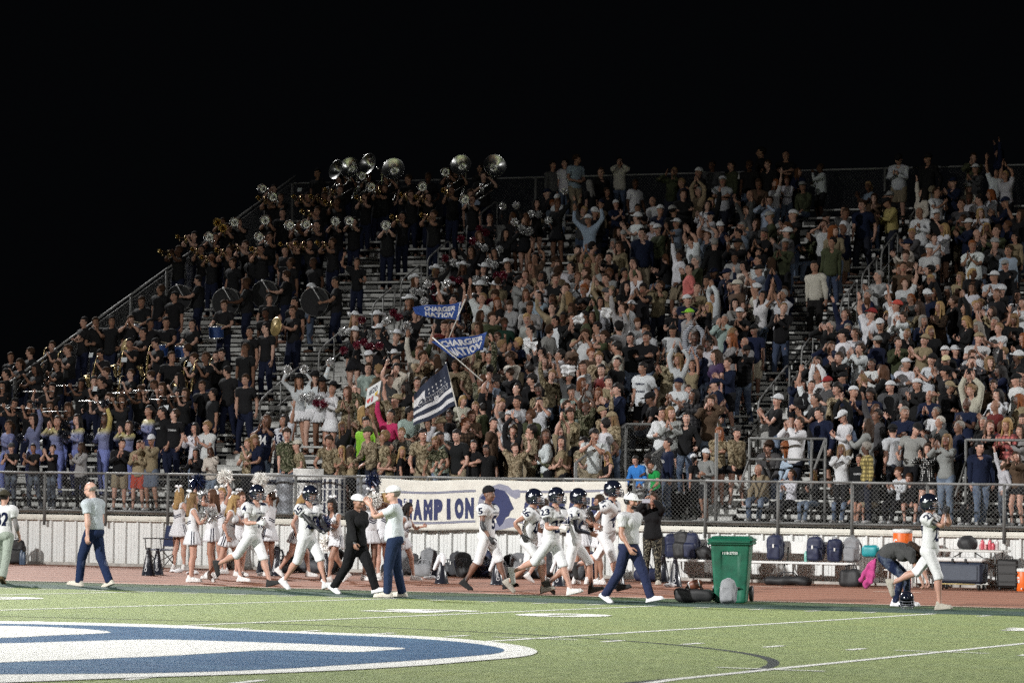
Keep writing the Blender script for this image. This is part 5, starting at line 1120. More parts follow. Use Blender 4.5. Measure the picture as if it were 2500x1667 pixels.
def cheerleader(px, py, yaw, pose, label, hair, hc, sk='light', scale=.93, mouth=0., poms=(), letter=True):
    P = ground_at(px, py); o = person(P, yaw, pose, 'f', 'hi', sk, ('shell', (.60, .60, .615), 'gloss'), ('skirt', (.60, .60, .62), 'gloss'), (hair, hc), None, mouth, 40, (), (.70, .68, .66), scale, 1., (('bow', (.75, .75, .76)),))
    for side, d in (((1), (0, 1, 0)), ((-1), (0, -1, 0))):
        for zc in (1.165, 1.125):
            q = np.array([(-.12, .05, 0), (0, 0, 0), (.12, .05, 0), (.12, .072, 0), (0, .022, 0), (-.12, .072, 0)]); V, F = refine(q, np.array([(0, 1, 4), (0, 4, 5), (1, 2, 3), (1, 3, 4)]), 2); decal(o, 'shell', 'f', 'hi', pose, V, F, (0, 0, zc), (side, 0, 0), (0, 0, 1), d, NAVY, 'chevron')
    for g in (1, -1):
        for dx in (-.022, .022):
            V, F = refine(np.array([(dx-.009, -.14, 0), (dx+.009, -.14, 0), (dx+.009, .13, 0), (dx-.009, .13, 0)]), np.array([(0, 1, 2), (0, 2, 3)]), 3); decal(o, 'skirt', 'f', 'hi', pose, V, F, (g*.3, .01, .885), (0, g, 0), (0, 0, 1), (-g, 0, 0), NAVY, 'skirt_stripe')
    if letter: V, F = cached('chl', lambda: refine(*block_text('CHAMPION', .22, .05, .03), 1)); decal(o, 'shell', 'f', 'hi', pose, V, F, (0, 0, 1.255), (1, 0, 0), (0, 0, 1), (0, 1, 0), NAVY, 'chest_lettering')
    tag(o, label, 'person', 'cheerleaders in white and navy')
    for s, key, lb in poms: pompom(hand_at(o, pose, 'f', s), key, lb)
    return o
cheerleader(436, 1392, 160, 'cheer_b', 'blond cheerleader seen from behind nearest the blue folding chair', 'long', 'blond', 'light', .95, poms=(('l', 'navy', 'navy pompom held by the blond cheerleader by the folding chair'),))
cheerleader(470, 1420, 118, 'cheer_a', 'cheerleader with sandy hair reaching one arm up towards her friend', 'wavy', 'sandy', 'light', .93, poms=(('l', 'navy', 'navy pompom held highest in the cheerleader huddle'), ('r', 'silver', 'silver pompom at the waist of the sandy haired cheerleader')))
cheerleader(515, 1412, -62, 'cheer_d', 'brown haired cheerleader in the huddle with hands at her face', 'long', 'chestnut', 'tan', .96, poms=(('r', 'silver', 'silver pompom in front of the brown haired cheerleader'),))
cheerleader(540, 1400, -30, 'cheer_a', 'cheerleader with blond bun behind the brown haired one in the huddle', 'bun', 'blond', 'light', .97, poms=(('l', 'white', 'white pompom raised above the huddle'),))
cheerleader(560, 1420, 95, 'cheer_c', 'cheerleader with long blond hair leaning forward behind number 4', 'wavy', 'blond', 'light', .93, poms=(('l', 'navy', 'navy pompom beside the helmet of number 4'),))
cheerleader(585, 1406, 60, 'cheer_b', 'cheerleader with chestnut hair hidden partly behind number 4', 'pony', 'chestnut', 'light', .93)
cheerleader(655, 1405, -100, 'cheer_a', 'cheerleader with dark ponytail beyond number 4 raising a white pompom', 'pony', 'brown', 'tan', .93, poms=(('r', 'navy', 'navy pompom low beside number 4'), ('l', 'white', 'white pompom raised beside the face mask of number 4')))
cheerleader(728, 1408, 92, 'cheer_c', 'cheerleader with blond hair right behind number 25', 'long', 'blond', 'light', .93)
cheerleader(815, 1420, -28, 'cheer_c', 'smiling cheerleader with long dark hair running between number 25 and the person in black', 'wavy', 'black', 'olive', .90, 1., poms=(('l', 'navy', 'navy pompom in front of the smiling dark haired cheerleader'), ('r', 'white', 'white pompom behind the smiling dark haired cheerleader')))
cheerleader(902, 1416, 60, 'cheer_d', 'cheerleader with black hair and white bow beyond the person in black', 'pony', 'black', 'brown', .96, poms=(('r', 'white', 'white pompom beside the black haired cheerleader with the bow'),))
cheerleader(932, 1414, -110, 'cheer_a', 'blond cheerleader hidden mostly behind the clapping coach', 'long', 'blond', 'light', .96, poms=(('l', 'navy', 'navy pompom above the banner letters behind the coach'), ('r', 'white', 'white pompom at the back of the clapping coach')))
cheerleader(985, 1416, 88, 'cheer_c', 'cheerleader with black hair bending behind the clapping coach', 'long', 'black', 'tan', .86)
cheerleader(1418, 1425, 172, 'cheer_b', 'cheerleader with very long brown hair seen from behind by number 11', 'long', 'brown', 'tan', .97, poms=(('r', 'black', 'dark pompom between number 23 and number 11'),))
cheerleader(1462, 1426, -70, 'cheer_b', 'cheerleader with dark wavy hair between number 11 and number 41', 'wavy', 'brown', 'olive', .95, poms=(('l', 'silver', 'silver pompom between number 11 and number 41'),))
cheerleader(1320, 1421, 150, 'cheer_c', 'cheerleader hidden mostly behind number 23 in the running pack', 'pony', 'brown', 'light', .92)
# ------------------------------------------------------------------ people in the stand: head place in the photograph, clothes, pose, hair
CL = {'w': ((.56, .57, .59), 'white'), 'W': ((.50, .47, .40), 'cream'), 'k': ((.012, .012, .013), 'black'), 'n': ((.010, .014, .034), 'navy'), 'g': ((.27, .27, .265), 'grey'), 'G': ((.07, .07, .072), 'dark grey'), 't': ((.27, .215, .135), 'tan'), 'o': ((.055, .062, .033), 'olive'),
      'b': ((.085, .055, .036), 'brown'), 'B': ((.30, .37, .46), 'pale blue'), 'R': ((.035, .16, .45), 'bright blue'), 'r': ((.13, .022, .020), 'maroon'), 'p': ((.62, .05, .16), 'hot pink'), 'P': ((.55, .16, .15), 'salmon'), 'y': ((.38, .30, .12), 'mustard'), 'e': ((.28, .36, .32), 'sage'), 'E': ((.022, .30, .07), 'green'), 'L': ((.30, .62, .06), 'neon green'), 'q': ((.012, .032, .022), 'dark green'), 'v': ((.05, .03, .07), 'purple'), 'V': ((.17, .19, .33), 'lavender'), 's': ((.14, .17, .22), 'slate blue')}
GM = {'T': ('tee', 'tee shirt'), 'H': ('hoodie', 'hoodie'), 'J': ('jacket', 'jacket'), 'L': ('longsleeve', 'long sleeved top'), 'P': ('polo', 'polo shirt'), 'S': ('strapless', 'strapless top'), 'K': ('tank', 'tank top'), 'C': ('jersey_loose', 'jersey'), 'U': ('fitted', 'uniform')}
PT = {'c': ('camo', 'camouflage'), 'p': ('plaid', 'plaid'), 's': ('stripe', 'striped'), 'd': ('dots', 'dotted')}
PO = {'i': ('idle', 'standing'), 'c': ('clap', 'clapping'), 'h': ('clap_high', 'clapping high'), 's': ('clap_side', 'clapping sideways'), 'o': ('clap_over', 'hands joined overhead'), 'u': ('arms_up', 'both arms raised'), 'l': ('arm_up_l', 'one arm raised'), 'r': ('arm_up_r', 'one arm raised'), 'f': ('fist_r', 'raising a fist'), 'x': ('crossed', 'arms folded'), 'p': ('phone', 'looking at hands'), 'a': ('look_l', 'looking aside'), 'b': ('look_r', 'turned away'), 'm': ('shout', 'hands at mouth'), 'n': ('lean', 'leaning forward'), 'g': ('hug', 'reaching to a neighbour'), 'v': ('wave', 'waving'), 'd': ('hold', 'hand near face'), 'H': ('hips', 'hands on hips'), '1': ('sit', 'seated'), '2': ('sit_clap', 'seated clapping'), '3': ('sit_lean', 'seated leaning forward'), '4': ('sit_look', 'seated looking aside')}
HK = {'S': ('short', 'short'), 'C': ('crop', 'cropped'), 'Q': ('curly', 'curly'), 'F': ('fringe', 'shaggy'), 'L': ('long', 'long'), 'V': ('wavy', 'wavy'), 'Y': ('pony', 'tied back'), 'B': ('bun', 'pinned up'), 'Z': ('bald', 'balding')}
HC_ = {'k': 'black', 'b': 'brown', 'c': 'chestnut', 'a': 'auburn', 'y': 'blond', 'd': 'sandy', 'g': 'grey', 'w': 'white', 'r': 'red'}
CURL = {'clap': 8, 'clap_high': 8, 'clap_side': 8, 'clap_over': 8, 'arms_up': 8, 'arm_up_l': 8, 'arm_up_r': 8, 'wave': 8, 'shout': 8, 'sit_clap': 8, 'fist_r': 60, 'phone': 60}
LISTED = '''28,1092 Pk c Sg cG|86,1092 Pk c Ck|128,1095 Pk h Cb|198,1090 Jg c Lb|292,1082 Jk c Sk|338,1085 Jt c Sb|372,1072 Lt h Sb cw|476,1045 Lw c Lk|508,1040 Tw c Fd|478,1105 Jk c Lk|517,1100 HW d Lc
643,1025 Cn h Lc|690,1025 Cw l Lk|630,1072 Cn a Vd|705,1058 Toc i Qb|607,1082 Ttc d Sd|735,1102 Ttc n Sb cW|802,1092 Ttc n Qb|836,1098 Tt c Ly|860,1097 Lt x Lb|838,1040 Tk l Vd|850,955 Ltc c Lc
899,899 Tec i Sb|924,903 Ttc c Qd|968,898 LW m Lk|947,926 TG r Sb|995,945 Jk i Lk|985,970 Ltc b Sb ct|962,976 Ttc r Sb ct|886,1003 Ttc a Ly|908,1000 Ltc c Ld|952,1012 Lp r Sk|899,1030 HL i Sk|908,1075 Ltc n Sb co|934,1064 Ttc r Qd|1000,1005 Te a Sk|945,1088 Ttc a Sk|980,1100 Tk b Ly|982,1072 LGc n Sd|1035,1077 Ttc n Sk|1074,1066 Tec m Sk|1072,1094 Toc n Sd|1120,1080 Tk n Sk|1078,1033 Tw i Sb ct|1102,1012 Tk a Sk 5|1132,1032 Lbp a Sa|1156,1085 Tk x Sk|1172,928 Toc r Qc|1162,992 Ttc i Sd
1193,1096 Tk i Sk 4|1260,1092 Ttc u Sb !|1334,1095 Loc s Qb !|1373,1095 Tb c Sb|1432,1108 Soc d Vy !|1488,1112 Kk a Vy !|1240,1015 Tw r Sb cw|1296,1014 To b Fc|1182,995 Jo b Sk|1372,1050 Tt o Lb|1374,1077 Tt a Lk|1398,1008 Ltc a Qb|1336,1060 Lw a Lb|1450,1060 Pw h Fk|1475,1034 Tw b Fk|1426,1080 Ttc i Qk|1498,1018 Ltc i Ld ct|1508,950 Hn c Fk|1488,930 Tt c Sk|1431,893 Tw a Sb|1470,903 Tr a Sk|1421,935 Lg a La|1458,958 Kk c La|1386,917 TG r Sb cg|1398,954 Te h Fk|1317,984 Tw m Sk|1321,948 Ttc a Sk 5|1341,914 Ltc r Qd|1266,978 Tw b Sk|1262,948 Tk b Sk|1210,924 Ts b Sk|1208,955 TG n Sk|1200,902 Tw b Sk|1297,900 Jk b Sk|1304,925 Jk b Fk|1220,985 Lg b Fd
1113,724 Tn i Sb|1174,727 Cw r Sd|1221,736 Tk a Va|1247,744 Hg p Fb|1288,716 Lg i Lc|1318,722 JB i Lk|1172,768 Ttc a Lb|1203,774 To i Fb|1232,788 Pq i Qb|1293,748 Lg p Sb|1293,777 Lg a Sy|1295,806 Tw i Sk|1314,838 Jk i Lk|1266,836 Tn f Fy|1228,842 Pk m Sd|1183,862 Ttp i Sb cw|1166,798 Ltc b Lb|1084,795 Tr i Sb|1103,793 Jk i Lk|1030,870 Ttc m Qb|1070,882 Lk b Lb|1142,888 Ttc l Qb|1113,890 Tt i Sb
1348,634 Lg p Fb|1364,646 Lg i Lb|1362,662 Lt b Qb|1414,628 Tb i Fb|1436,640 Ttc o Sd|1458,630 Ttc h Sb|1487,628 Tk b Sk|1393,650 Lw b Sk|1405,674 Lw c Sc|1431,664 Tw i Sb|1437,684 Tw i Fb|1464,696 To i Sk|1484,680 Ltc h Sb|1528,665 Tk a Sk|1556,680 Tw o Sb|1569,705 Tk h Fk|1523,699 Tk c Lk|1606,697 Ttc m Qb|1327,693 Tw m Sk|1361,697 Tk n Sb|1425,706 Tk x Qr|1350,730 Tk i Yb|1397,752 Lb i Lb|1390,724 Ltc b Ld|1466,737 Lws i Lk|1514,752 Lg r Lb|1539,744 Tw b Sb cw|1556,786 Lw p Sc|1578,805 Tw i Sb|1547,824 Tk i Sk|1576,822 Hk x Fk|1642,805 Pw i Sg ck|1512,798 Lg r Qk|1458,799 Tw i Sk|1428,818 Tw m Qb|1469,820 To m Fb|1491,837 Jk c Sk|1337,805 Hg a Qb|1362,782 Hw i Sk|1375,775 Tk i Sk|1430,771 To i Sk|1402,775 Jk c Sb|1364,864 Tw h Fk|1331,880 Lg v Lb|1397,840 Tb x Sb ct|1444,862 Tb i Qr|1462,872 Ttc i Qd|1507,884 Tk b Sk|1628,872 Ltc c Sb ct
1571,897 Tw i Sk|1656,935 Pw c Sb bn|1597,970 Tk 1 Sb ck|1615,1006 Lw d Yk|1644,1005 Lg c Ld|1676,1018 Jk i Yk|1733,978 Jb m Vb|1749,936 Jn i Sk cn|1778,884 Ln c Cb|1815,855 Jkp m Ck ck|1843,804 Pn i Cg ck|1820,835 Tg b Zg|1788,826 Lg c Lr|1752,866 Tv i Lb|1732,838 Tw o Bk 5|1694,822 Lws o Sb|1662,875 Lw o Vd|1690,890 Kt o Bb|1763,778 Je h Cg|1795,740 Lg c Lk|1683,765 Jg i Cg cL|1906,750 Jk c Cd|1753,1055 Htc x Vr|1797,1056 Htc i Yk|1698,1118 Tk b Yk cw|1722,1106 Lg a Sg cw|1560,1136 HR n Sk k|1598,1147 TE n Sk k|1582,1118 Tw d Fk k|1630,1082 Ln i Sk|1892,975 Tk c Sk cw|1890,1032 Lg 1 Ck|1882,1080 JG 3 Fb|1935,1085 LB 3 Lr|1860,1142 Ht 1 Zg|1932,1155 Lw 2 Yb
2020,795 Jk m Cg|2022,845 Jn m Sb|2050,872 Jk m Sb|1998,882 Jk m Lk|2090,812 Lw c Yb|2096,850 Hw h Sb|2144,832 Jn s Sb cg|2021,932 TG c Cg cr|1979,940 Tw r Cb|1958,938 Lk a Lk|2046,948 Ltc i Qk|2077,955 Tn c Sb bw|1990,973 Tk c Ck|2008,1007 Hn i Sk|2063,1015 Lw p Cg cw|1946,1030 Hw h Cb|2115,1036 Jg c Vb|2132,998 JGc c Lc|2128,888 Pw c Ck 4|2208,886 Lw x Cg cw|2172,942 TG b Cb bw|2240,937 Hk c Sb bw|2266,965 Hn c Zb|2205,990 Jk s Sk|2316,880 Tk c Cb cy|2312,942 Jk a Cg ct|2308,905 Tk f Sk ck|2250,828 Pt c Cb ct|2268,876 Pw c Cb ck|2198,834 Jo c Sb|2382,824 Pw c Cb ct|2440,800 Tw s Cd|2448,858 Tk c Cd|2358,984 Pn c Zk 5|2378,950 HW o Bd|2366,912 Lt c Cg ck|2437,962 Lw d Lk|2430,990 Lr c Zg|2296,1028 JG s Sw|2408,1038 Jk c Lc|2456,1035 LPp c Vy|2052,1096 Hw h Ld|2116,1092 Lyp b Sg|2098,1120 Hk i Sb k|2180,1050 Tw b Sk ck|2226,1044 Tg g Cb ck|2266,1093 Lkd h Lb|2310,1074 Lg h Ld|2069,1157 Jo 4 Cg cw|1988,1170 Jk 2 Vy|2132,1168 JG 1 Sc|2203,1150 Lw 2 Bc|2222,1172 Jk 1 Lc|2276,1166 Jk 1 Sg|2387,1172 Jk 1 Cg cw|2452,1158 Lw r Cb|2482,1113 Lb m Lb|2340,1040 Jn i Cg|2492,1050 Lg c Lb|2395,1090 Jn i Ck
2195,388 Jw p Cb ck|2267,386 Jk i Cb ck|2376,384 Jo h Cb|2440,372 Jn u Lk|1916,378 Tk x Ck|2176,492 Jy p Cb ck|2246,470 LW r Lk|2285,468 Pw c Cb|2107,500 Tn i Sb|2063,520 Lw b Sb|2398,486 Pw x Ck|2366,482 Tw x Sb|2293,522 Tk d Sk cw|2268,607 Tw a Cg cw|2380,598 Tw c Cr|1993,648 LW i Ck|2430,674 Pw c Cb cw|2148,672 Lgp c Cg|2206,652 Lb i Cb|2270,660 Tk c Sk|2464,610 LB b Cb|2271,718 Tn a Cg cw|2185,745 Cw r Cb cb|2125,765 Cw r Cb cr|2244,750 Ltc c Lb|2296,748 Lbs c Ly|2009,548 Tw m Yb|2038,562 Lt a Lr|2030,590 Jo b Sk
1406,388 PB a Sb|1380,398 Tw i Sk|1513,395 HW m Sk|1352,402 LG i Sk|1548,448 Tw b Sb|1705,420 Tk x Cb bw|1740,402 LG i Ck|1762,440 Tw x Cg cw|1786,405 Jo i Ck|1440,535 LB u Cg cw|1597,490 Tw i Zg|1559,508 Tk c Sk|1669,474 Hk x Sb|1722,500 Lw c Lk|1651,545 Ps h Cg cw|1568,570 Jn b Sk|1765,552 Jn a Cb cw|1809,570 LW h Ck|1858,568 Tk c Ck cG|1901,556 Te 1 Cg cg|1921,567 JG s Cb cw|1875,490 LBs h Sb|1682,655 JP i Ck|1880,640 JG i Lb|1822,648 LW i Lk|1794,628 Hg i Sk|1853,634 Tw i Ck|1858,722 Tw u Lk|1799,697 Tb i Cg cW|1776,668 Jn d Cg cn|1725,686 Lg c Lk|1908,718 Tw h Cg|1515,600 Ltc i Lb|1545,640 Jo i Lk|1830,402 Tk i Sb|1880,400 Jk i Sb|1858,372 Tk i Sk|759,704 Ts i Cg bw|1152,472 PB i Sb'''
STANDERS = []                                            # every person of the stand, before it is decided who is an object
def locate(px, py, head=1.66, sit=False, kmin=-2.0):
    best = None
    for k in np.arange(kmin, 29.6, .05):
        y = row_y(k)-(.05 if sit else .27); P = on_y(px, py, y); e = P[2]-((row_z(k) if k > -.5 else WTOP+.08)+(1.27 if sit else head))
        if best is None or abs(e) < best[0]: best = (abs(e), k)
    k = int(round(best[1])); 
    if k < 0 or (px > 1540 and px < 1610 and py > 1100): k = -1
    y = (row_y(k)-(.05 if sit else .27)) if k >= 0 else YW+.62
    P = on_y(px, py, y); z = row_z(k) if k >= 0 else WTOP+.08
    sc = (P[2]-z)/(1.27 if sit else head)
    while sc > 1.13 and not sit: z += .16; sc = (P[2]-z)/head
    return k, P[0], y, z, min(max(sc, .74), 1.13)
ry = random.Random(5)
SKW = ['fair']*3+['light']*6+['tan']*5+['olive']*3+['brown']*2+['dark']*1
def parse(s):
    f = s.split(); x, y = map(float, f[0].split(',')); t = f[1]; pose = f[2]; hr = f[3]; d = dict(px=x, py=y, g=t[0], c=t[1], pat=t[2] if len(t) > 2 else None, po=pose, hk=hr[0], hc=hr[1], hat=None, kid=False, skin=None, src='listed', mouth=None)
    for e in f[4:]:
        if e == 'k': d['kid'] = True
        elif e == '!': d['mouth'] = 1.
        elif e.isdigit(): d['skin'] = {'4': 'brown', '5': 'dark'}[e]
        else: d['hat'] = e
    return d
for ln in LISTED.split('\n'):
    for s in ln.split('|'):
        if s.strip(): STANDERS.append(parse(s.strip()))
for d in STANDERS:
    sit = d['po'] in '1234'; d['k'], d['x'], d['y'], d['z'], d['s'] = locate(d['px'], d['py'], (1.48 if d['po'] == 'n' else 1.66)*(.8 if d['kid'] else 1), sit)
    if d['kid']: d['s'] *= .8
# ---- fill between the listed people
def inside(p, poly):
    x, y = p; c = False
    for i in range(len(poly)):
        (x1, y1), (x2, y2) = poly[i], poly[i-1]
        if (y1 > y) != (y2 > y) and x < (x2-x1)*(y-y1)/(y2-y1)+x1: c = not c
    return c
STUDENTS = [(600, 1130), (780, 1040), (870, 960), (890, 880), (1010, 850), (1060, 770), (1130, 700), (1200, 690), (1330, 600), (1480, 600), (1560, 640), (1580, 720), (1560, 830), (1540, 900), (1520, 1000), (1510, 1130)]
PARENTS = [(1640, 900), (1640, 780), (1640, 640), (1540, 600), (1480, 540), (1320, 470), (1290, 400), (1500, 410), (2500, 370), (2520, 1130), (2130, 1130), (2040, 1010), (1900, 930), (1880, 700), (1800, 880), (1760, 960), (1700, 1000)]
HOLES = [[(1930, 560), (2080, 560), (2080, 700), (1990, 860), (1930, 860), (1900, 760)], [(1300, 540), (1420, 540), (1420, 600), (1320, 620)], [(1580, 600), (1640, 620), (1645, 780), (1590, 760)]]
def occupied(k, x, w): return any(abs(d['x']-x) < w and d['k'] == k for d in STANDERS)
def fill(poly, prob, maker, w=.44, step=.50, rows=range(0, 30)):
    for k in rows:
        x = SX0+.3+ry.random()*.4
        while x < 10.5:
            x += step*(.85+.35*ry.random()); y = row_y(k)-.27; q = project((x, y, row_z(k)+1.66))
            if not (-20 < q[0] < 2530) or not inside(q, poly) or any(inside(q, h) for h in HOLES) or ry.random() > prob(q) or occupied(k, x, w): continue
            if abs(x+11.43) < .62 or abs(x-.5) < .62: continue
            d = maker(q); d.update(px=q[0], py=q[1], k=k, x=x, y=y+ry.uniform(-.06, .06), z=row_z(k), s=ry.uniform(.90, 1.06), src='fill', kid=False, skin=None, mouth=None); STANDERS.append(d)
def mk_student(q):
    f = ry.random() < .42; g, c, p = ry.choice([('T', 't', 'c'), ('L', 't', 'c'), ('T', 'o', 'c'), ('T', 'b', 'c'), ('L', 'o', 'c'), ('T', 'g', None), ('T', 'k', None), ('T', 'w', None), ('T', 'o', None), ('H', 'g', None), ('T', 'b', None), ('L', 'W', None), ('T', 'G', None), ('J', 'k', None)])
    if q[1] > 1040: g, c, p = ry.choice([('T', 't', 'c'), ('L', 't', 'c'), ('T', 'o', 'c'), ('L', 'o', 'c'), ('T', 'b', 'c'), ('T', 't', 'c'), ('T', 'k', None)])
    return dict(g=g, c=c, pat=p, po=ry.choice('icshooulrlrafbmnvgdpu'), hk=ry.choice('LLVYL') if f else ry.choice('SFQSFS'), hc=ry.choice('kbbcdybk') if f else ry.choice('kkbbbcd'), hat=ry.choice(['ct', 'co', 'cw', 'cG']) if not f and ry.random() < .10 else None)
def mk_parent(q):
    f = ry.random() < .46; g, c, p = ry.choice([('J', 'k', None), ('T', 'k', None), ('L', 'k', None), ('J', 'n', None), ('T', 'n', None), ('H', 'k', None), ('J', 'G', None), ('T', 'k', None), ('L', 'k', None), ('T', 'w', None), ('L', 'w', None), ('P', 'w', None), ('H', 'w', None), ('J', 'n', None), ('J', 'b', None), ('L', 'W', None), ('T', 'k', None), ('J', 'k', None), ('L', 't', None), ('L', 'G', 'p'), ('H', 'n', None), ('T', 's', None), ('P', 'k', None), ('L', 'o', 'c')])
    return dict(g=g, c=c, pat=p, po=ry.choice('icccchsxapbmd1224i4lruo'), hk=ry.choice('LLVYLB') if f else ry.choice('SCCSZF'), hc=ry.choice('kbbcdyrg') if f else ry.choice('kbbcgdg'), hat=ry.choice(['ck', 'cw', 'cn', 'cg', 'bw', 'cw', 'ck']) if not f and ry.random() < .42 else None)
fill(STUDENTS, lambda q: .97, mk_student, .40, .46)
fill(PARENTS, lambda q: .92 if q[1] > 640 else .78 if q[1] > 480 else .40, mk_parent, .44, .50)
# ---- band, guard and dancers
BAND = []; 
def fluting(**k): return dict(k)
POSES['trumpet'] = dict(hl=H(.035, -.33, .135, (.8, .2, -1), (-1, 0, 0)), hr=H(-.03, -.27, .145, (-.8, .2, -1), (1, 0, 0)), head=(0, -6, 0))
POSES['flute'] = dict(hl=H(-.12, -.21, .13, (.6, .4, -1), (0, 1, 0)), hr=H(-.38, -.14, .10, (-.6, .6, -1), (0, -1, 0)), head=(-8, 2, 6))
POSES['clarinet'] = dict(hl=H(.02, -.27, -.02, (.9, .2, -1), (-1, 0, 0)), hr=H(-.02, -.36, -.18, (-.9, .2, -1), (1, 0, 0)), head=(0, 6, 0))
POSES['sax'] = dict(hl=H(.04, -.24, -.08, (.9, .2, -1), (-1, 0, 0)), hr=H(-.14, -.20, -.34, (-.9, .4, -1), (1, 0, 0)), head=(0, 4, 0))
POSES['sousa'] = dict(hl=H(.18, -.26, .12, (.9, .2, -1), (-1, 0, 0)), hr=H(-.16, -.28, -.16, (-.9, .2, -1), (1, 0, 0)), head=(0, 0, 0))
POSES['drum'] = dict(hl=H(.40, -.34, -.28, (.8, .6, -1), (-1, 0, 0)), hr=H(-.40, -.34, -.22, (-.8, .6, -1), (1, 0, 0)), head=(0, 4, 0))
POSES['snare'] = dict(hl=H(.20, -.38, -.36, (.8, .4, -1), (0, 0, -1)), hr=H(-.20, -.38, -.30, (-.8, .4, -1), (0, 0, -1)), head=(10, 6, 0))
POSES['cymbal'] = dict(hl=H(.10, -.38, -.16, (.8, .3, -1), (-1, 0, 0)), hr=H(-.20, -.34, -.18, (-.8, .3, -1), (1, 0, 0)), head=(10, 0, 0))
POSES['poms'] = dict(hl=H(.13, -.28, -.18, (.8, .3, -1), (-1, 0, 0)), hr=H(-.13, -.28, -.16, (-.8, .3, -1), (1, 0, 0)), head=(10, -4, 0))
POSES['poms_up'] = dict(hl=H(.22, -.14, .42, (1, .2, -.4), (0, -1, 0)), hr=H(-.26, -.14, .40, (-1, .2, -.4), (0, -1, 0)), head=(-10, -6, 0))
POSES['pom_one'] = dict(hl=H(.24, -.12, .46, (1, .2, -.4), (0, -1, 0)), hr=H(-.16, -.26, -.22, (-.8, .3, -1), (1, 0, 0)), head=(15, -6, 0), bend=(0, 4, 3))
for nm, ds in (('trumpet', 'playing a trumpet'), ('flute', 'playing a flute'), ('clarinet', 'playing a clarinet'), ('sax', 'playing a saxophone'), ('sousa', 'playing a sousaphone'), ('drum', 'beating a bass drum'), ('snare', 'at a snare drum'), ('cymbal', 'holding a cymbal'), ('poms', 'holding pompoms low'), ('poms_up', 'raising both pompoms'), ('pom_one', 'raising one pompom')): PO[nm] = (nm, ds); CURL[nm] = 60
def band(px, py, pose, inst=None, yaw=None, sex=None, **kw):
    d = dict(px=px, py=py, g='T', c='k', pat=None, po=pose, hk='S', hc=ry.choice('kkbb'), hat=None, kid=False, skin=None, src='band', mouth=None, inst=inst, yaw=yaw, legc=(.010, .013, .030), mark=ry.random() < .6); d.update(kw)
    if sex == 'f': d['hk'] = ry.choice('LYL')
    d['k'], d['x'], d['y'], d['z'], d['s'] = locate(px, py); d['s'] = max(d['s'], .93); STANDERS.append(d); return d
TRUMP = [(421, 602), (479, 598), (548, 600), (586, 588), (624, 597), (707, 585), (744, 584), (799, 581), (459, 567), (503, 617), (762, 505), (879, 472), (810, 483), (780, 469), (739, 470), (816, 453), (925, 450), (991, 465), (1034, 470), (1090, 455), (1046, 514), (968, 519), (651, 472)]
MELLO = [(572, 534), (512, 570), (641, 529), (644, 570), (719, 541), (762, 539), (810, 532), (851, 531), (932, 542), (529, 534), (538, 548), (654, 453), (671, 473), (888, 422), (911, 449), (1021, 448), (1083, 413), (1139, 479)]
for i, (x, y) in enumerate(TRUMP): band(x+14, y+10, 'trumpet', 'trumpet', ry.uniform(-14, 8))
for i, (x, y) in enumerate(MELLO): band(x+14, y+9, 'trumpet', 'mellophone' if i not in (9, 10) else 'baritone', ry.uniform(2, 22))
for i, (x, y) in enumerate(((846, 431), (903, 424), (945, 436), (1113, 425), (1182, 428), (828, 436))): band(x, y, 'sousa', 'sousaphone', (8, -14, 20, 14, 40, -20)[i])
for x, y in ((34, 982), (72, 988), (126, 948), (198, 934), (125, 990), (264, 971), (342, 951), (396, 945), (428, 968), (451, 960), (9, 941), (169, 996), (300, 975)): band(x, y, 'flute', 'flute', ry.uniform(-10, 30), 'f')
for x, y in ((46, 886), (87, 898), (142, 891), (257, 907), (436, 922), (253, 930), (385, 937), (16, 912)): band(x, y, 'clarinet', 'clarinet', ry.uniform(-60, -20), ry.choice('mf'))
for x, y in ((124, 843), (170, 852), (248, 863), (317, 838), (386, 836), (315, 912), (478, 873), (497, 871), (528, 868), (376, 915)): band(x, y, 'sax', 'saxophone', ry.uniform(-60, 10))
for x, y in ((486, 683), (605, 689), (698, 671), (822, 687)): band(x, y, 'drum', 'bass_drum', -78)
for x, y in ((351, 735), (411, 785), (549, 743), (470, 790)): band(x, y, 'snare', 'snare_drum', ry.uniform(-10, 10))
for x, y in ((716, 757), (350, 812)): band(x, y, 'cymbal', 'cymbal', -20)
for x, y, p in ((204, 785, 'x'), (239, 785, 'd'), (273, 783, 'i'), (319, 781, 'm'), (367, 790, 'a'), (390, 705, 'b'), (427, 723, 'i'), (873, 640, 'f'), (710, 640, 'v'), (617, 625, 'i'), (658, 729, 'i'), (721, 737, 'i'), (655, 763, 'i'), (545, 862, 'i'), (560, 905, 'b'), (600, 850, 'i'), (600, 925, 'i'), (500, 940, 'i'), (400, 1005, 'i'), (425, 1010, 'b'), (520, 960, 'i'), (770, 640, 'i'), (650, 800, 'b'), (610, 810, 'i'), (775, 423, 'i'), (960, 430, 'i'), (1045, 432, 'i'), (1002, 436, 'i'), (1172, 410, 'b'), (690, 520, 'i'), (700, 610, 'i'), (570, 640, 'i'), (30, 870, 'i'), (75, 860, 'b'), (230, 930, 'i'), (420, 870, 'i'), (455, 850, 'b')): band(x, y, p, None, ry.uniform(-30, 20))
GUARD = [(19, 1037), (83, 1021), (139, 1028), (191, 1023), (172, 994), (254, 1023), (313, 1040), (363, 1003)]
for i, (x, y) in enumerate(GUARD): band(x, y, ry.choice(('poms', 'pom_one', 'poms')) if i not in (2, 6) else 'h', 'pompom' if i not in (2, 6) else None, ry.uniform(-35, 0), 'f', g='U', c='V', pat='guard', hk='B', pomc='black', src='guard', mark=False, legc='guard')
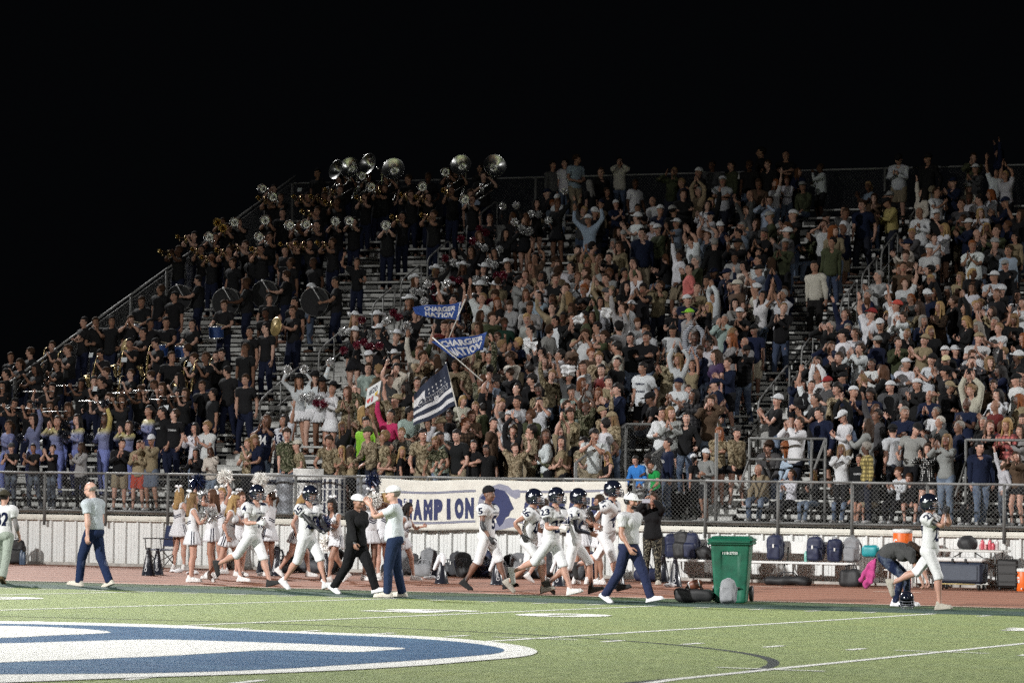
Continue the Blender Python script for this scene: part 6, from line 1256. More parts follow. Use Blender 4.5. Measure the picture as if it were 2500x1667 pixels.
DAN = [(866, 775), (921, 774), (868, 811), (923, 806), (964, 820), (1018, 682), (996, 734), (1068, 659), (1090, 697), (1076, 724), (1131, 652), (1180, 655), (1203, 700), (1169, 699), (905, 872), (959, 867), (1242, 645)]
DAN2 = [(1011, 768), (1193, 533), (1251, 530), (1281, 535), (1175, 574), (1236, 569), (1111, 615), (1152, 612), (1211, 615), (1312, 496), (1363, 496), (1282, 531)]
for i, (x, y) in enumerate(DAN+DAN2): band(x, y, ('poms', 'poms', 'pom_one', 'poms', 'poms_up')[i % 5], 'pompom', ry.uniform(-20, 35), 'f', g='U', c='k', hat='hw' if i < len(DAN) else None, hk='L', hc=ry.choice('bckd'), pomc=ry.choice(['silver', 'silver', 'maroon']), src='dancer', mark=False, legc='skirt', vee=True)
for i, (x, y) in enumerate(((727, 927), (764, 920), (784, 934), (811, 946))): band(x, y, ('poms_up', 'pom_one', 'poms', 'poms')[i], 'pompom', (10, 0, 20, -25)[i], 'f', g='U', c='w', hat='hk', hk='L', hc=ry.choice('bck'), pomc=('silver', 'silver', 'silver', 'maroon')[i], src='white', mark=False, legc='white_skirt')
# ---- who is an object: the people that show largest, nearest first
def view_depth(d): return float((np.array((d['x'], d['y'], d['z']+1.))-CPOS)@CF)
N_FIELD = 30
STANDERS = [d for d in STANDERS if -25 < d['px'] < 2525]
for d in STANDERS: d['depth'] = view_depth(d)
STANDERS.sort(key=lambda d: d['depth'])
N_OBJ = 282
print('in the stand', len(STANDERS))
# ---- words
NTH = ['front', 'second', 'third', 'fourth', 'fifth', 'sixth', 'seventh', 'eighth', 'ninth', 'tenth', 'eleventh', 'twelfth', 'thirteenth', 'fourteenth', 'fifteenth', 'sixteenth', 'seventeenth', 'eighteenth', 'nineteenth', 'twentieth', 'twenty-first', 'twenty-second', 'twenty-third', 'twenty-fourth', 'twenty-fifth', 'twenty-sixth', 'twenty-seventh', 'twenty-eighth', 'twenty-ninth', 'thirtieth', 'top']
def describe(d):
    hat = ''
    if d['hat']: hat = {'hw': 'white cowboy hat', 'hk': 'black cowboy hat'}.get(d['hat']) or CL[{'b': 'r'}.get(d['hat'][1], d['hat'][1])][1]+(' backwards cap' if d['hat'][0] == 'b' else ' cap')
    hair = f"{HC_[d['hc']]} {HK[d['hk']][1]} hair" if d['hk'] != 'Z' else 'balding head'
    if d['src'] == 'guard': top = 'lavender and gold bodysuit'
    elif d['src'] == 'dancer': top = 'black dance uniform with white collar'
    elif d['src'] == 'white': top = 'white dance uniform'
    else: top = (CL[d['c']][1]+' '+(PT[d['pat']][1]+' ' if d['pat'] else '')+GM[d['g']][1])
    who = 'child' if d['kid'] else 'band member' if d['src'] == 'band' else 'guard member' if d['src'] == 'guard' else 'dancer' if d['src'] in ('dancer', 'white') else 'person'
    return who, (hat or hair), top, PO[d['po']][1]
# ------------------------------------------------------------------ build the stand's people
OBJ_P = []
def yaw_for(d):
    if d.get('yaw') is not None: return d['yaw']
    r = random.Random(int(d['px']*7+d['py'])); po = d['po']
    if d['x'] > .5 or d['px'] > 1560: y = r.gauss(-18, 28)
    elif d['px'] < 620: y = r.gauss(-8, 18)
    else: y = r.gauss(4, 40)
    if po == 'b': y += r.choice((-1, 1))*70
    if po == 'n': y *= .5
    return y
def outfit(d):
    r = random.Random(int(d['px']*13+d['py']*3)); f = d['hk'] in 'LVYB'; sex = 'f' if f else 'm'; gk = GM[d['g']][0]
    if gk == 'tee' and not f and r.random() < .5: gk = 'tee_big'
    col = CL[d['c']][0]; jt = r.uniform(.75, 1.15); col = tuple(min(1, x*jt*r.uniform(.97, 1.03)) for x in col); pat = d['pat']; pk = pat if pat == 'guard' else PT[pat][0] if pat else 'plain'
    lc = d.get('legc')
    if lc == 'skirt': legs = ('skirt', (.012, .012, .014), 'plain')
    elif lc == 'white_skirt': legs = ('skirt', (.66, .66, .68), 'plain')
    elif lc == 'guard': legs = ('leggings', (.16, .19, .42), 'plain')
    elif lc: legs = ('trousers', lc, 'plain')
    else: legs = r.choice([('jeans', (.045, .060, .10), 'denim'), ('jeans', (.075, .10, .15), 'denim'), ('trousers', (.012, .012, .014), 'plain'), ('trousers', (.018, .02, .03), 'plain'), ('shorts', (.015, .015, .017), 'plain'), ('shorts', (.23, .19, .13), 'plain'), ('jeans', (.02, .022, .03), 'denim')] if not f else [('jeans', (.055, .075, .12), 'denim'), ('leggings', (.012, .012, .014), 'plain'), ('short_shorts', (.013, .013, .015), 'plain'), ('jeans', (.10, .13, .18), 'denim')])
    sp = {(1843, 804): ('shorts', (.42, .37, .28), 'plain'), (1571, 897): ('shorts', (.012, .012, .014), 'plain'), (338, 1085): ('shorts', (.36, .06, .04), 'plain'), (372, 1072): ('shorts', (.10, .12, .16), 'plain'), (1406, 388): ('trousers', (.25, .21, .15), 'plain'), (1568, 570): ('trousers', (.24, .20, .14), 'plain'), (1606, 697): ('trousers', (.012, .014, .024), 'plain'), (1651, 545): ('shorts', (.20, .18, .15), 'plain'), (2063, 1015): ('trousers', (.25, .20, .13), 'plain'), (1560, 1136): ('shorts', (.30, .30, .30), 'plain'), (1993, 648): ('trousers', (.015, .014, .014), 'plain'), (2376, 384): ('shorts', (.25, .22, .15), 'plain'), (2267, 386): ('shorts', (.25, .20, .13), 'plain')}.get((int(d['px']), int(d['py'])))
    if sp: legs = sp
    hat = None
    if d['hat']:
        h = d['hat']; c = {'b': (.5, .08, .06), 'y': (.55, .48, .30), 'r': (.25, .03, .03)}.get(h[1]) or CL[h[1]][0]; hat = ('cowboy' if h[0] == 'h' else 'cap_back' if h[0] == 'b' else 'cap', c)
    hk = HK[d['hk']][0]
    if hat and hk in ('short', 'curly', 'fringe'): hk = 'crop'
    sk = d['skin'] or r.choice(SKW); base = PO[d['po']][0]; pose = vary(base, r.randrange(6))
    m = d['mouth'] if d['mouth'] is not None else (1. if r.random() < (.45 if d['px'] < 1600 else .2) and d['src'] in ('listed', 'fill') else 0.)
    older = d['hc'] in 'gw'; wide = r.uniform(.92, 1.02) if d['px'] < 1560 else r.uniform(.94, 1.08)
    return dict(pose=pose, sex=sex, skin=sk, top=(gk, col, pk), legs=legs, hair=(hk, HC_[d['hc']]), hat=hat, mouth=m, curl=CURL.get(base, 30), wide=wide)
GROUPS = {'listed': 'spectators in the stand', 'fill': 'spectators in the stand', 'band': 'marching band members', 'guard': 'colour guard in lavender', 'dancer': 'dance team in black', 'white': 'dance team in white'}
for i, d in enumerate(STANDERS):
    of = outfit(d); yw = yaw_for(d); loc = (d['x'], d['y'], d['z']); sc = d['s']*(.95 if of['sex'] == 'f' and d['src'] == 'fill' else 1.)
    d['M'] = (loc, yw, sc, of)
    if i < N_OBJ:
        o = person(loc, yw, of['pose'], of['sex'], 'lo', of['skin'], of['top'], of['legs'], of['hair'], of['hat'], of['mouth'], of['curl'], (), None, sc, of['wide']); d['obj'] = o; OBJ_P.append(d)
    else:
        if d['hat'] and False: pass
        mass_person(loc, yw, scale=sc, **of)
if MASS:
    CR_ = build_mass('crowd'); tag(CR_, 'far rows of spectators and band members packed towards the top of the stand', 'crowd', None, 'stuff')
# ---- labels: look first, then the row, then the neighbour
for d in OBJ_P: d['w'] = describe(d)
rows = {}
for d in OBJ_P: rows.setdefault(d['k'], []).append(d)
for k in rows: rows[k].sort(key=lambda d: d['px'])
def row_words(d): return 'on the front walkway' if d['k'] < 0 else f"in {NTH[d['k']]} row"
def cand(d):
    who, hd, top, po = d['w']; rw = row_words(d); R_ = rows[d['k']]; i = R_.index(d); nb = R_[i-1] if i else None; nx = R_[i+1] if i+1 < len(R_) else None
    yield f'{who} in {top}, {po}, {hd}, {rw}'
    if nb: yield f"{who} in {top}, {po}, {rw}, next to {nb['w'][2]}"
    if nx: yield f"{who} in {top}, {hd}, {rw}, next to {nx['w'][2]}"
    if nb and nx: yield f"{who} in {top}, {rw}, between {nb['w'][2].split()[0]} and {nx['w'][2].split()[0]} tops"
    from_end = i+1
    yield f'{who} in {top}, {rw}, {NTH[min(from_end-1, 29)]} from the band end'.replace('front from', 'first from')
used = set()
cnt = {}
for d in OBJ_P:
    c0 = next(cand(d)); cnt[c0] = cnt.get(c0, 0)+1
def too_long(s): return len(s.replace(',', ' ').split()) > 16
for d in sorted(OBJ_P, key=lambda d: cnt[next(cand(d))]):
    for c in cand(d):
        c = c.replace(',', '')
        if (cnt.get(next(cand(d)), 1) > 1 and c == next(cand(d)).replace(',', '')) or c in used or too_long(c): continue
        break
    else: c = f"{d['w'][0]} {row_words(d)} {NTH[min(rows[d['k']].index(d), 29)]} along from the band end".replace('front along', 'first along')
    
    if c in used: print('DUP', c)
    used.add(c); tag(d['obj'], c, 'person', GROUPS[d['src']])
# ---- lettering on shirts
def shirt_text(px, py, s, w, h, col, z=1.27):
    d = min(OBJ_P, key=lambda d: abs(d['px']-px)+abs(d['py']-py))
    if abs(d['px']-px)+abs(d['py']-py) > 6: return
    of = d['M'][3]; V, F = refine(*block_text(s, w, h, .03), 1); decal(d['obj'], of['top'][0], of['sex'], 'lo', of['pose'], V, F, (0, 0, z), (1, 0, 0), (0, 0, 1), (0, 1, 0), col, 'lettering', lift=.010)
for a in ((1630, 1082, 'POLO', .20, .07, (.6, .6, .6)), (1266, 836, 'CHAMPION', .22, .06, (.6, .6, .6)), (1571, 897, 'CHAMPION', .24, .045, NAVY, 1.33), (1571, 897, 'CHARGERS', .24, .045, NAVY, 1.17), (1295, 806, 'CHAMPION', .24, .06, NAVY), (2266, 965, 'CHAMPION', .24, .05, (.55, .55, .55)), (2098, 1120, 'CHAMPION', .22, .05, (.5, .5, .5)), (690, 1025, '13', .2, .2, NAVY), (643, 1025, '84', .2, .2, (.6, .6, .6)), (2107, 500, '20', .2, .15, (.5, .5, .5)), (1882, 1080, 'TEXAS', .18, .05, (.5, .5, .5)), (1979, 940, 'CHAMPION', .22, .04, NAVY)): shirt_text(*a)
V, F = refine(*block_text('CHAMPION', .2, .045, .03), 1)
for d in OBJ_P:
    if d.get('mark'): of = d['M'][3]; decal(d['obj'], of['top'][0], of['sex'], 'lo', of['pose'], V, F, (0, 0, 1.30), (1, 0, 0), (0, 0, 1), (0, 1, 0), (.55, .55, .56), 'chest_lettering', lift=.010)
    if d.get('vee'):
        of = d['M'][3]
        for g in (1, -1): q = np.array([(0, -.10, 0), (.0, -.05, 0), (g*.10, .07, 0), (g*.13, .05, 0)]); W2, F2 = refine(q, np.array([(0, 1, 2), (0, 2, 3)]), 2); decal(d['obj'], of['top'][0], of['sex'], 'lo', of['pose'], W2, F2, (0, 0, 1.36), (1, 0, 0), (0, 0, 1), (0, 1, 0), (.62, .62, .62), 'collar', lift=.010)

# ---- folding chairs under the people who sit on the walkway
M_CHF = flat('chair_fabric', (.016, .017, .022), .8); M_CHL = flat('chair_tube', (.05, .05, .05), .5)
ci = 0
for d in OBJ_P:
    if d['k'] < 0 and d['po'] in '1234':
        loc, yw, sc, of = d['M']; c = empty('walkway_chair', loc, rad(yw)); c.scale = (sc, sc, sc); tag(c, f"dark folding chair under {d['w'][0]} in {d['w'][2]} {NTH[ci].replace('front', 'first')} from the stair"[:120], 'chair', 'folding chairs on the walkway'); ci += 1
        MB().rbox((0, -.02, .435), (.48, .44, .03), .01).build('seat', M_CHF, c); MB().rbox((0, .22, .70), (.48, .025, .40), .01, 0, rot('x', -10)).build('backrest', M_CHF, c)
        for g in (1, -1): MB().tube([(g*.24, -.22, 0), (g*.24, .20, .44), (g*.24, .28, .92)], .011, 6).build('leg', M_CHL, c, True); MB().tube([(g*.24, .24, 0), (g*.24, -.20, .44)], .011, 6).build('leg', M_CHL, c, True)
# ------------------------------------------------------------------ things on the sideline
def sbox(S, c, hs, r, k=.01, op='u', R=None):            # rounded box into an implicit surface
    X, Y, Z = np.meshgrid(*S.ax, indexing='ij'); P = np.stack([X-c[0], Y-c[1], Z-c[2]], -1)
    if R is not None: P = P@np.asarray(R)
    q = np.abs(P)-(np.array(hs, float)-r); d = np.linalg.norm(np.maximum(q, 0), axis=-1)+np.minimum(q.max(-1), 0)-r
    S.put(d.astype(np.float32), (slice(None),)*3, k, op); return S
def soft(name, V, F, mat, parent=None, tgt=1500, amp=0., f=30., seed=0):
    if amp: V = wrinkle(V, F, amp, f, seed)
    V, F = decimate(V, F, tgt); return mesh_obj(name, V, F, [mat], parent)
def px_at(px, py, y): return on_y(px, py, y)
def gnd(px, py): return on_z(px, py, .01)
M_GREEN = flat('bin_green', (.007, .092, .052), .46, 0, .38, 5.); M_BLACKP = flat('black_plastic', (.018, .018, .018), .5); M_WHITE = flat('white_plastic', (.62, .62, .60), .5); M_ORANGE = flat('cooler_orange', (.72, .13, .012), .45, 0, .06); M_FABK = flat('black_nylon', (.016, .016, .017), .62, 0, .3, 30.); M_FABN = flat('navy_nylon', (.012, .017, .050), .62, 0, .3, 30.); M_FABG = flat('grey_nylon', (.20, .205, .215), .7, 0, .2, 60.); M_INK = flat('dark_ink', (.012, .015, .04), .6); M_TABLE = flat('table_top', (.55, .54, .51), .5, 0, .06)
# wheeled bin
P = gnd(1786, 1469); B_ = empty('wheeled_bin', P, rad(14)); B_.scale = (1.13, 1.05, 1.02); tag(B_, 'tall green wheeled bin with closed lid on the turf edge', 'bin')
S = SDF((-.36, -.45, -.02), (.36, .45, 1.02), .016); X, Y, Z = np.meshgrid(*S.ax, indexing='ij'); tz = np.clip(Z/.98, 0, 1); hx, hy = .23+.065*tz, .27+.085*tz
q = np.stack([np.abs(X)-hx+.04, np.abs(Y+.02*(1-tz))-hy+.04, np.abs(Z-.49)-.49+.03], -1); S.F = (np.linalg.norm(np.maximum(q, 0), axis=-1)+np.minimum(q.max(-1), 0)-.035).astype(np.float32)
sbox(S, (0, -.36, .56), (.13, .05, .26), .02, .015, 's'); sbox(S, (0, -.33, .12), (.15, .05, .10), .02, .015, 's'); V, F = S.mesh(); soft('body', V, F, M_GREEN, B_, 4200)
m = MB(); m.rbox((0, .0, 1.005), (.67, .80, .05), .02); m.rbox((0, -.01, 1.04), (.58, .68, .05), .022); m.rbox((0, -.40, .985), (.60, .03, .045), .01); bevel(m.build('lid', M_GREEN, B_), .008)
m = MB(); m.rbox((0, 0, .955), (.66, .78, .045), .012); m.build('rim', M_GREEN, B_)
m = MB(); m.tube([(-.24, .40, 1.0), (.24, .40, 1.0)], .016, 8); m.build('handle', M_GREEN, B_, True)
m = MB(); m.tube([(-.15, -.335, .245), (.15, -.335, .245)], .012, 8); m.build('grab_bar', M_GALV, B_, True)
for g in (1, -1):
    m = MB(); m.lathe([(.0, -.03), (.10, -.03), (.125, -.025), (.13, 0), (.125, .025), (.10, .03), (0, .03)], 20, 0, (g*.27, .27, .13), (1, 0, 0)); m.build('wheel', M_BLACKP, B_, True)
V, F = block_text('1118-27750', .22, .045, .02); m = mesh_obj('stencil_number', [(x, -.352, z+.80) for x, z, _ in V], F, [M_WHITE], B_, False)
# soft bags
def backpack_mesh(key, seed, k=(.16, .11, .23)):
    def make():
        S = SDF((-.24, -.24, -.02), (.24, .20, .60), .014); sbox(S, (0, 0, .25), (k[0], k[1]*.8, .24), .07); sbox(S, (0, -.09, .17), (k[0]*.82, .06, .14), .05, .02); S.prim(('e', (0, .0, .47), (k[0]*.75, .07, .05)), .04); return S.mesh()
    V, F = cached(('bp', k), make); return wrinkle(V, F, .010, 26., seed), F
def backpack(P, rz, mat, label, s=1., tilt=0., seed=1, badge=True):
    o = empty('backpack', P, rz); o.rotation_euler = (tilt, 0, rz); o.scale = (s, s, s); tag(o, label, 'backpack', 'backpacks on the sideline'); V, F = backpack_mesh('a', seed); soft('body', V, F, mat, o, 1500)
    m = MB(); m.tube([(-.05, .04, .49), (-.04, .03, .54), (.04, .03, .54), (.05, .04, .49)], .010, 6); m.build('handle', mat, o, True)
    for g in (1, -1): m = MB(); m.tube([(g*.10, .09, .46), (g*.15, .14, .34), (g*.15, .12, .10), (g*.13, .06, .03)], [.02, .022, .014, .01], 6); m.build('strap', mat, o, True)
    if badge: m = MB(); m.box((.0, -.158, .30), (.035, .004, .07)); m.build('tag', M_WHITE, o)
    return o
YBN = 11.45
def zb(px, py, y=YBN): return on_y(px, py, y)
P = gnd(1772, 1474); backpack(gnd(1776, 1474), rad(10), M_FABG, 'grey backpack leaning against the green bin', .80, rad(-12), 7, False)
# bench with back
b0, b1 = zb(1608, 1375), zb(2088, 1384); bx0, bx1 = b0[0], b1[0]; BZ = .43
BEN = empty('team_bench', ((bx0+bx1)/2, YBN, 0)); tag(BEN, 'long white aluminium team bench with backrest against the wall', 'bench'); Lb = bx1-bx0; M_BEN = flat('bench_white', (.66, .66, .64), .45, 0, .06)
for nm, y, z, d, h in (('seat_plank', -.06, BZ, .25, .045), ('back_plank', .20, .72, .03, .24)): o = MB().rbox((0, y, z), (Lb, d, h), .008).build(nm, M_BEN, BEN)
for t in (-.46, -.16, .15, .46): MB().tube([(Lb*t, -.06, 0), (Lb*t, -.06, BZ-.02)], .02, 8).build('leg', M_GALV, BEN, True); MB().tube([(Lb*t, .10, BZ-.05), (Lb*t, .22, .80)], .018, 8).build('back_support', M_GALV, BEN, True)
def on_bench(px, dy=-.02): return (zb(px, 1378)[0], YBN+dy, BZ+.025)
backpack(on_bench(1892), rad(6), M_FABN, 'navy backpack standing alone in the middle of the white bench', .98, 0, 1); backpack(on_bench(1990), rad(-4), M_FABN, 'navy backpack with white tag beside the green bottle', .95, 0, 2); backpack(on_bench(2038), rad(16), M_FABN, 'navy backpack slumped open beside the grey one', .88, rad(6), 3)
backpack(on_bench(2080), rad(-10), M_FABG, 'dark grey backpack at the table end of the bench', .95, 0, 4, False); backpack(on_bench(1642), rad(20), M_FABN, 'navy backpack on the bench right behind the megaphone', .95, 0, 5, False); backpack(on_bench(1664), rad(-8), M_FABK, 'black backpack with badges in the tight bench group', 1.05, 0, 6, False); backpack(on_bench(1686), rad(4), M_FABN, 'navy backpack nearest the green bin in the bench group', 1.0, 0, 8, False); backpack(on_bench(1612), rad(30), M_FABK, 'black backpack at the phone woman end of the bench', .85, 0, 9, False)
def duffel(P, rz, L, h, mat, label, seed, name='duffel_bag'):
    S = SDF((-L/2-.1, -.25, -.02), (L/2+.1, .25, h+.12), .016); sbox(S, (0, 0, h*.48), (L/2, .15, h*.5), .10); V, F = S.mesh(); o = empty(name, P, rz); tag(o, label, 'bag', 'bags on the sideline'); soft('body', V, F, mat, o, 1700, .022, 17., seed)
    for g in (1, -1): m = MB(); m.tube([(-L*.2, g*.10, h*.9), (-L*.12, g*.06, h+.07), (L*.12, g*.05, h+.07), (L*.2, g*.10, h*.9)], .012, 6); m.build('handle', mat, o, True)
    return o
duffel(on_bench(1722), 0, .34, .24, M_FABK, 'small black duffel with white paper on the bench', 3)
DF = duffel(gnd(1694, 1469), rad(12), .66, .24, M_FABK, 'black duffel bag on the turf with a football on top', 5); duffel(zb(1922, 1424, 11.0)*v3(1, 1, 0)+v3(0, 0, .01), rad(2), .95, .17, M_FABK, 'long flat black bag under the white bench', 7); duffel(zb(2078, 1428, 11.1)*v3(1, 1, 0)+v3(0, 0, .01), rad(3), .44, .34, M_FABK, 'boxy black bag under the table end of the bench', 9)
m = MB(); m.lathe([(.0, -.14), (.04, -.125), (.07, -.08), (.084, 0), (.07, .08), (.04, .125), (.0, .14)], 18, 0, (0, 0, 0), (1, .2, .3)); FB = m.build('football', flat('football_leather', (.14, .045, .022), .5), None, True); FB.location = Vector(DF.location)+Vector((.02, -.03, .29)); tag(FB, 'brown football resting on the black duffel', 'ball')
for g in (1, -1): m = MB(); m.lathe([(.072, g*.078), (.0655, g*.092)], 18, 0, (0, 0, 0), (1, .2, .3)); m.build('stripe', M_WHITE, FB, True)
m = MB(); m.lathe([(.03, 0), (.035, .02), (.035, .16), (.014, .19), (.014, .21), (0, .21)], 12); o = m.build('drink_bottle', flat('teal_bottle', (.18, .42, .36), .3), None, True); o.location = on_bench(1968); tag(o, 'pale teal drink bottle on the white bench', 'bottle')
# drinks table, coolers, cases
YTB = 11.35; t0, t1 = on_y(2272, 1352, YTB), on_y(2457, 1356, YTB); TX = (t0[0]+t1[0])/2; TL = t1[0]-t0[0]; TB = empty('folding_table', (TX, YTB, 0)); tag(TB, 'white folding table with drinks beside the wall', 'table'); MB().rbox((0, 0, .735), (TL, .72, .045), .012).build('table_top', M_TABLE, TB)
for g in (1, -1):
    m = MB()
    for gy in (1, -1): m.tube([(g*(TL/2-.15), gy*.28, .71), (g*(TL/2-.12), gy*.30, 0)], .014, 8)
    m.tube([(g*(TL/2-.12), -.30, .15), (g*(TL/2-.12), .30, .15)], .012, 8); m.build('leg_frame', M_GALV, TB, True); m = MB(); m.tube([(g*(TL/2-.14), 0, .42), (g*.12, 0, .70)], .011, 8); m.build('brace', M_GALV, TB, True)
CO = empty('wheeled_cooler', (on_y(2352, 1425, 10.95)[0], 10.9, 0)); tag(CO, 'large dark navy cooler with white lid under the folding table', 'cooler'); M_CN = flat('cooler_navy', (.022, .030, .050), .5)
bevel(MB().rbox((0, 0, .33), (.86, .46, .40), .04).build('body', M_CN, CO), .01); MB().rbox((0, 0, .575), (.90, .50, .075), .02).build('lid', M_WHITE, CO); MB().rbox((0, -.235, .33), (.68, .02, .28), .01).build('front_panel', flat('cooler_panel', (.05, .062, .085), .6), CO)
for x in (-.13, .12): MB().rbox((x, -.255, .56), (.045, .03, .07), .008).build('latch', M_BLACKP, CO)
for x in (-.36, .36):
    for y in (-.17, .17): m = MB(); m.lathe([(0, -.02), (.05, -.02), (.055, 0), (.05, .02), (0, .02)], 14, 0, (x, y, .056), (1, 0, 0)); m.build('wheel', M_BLACKP, CO, True)
MB().tube([(-.40, -.24, .12), (.30, -.24, .12)], .012, 8).build('tow_bar', flat('brass_bar', (.42, .33, .14), .4), CO, True)
CS = empty('rolling_case', (on_y(2463, 1430, 11.1)[0], 11.1, 0)); tag(CS, 'upright black rolling equipment case beside the folding table', 'case'); bevel(MB().rbox((0, 0, .33), (.40, .28, .52), .03).build('body', M_BLACKP, CS), .008)
for z in (.17, .33, .49): MB().rbox((0, -.005, z), (.42, .29, .03), .008).build('rib', M_BLACKP, CS)
MB().tube([(-.08, 0, .59), (-.07, 0, .64), (.07, 0, .64), (.08, 0, .59)], .012, 8).build('handle', M_BLACKP, CS, True)
for x in (-.15, .15): m = MB(); m.lathe([(0, -.02), (.04, -.02), (.045, 0), (.04, .02), (0, .02)], 12, 0, (x, -.08, .045), (1, 0, 0)); m.build('wheel', M_BLACKP, CS, True)
def drink_cooler(P, label, s=1., lid=True):
    o = empty('drink_cooler', P); o.scale = (s, s, s); tag(o, label, 'cooler', 'orange drink coolers'); m = MB(); m.lathe([(.0, .0), (.165, 0), (.175, .02), (.185, .42), (.175, .44)], 28); m.build('body', M_ORANGE, o, True)
    if lid: m = MB(); m.lathe([(.19, .43), (.195, .45), (.195, .485), (.17, .50), (0, .505)], 28); m.build('lid', M_WHITE, o, True)
    m = MB(); m.tube([(0, -.18, .07), (0, -.22, .07), (0, -.225, .04)], .014, 8); m.build('tap', M_WHITE, o, True)
    V, F = block_text('G', .09, .14, .05); mesh_obj('letter', [(x-.10, -math.sqrt(max(.0, .184**2-(x-.10)**2))-.004, z+.25) for x, z, _ in V], F, [M_WHITE], o, False); return o
ST_ = empty('cooler_stand', (on_y(2203, 1425, 11.3)[0], 11.3, 0)); tag(ST_, 'low white plastic stand under the orange drink cooler', 'stand')
for z, w in ((.34, .62), (.60, .50)): MB().rbox((0, 0, z), (w, .40, .03), .008).build('shelf', M_WHITE, ST_)
for g in (1, -1):
    for gy in (1, -1): MB().tube([(g*.24, gy*.16, 0), (g*.22, gy*.16, .60)], .014, 6).build('leg', M_WHITE, ST_, True)
drink_cooler((ST_.location[0], 11.3, .617), 'orange drink cooler with white lid high on the stand by the wall'); drink_cooler((ST_.location[0]+.06, 11.22, .0), 'orange drink cooler low under the stand', .74, False); drink_cooler((on_y(2500, 1430, 11.1)[0], 11.1, .0), 'orange cooler at the very edge beyond the rolling case', .86)
def helm_free(P, rz, rx, label):
    V, F, _w = garment_rest('helmet', 'm', 'hi'); o = mesh_obj('football_helmet', V-v3(0, 0, 1.57), F, [M_SHELL]); o.color = (.006, .008, .017, 1); o.location = P; o.rotation_euler = (rx, 0, rz); tag(o, label, 'helmet'); V, F, _w = garment_rest('mask', 'm', 'hi'); mesh_obj('face_mask', V-v3(0, 0, 1.57), F, [M_MASK], o); return o
helm_free(gnd(2213, 1484)+v3(0, 0, .03), rad(20), rad(10), 'dark football helmet on the turf under the bending woman')
S = SDF((-.26, -.26, -.02), (.26, .26, .36), .012); S.prim(('e', (0, 0, .10), (.20, .15, .16)), .02); S.cut((0, 0, -1), 0); V, F = S.mesh(); o = soft('gear_bag', V, F, M_FABK, None, 900, .01, 25., 3); o.location = (on_y(2362, 1350, YTB)[0], YTB, .76); tag(o, 'rounded black bag lying on the folding table', 'bag')
M_PINK = flat('pink_drink', (.55, .10, .13), .3); M_CLR = flat('clear_bottle', (.50, .42, .42), .2)
for i, (px, mt, nm) in enumerate(((2398, M_PINK, 'pink sports drink bottle nearest the rounded black bag'), (2416, M_PINK, 'pink sports drink bottle second from the rounded black bag'), (2424, M_PINK, 'shortest red drink bottle on the folding table'), (2434, M_CLR, 'clear drink bottle farthest from the rounded black bag'))):
    m = MB(); m.lathe([(.03, 0), (.036, .01), (.036, .13), (.028, .16), (.015, .19)], 14); o = m.build('drink_bottle', mt, None, True); o.location = (on_y(px, 1350, YTB-.2)[0], YTB-.18, .76); o.scale = (1, 1, .7 if i == 2 else 1); tag(o, nm, 'bottle', 'drinks on the folding table'); m = MB(); m.lathe([(.016, .188), (.017, .215), (0, .217)], 12); m.build('cap', M_BLACKP, o, True)
m = MB().rbox((0, 0, .05), (.34, .2, .10), .015).build('drink_tray', flat('pink_tray', (.62, .30, .30), .5), None); m.location = (on_y(2412, 1350, YTB)[0], YTB+.06, .76); tag(m, 'pink wrapped tray of drinks on the folding table', 'tray')
# bending woman's teal waist bag and pink jacket
S = SDF((-.2, -.14, -.16), (.2, .14, .16), .012); sbox(S, (0, 0, 0), (.14, .08, .10), .06); V, F = S.mesh(); o = soft('waist_bag', V, F, flat('teal_nylon', (.01, .22, .25), .5), None, 700, .008, 30., 1); o.location = on_y(2125, 1345, gnd(2205, 1479)[1]); tag(o, 'teal waist bag on the back of the bending woman', 'bag')
S = SDF((-.22, -.14, -.45), (.22, .14, .12), .012); S.prim(('c', (.10, 0, .05), (-.05, .02, -.36), .035, .055), .03); S.prim(('c', (.05, .03, .04), (-.15, 0, -.28), .03, .042), .03); S.prim(('c', (.10, -.02, .02), (.04, 0, -.30), .03, .035), .03); V, F = S.mesh(); o = soft('hanging_jacket', V, F, flat('pink_fleece', (.40, .045, .18), .9), None, 1400, .020, 38., 2); o.location = on_y(2122, 1375, gnd(2205, 1479)[1]); tag(o, 'pink jacket hanging from the waist of the bending woman', 'jacket')
# megaphones
M_MEG = flat('megaphone_black', (.014, .015, .022), .32)
def mk_foil_text():
    return flat('white_lettering', (.55, .55, .56), .5)
def megaphone(px, py, label, towel=False, s=1., silver=False):
    P = gnd(px, py); o = empty('megaphone', P, rng.uniform(-.5, .5)); o.scale = (s, s, s); tag(o, label, 'megaphone', 'cheer megaphones'); m = MB(); m.lathe([(.135, 0), (.14, .015), (.13, .02), (.038, .50), (.045, .515), (.034, .52)], 28); m.build('cone', M_MEG, o, True)
    V, F = refine(*block_text('Champion', .34, .075, .01), 1); mesh_obj('lettering', [((.123-.185*(x+.2)+.003)*math.sin(z*9), -(.123-.185*(x+.2)+.003)*math.cos(z*9), x+.25) for x, z, _ in V], F, [mk_foil_text()], o, False)
    m = MB(); m.lathe([(.02, .52), (.05, .535), (.05, .545)], 20); m.build('mouthpiece', M_MEG, o, True)
    if silver: m = MB(); m.box((-.02, -.09, .24), (.02, .004, .40), 0, rot('x', -11)); m.build('stripe', M_GALV, o)
    if towel:
        S = SDF((-.16, -.16, .2), (.16, .16, .58), .012); S.prim(('c', (0, 0, .53), (0, 0, .45), .05, .07), .02); S.prim(('c', (-.03, -.05, .5), (-.10, -.10, .28), .045, .035), .02); S.prim(('c', (.03, -.03, .5), (.07, -.08, .36), .04, .03), .02); V, F = S.mesh(); tw = soft('towel', V, F, M_TOWEL, None, 700, .010, 30., int(px)); tw.location = P; tag(tw, 'white towel over '+label, 'towel', 'towels on megaphones')
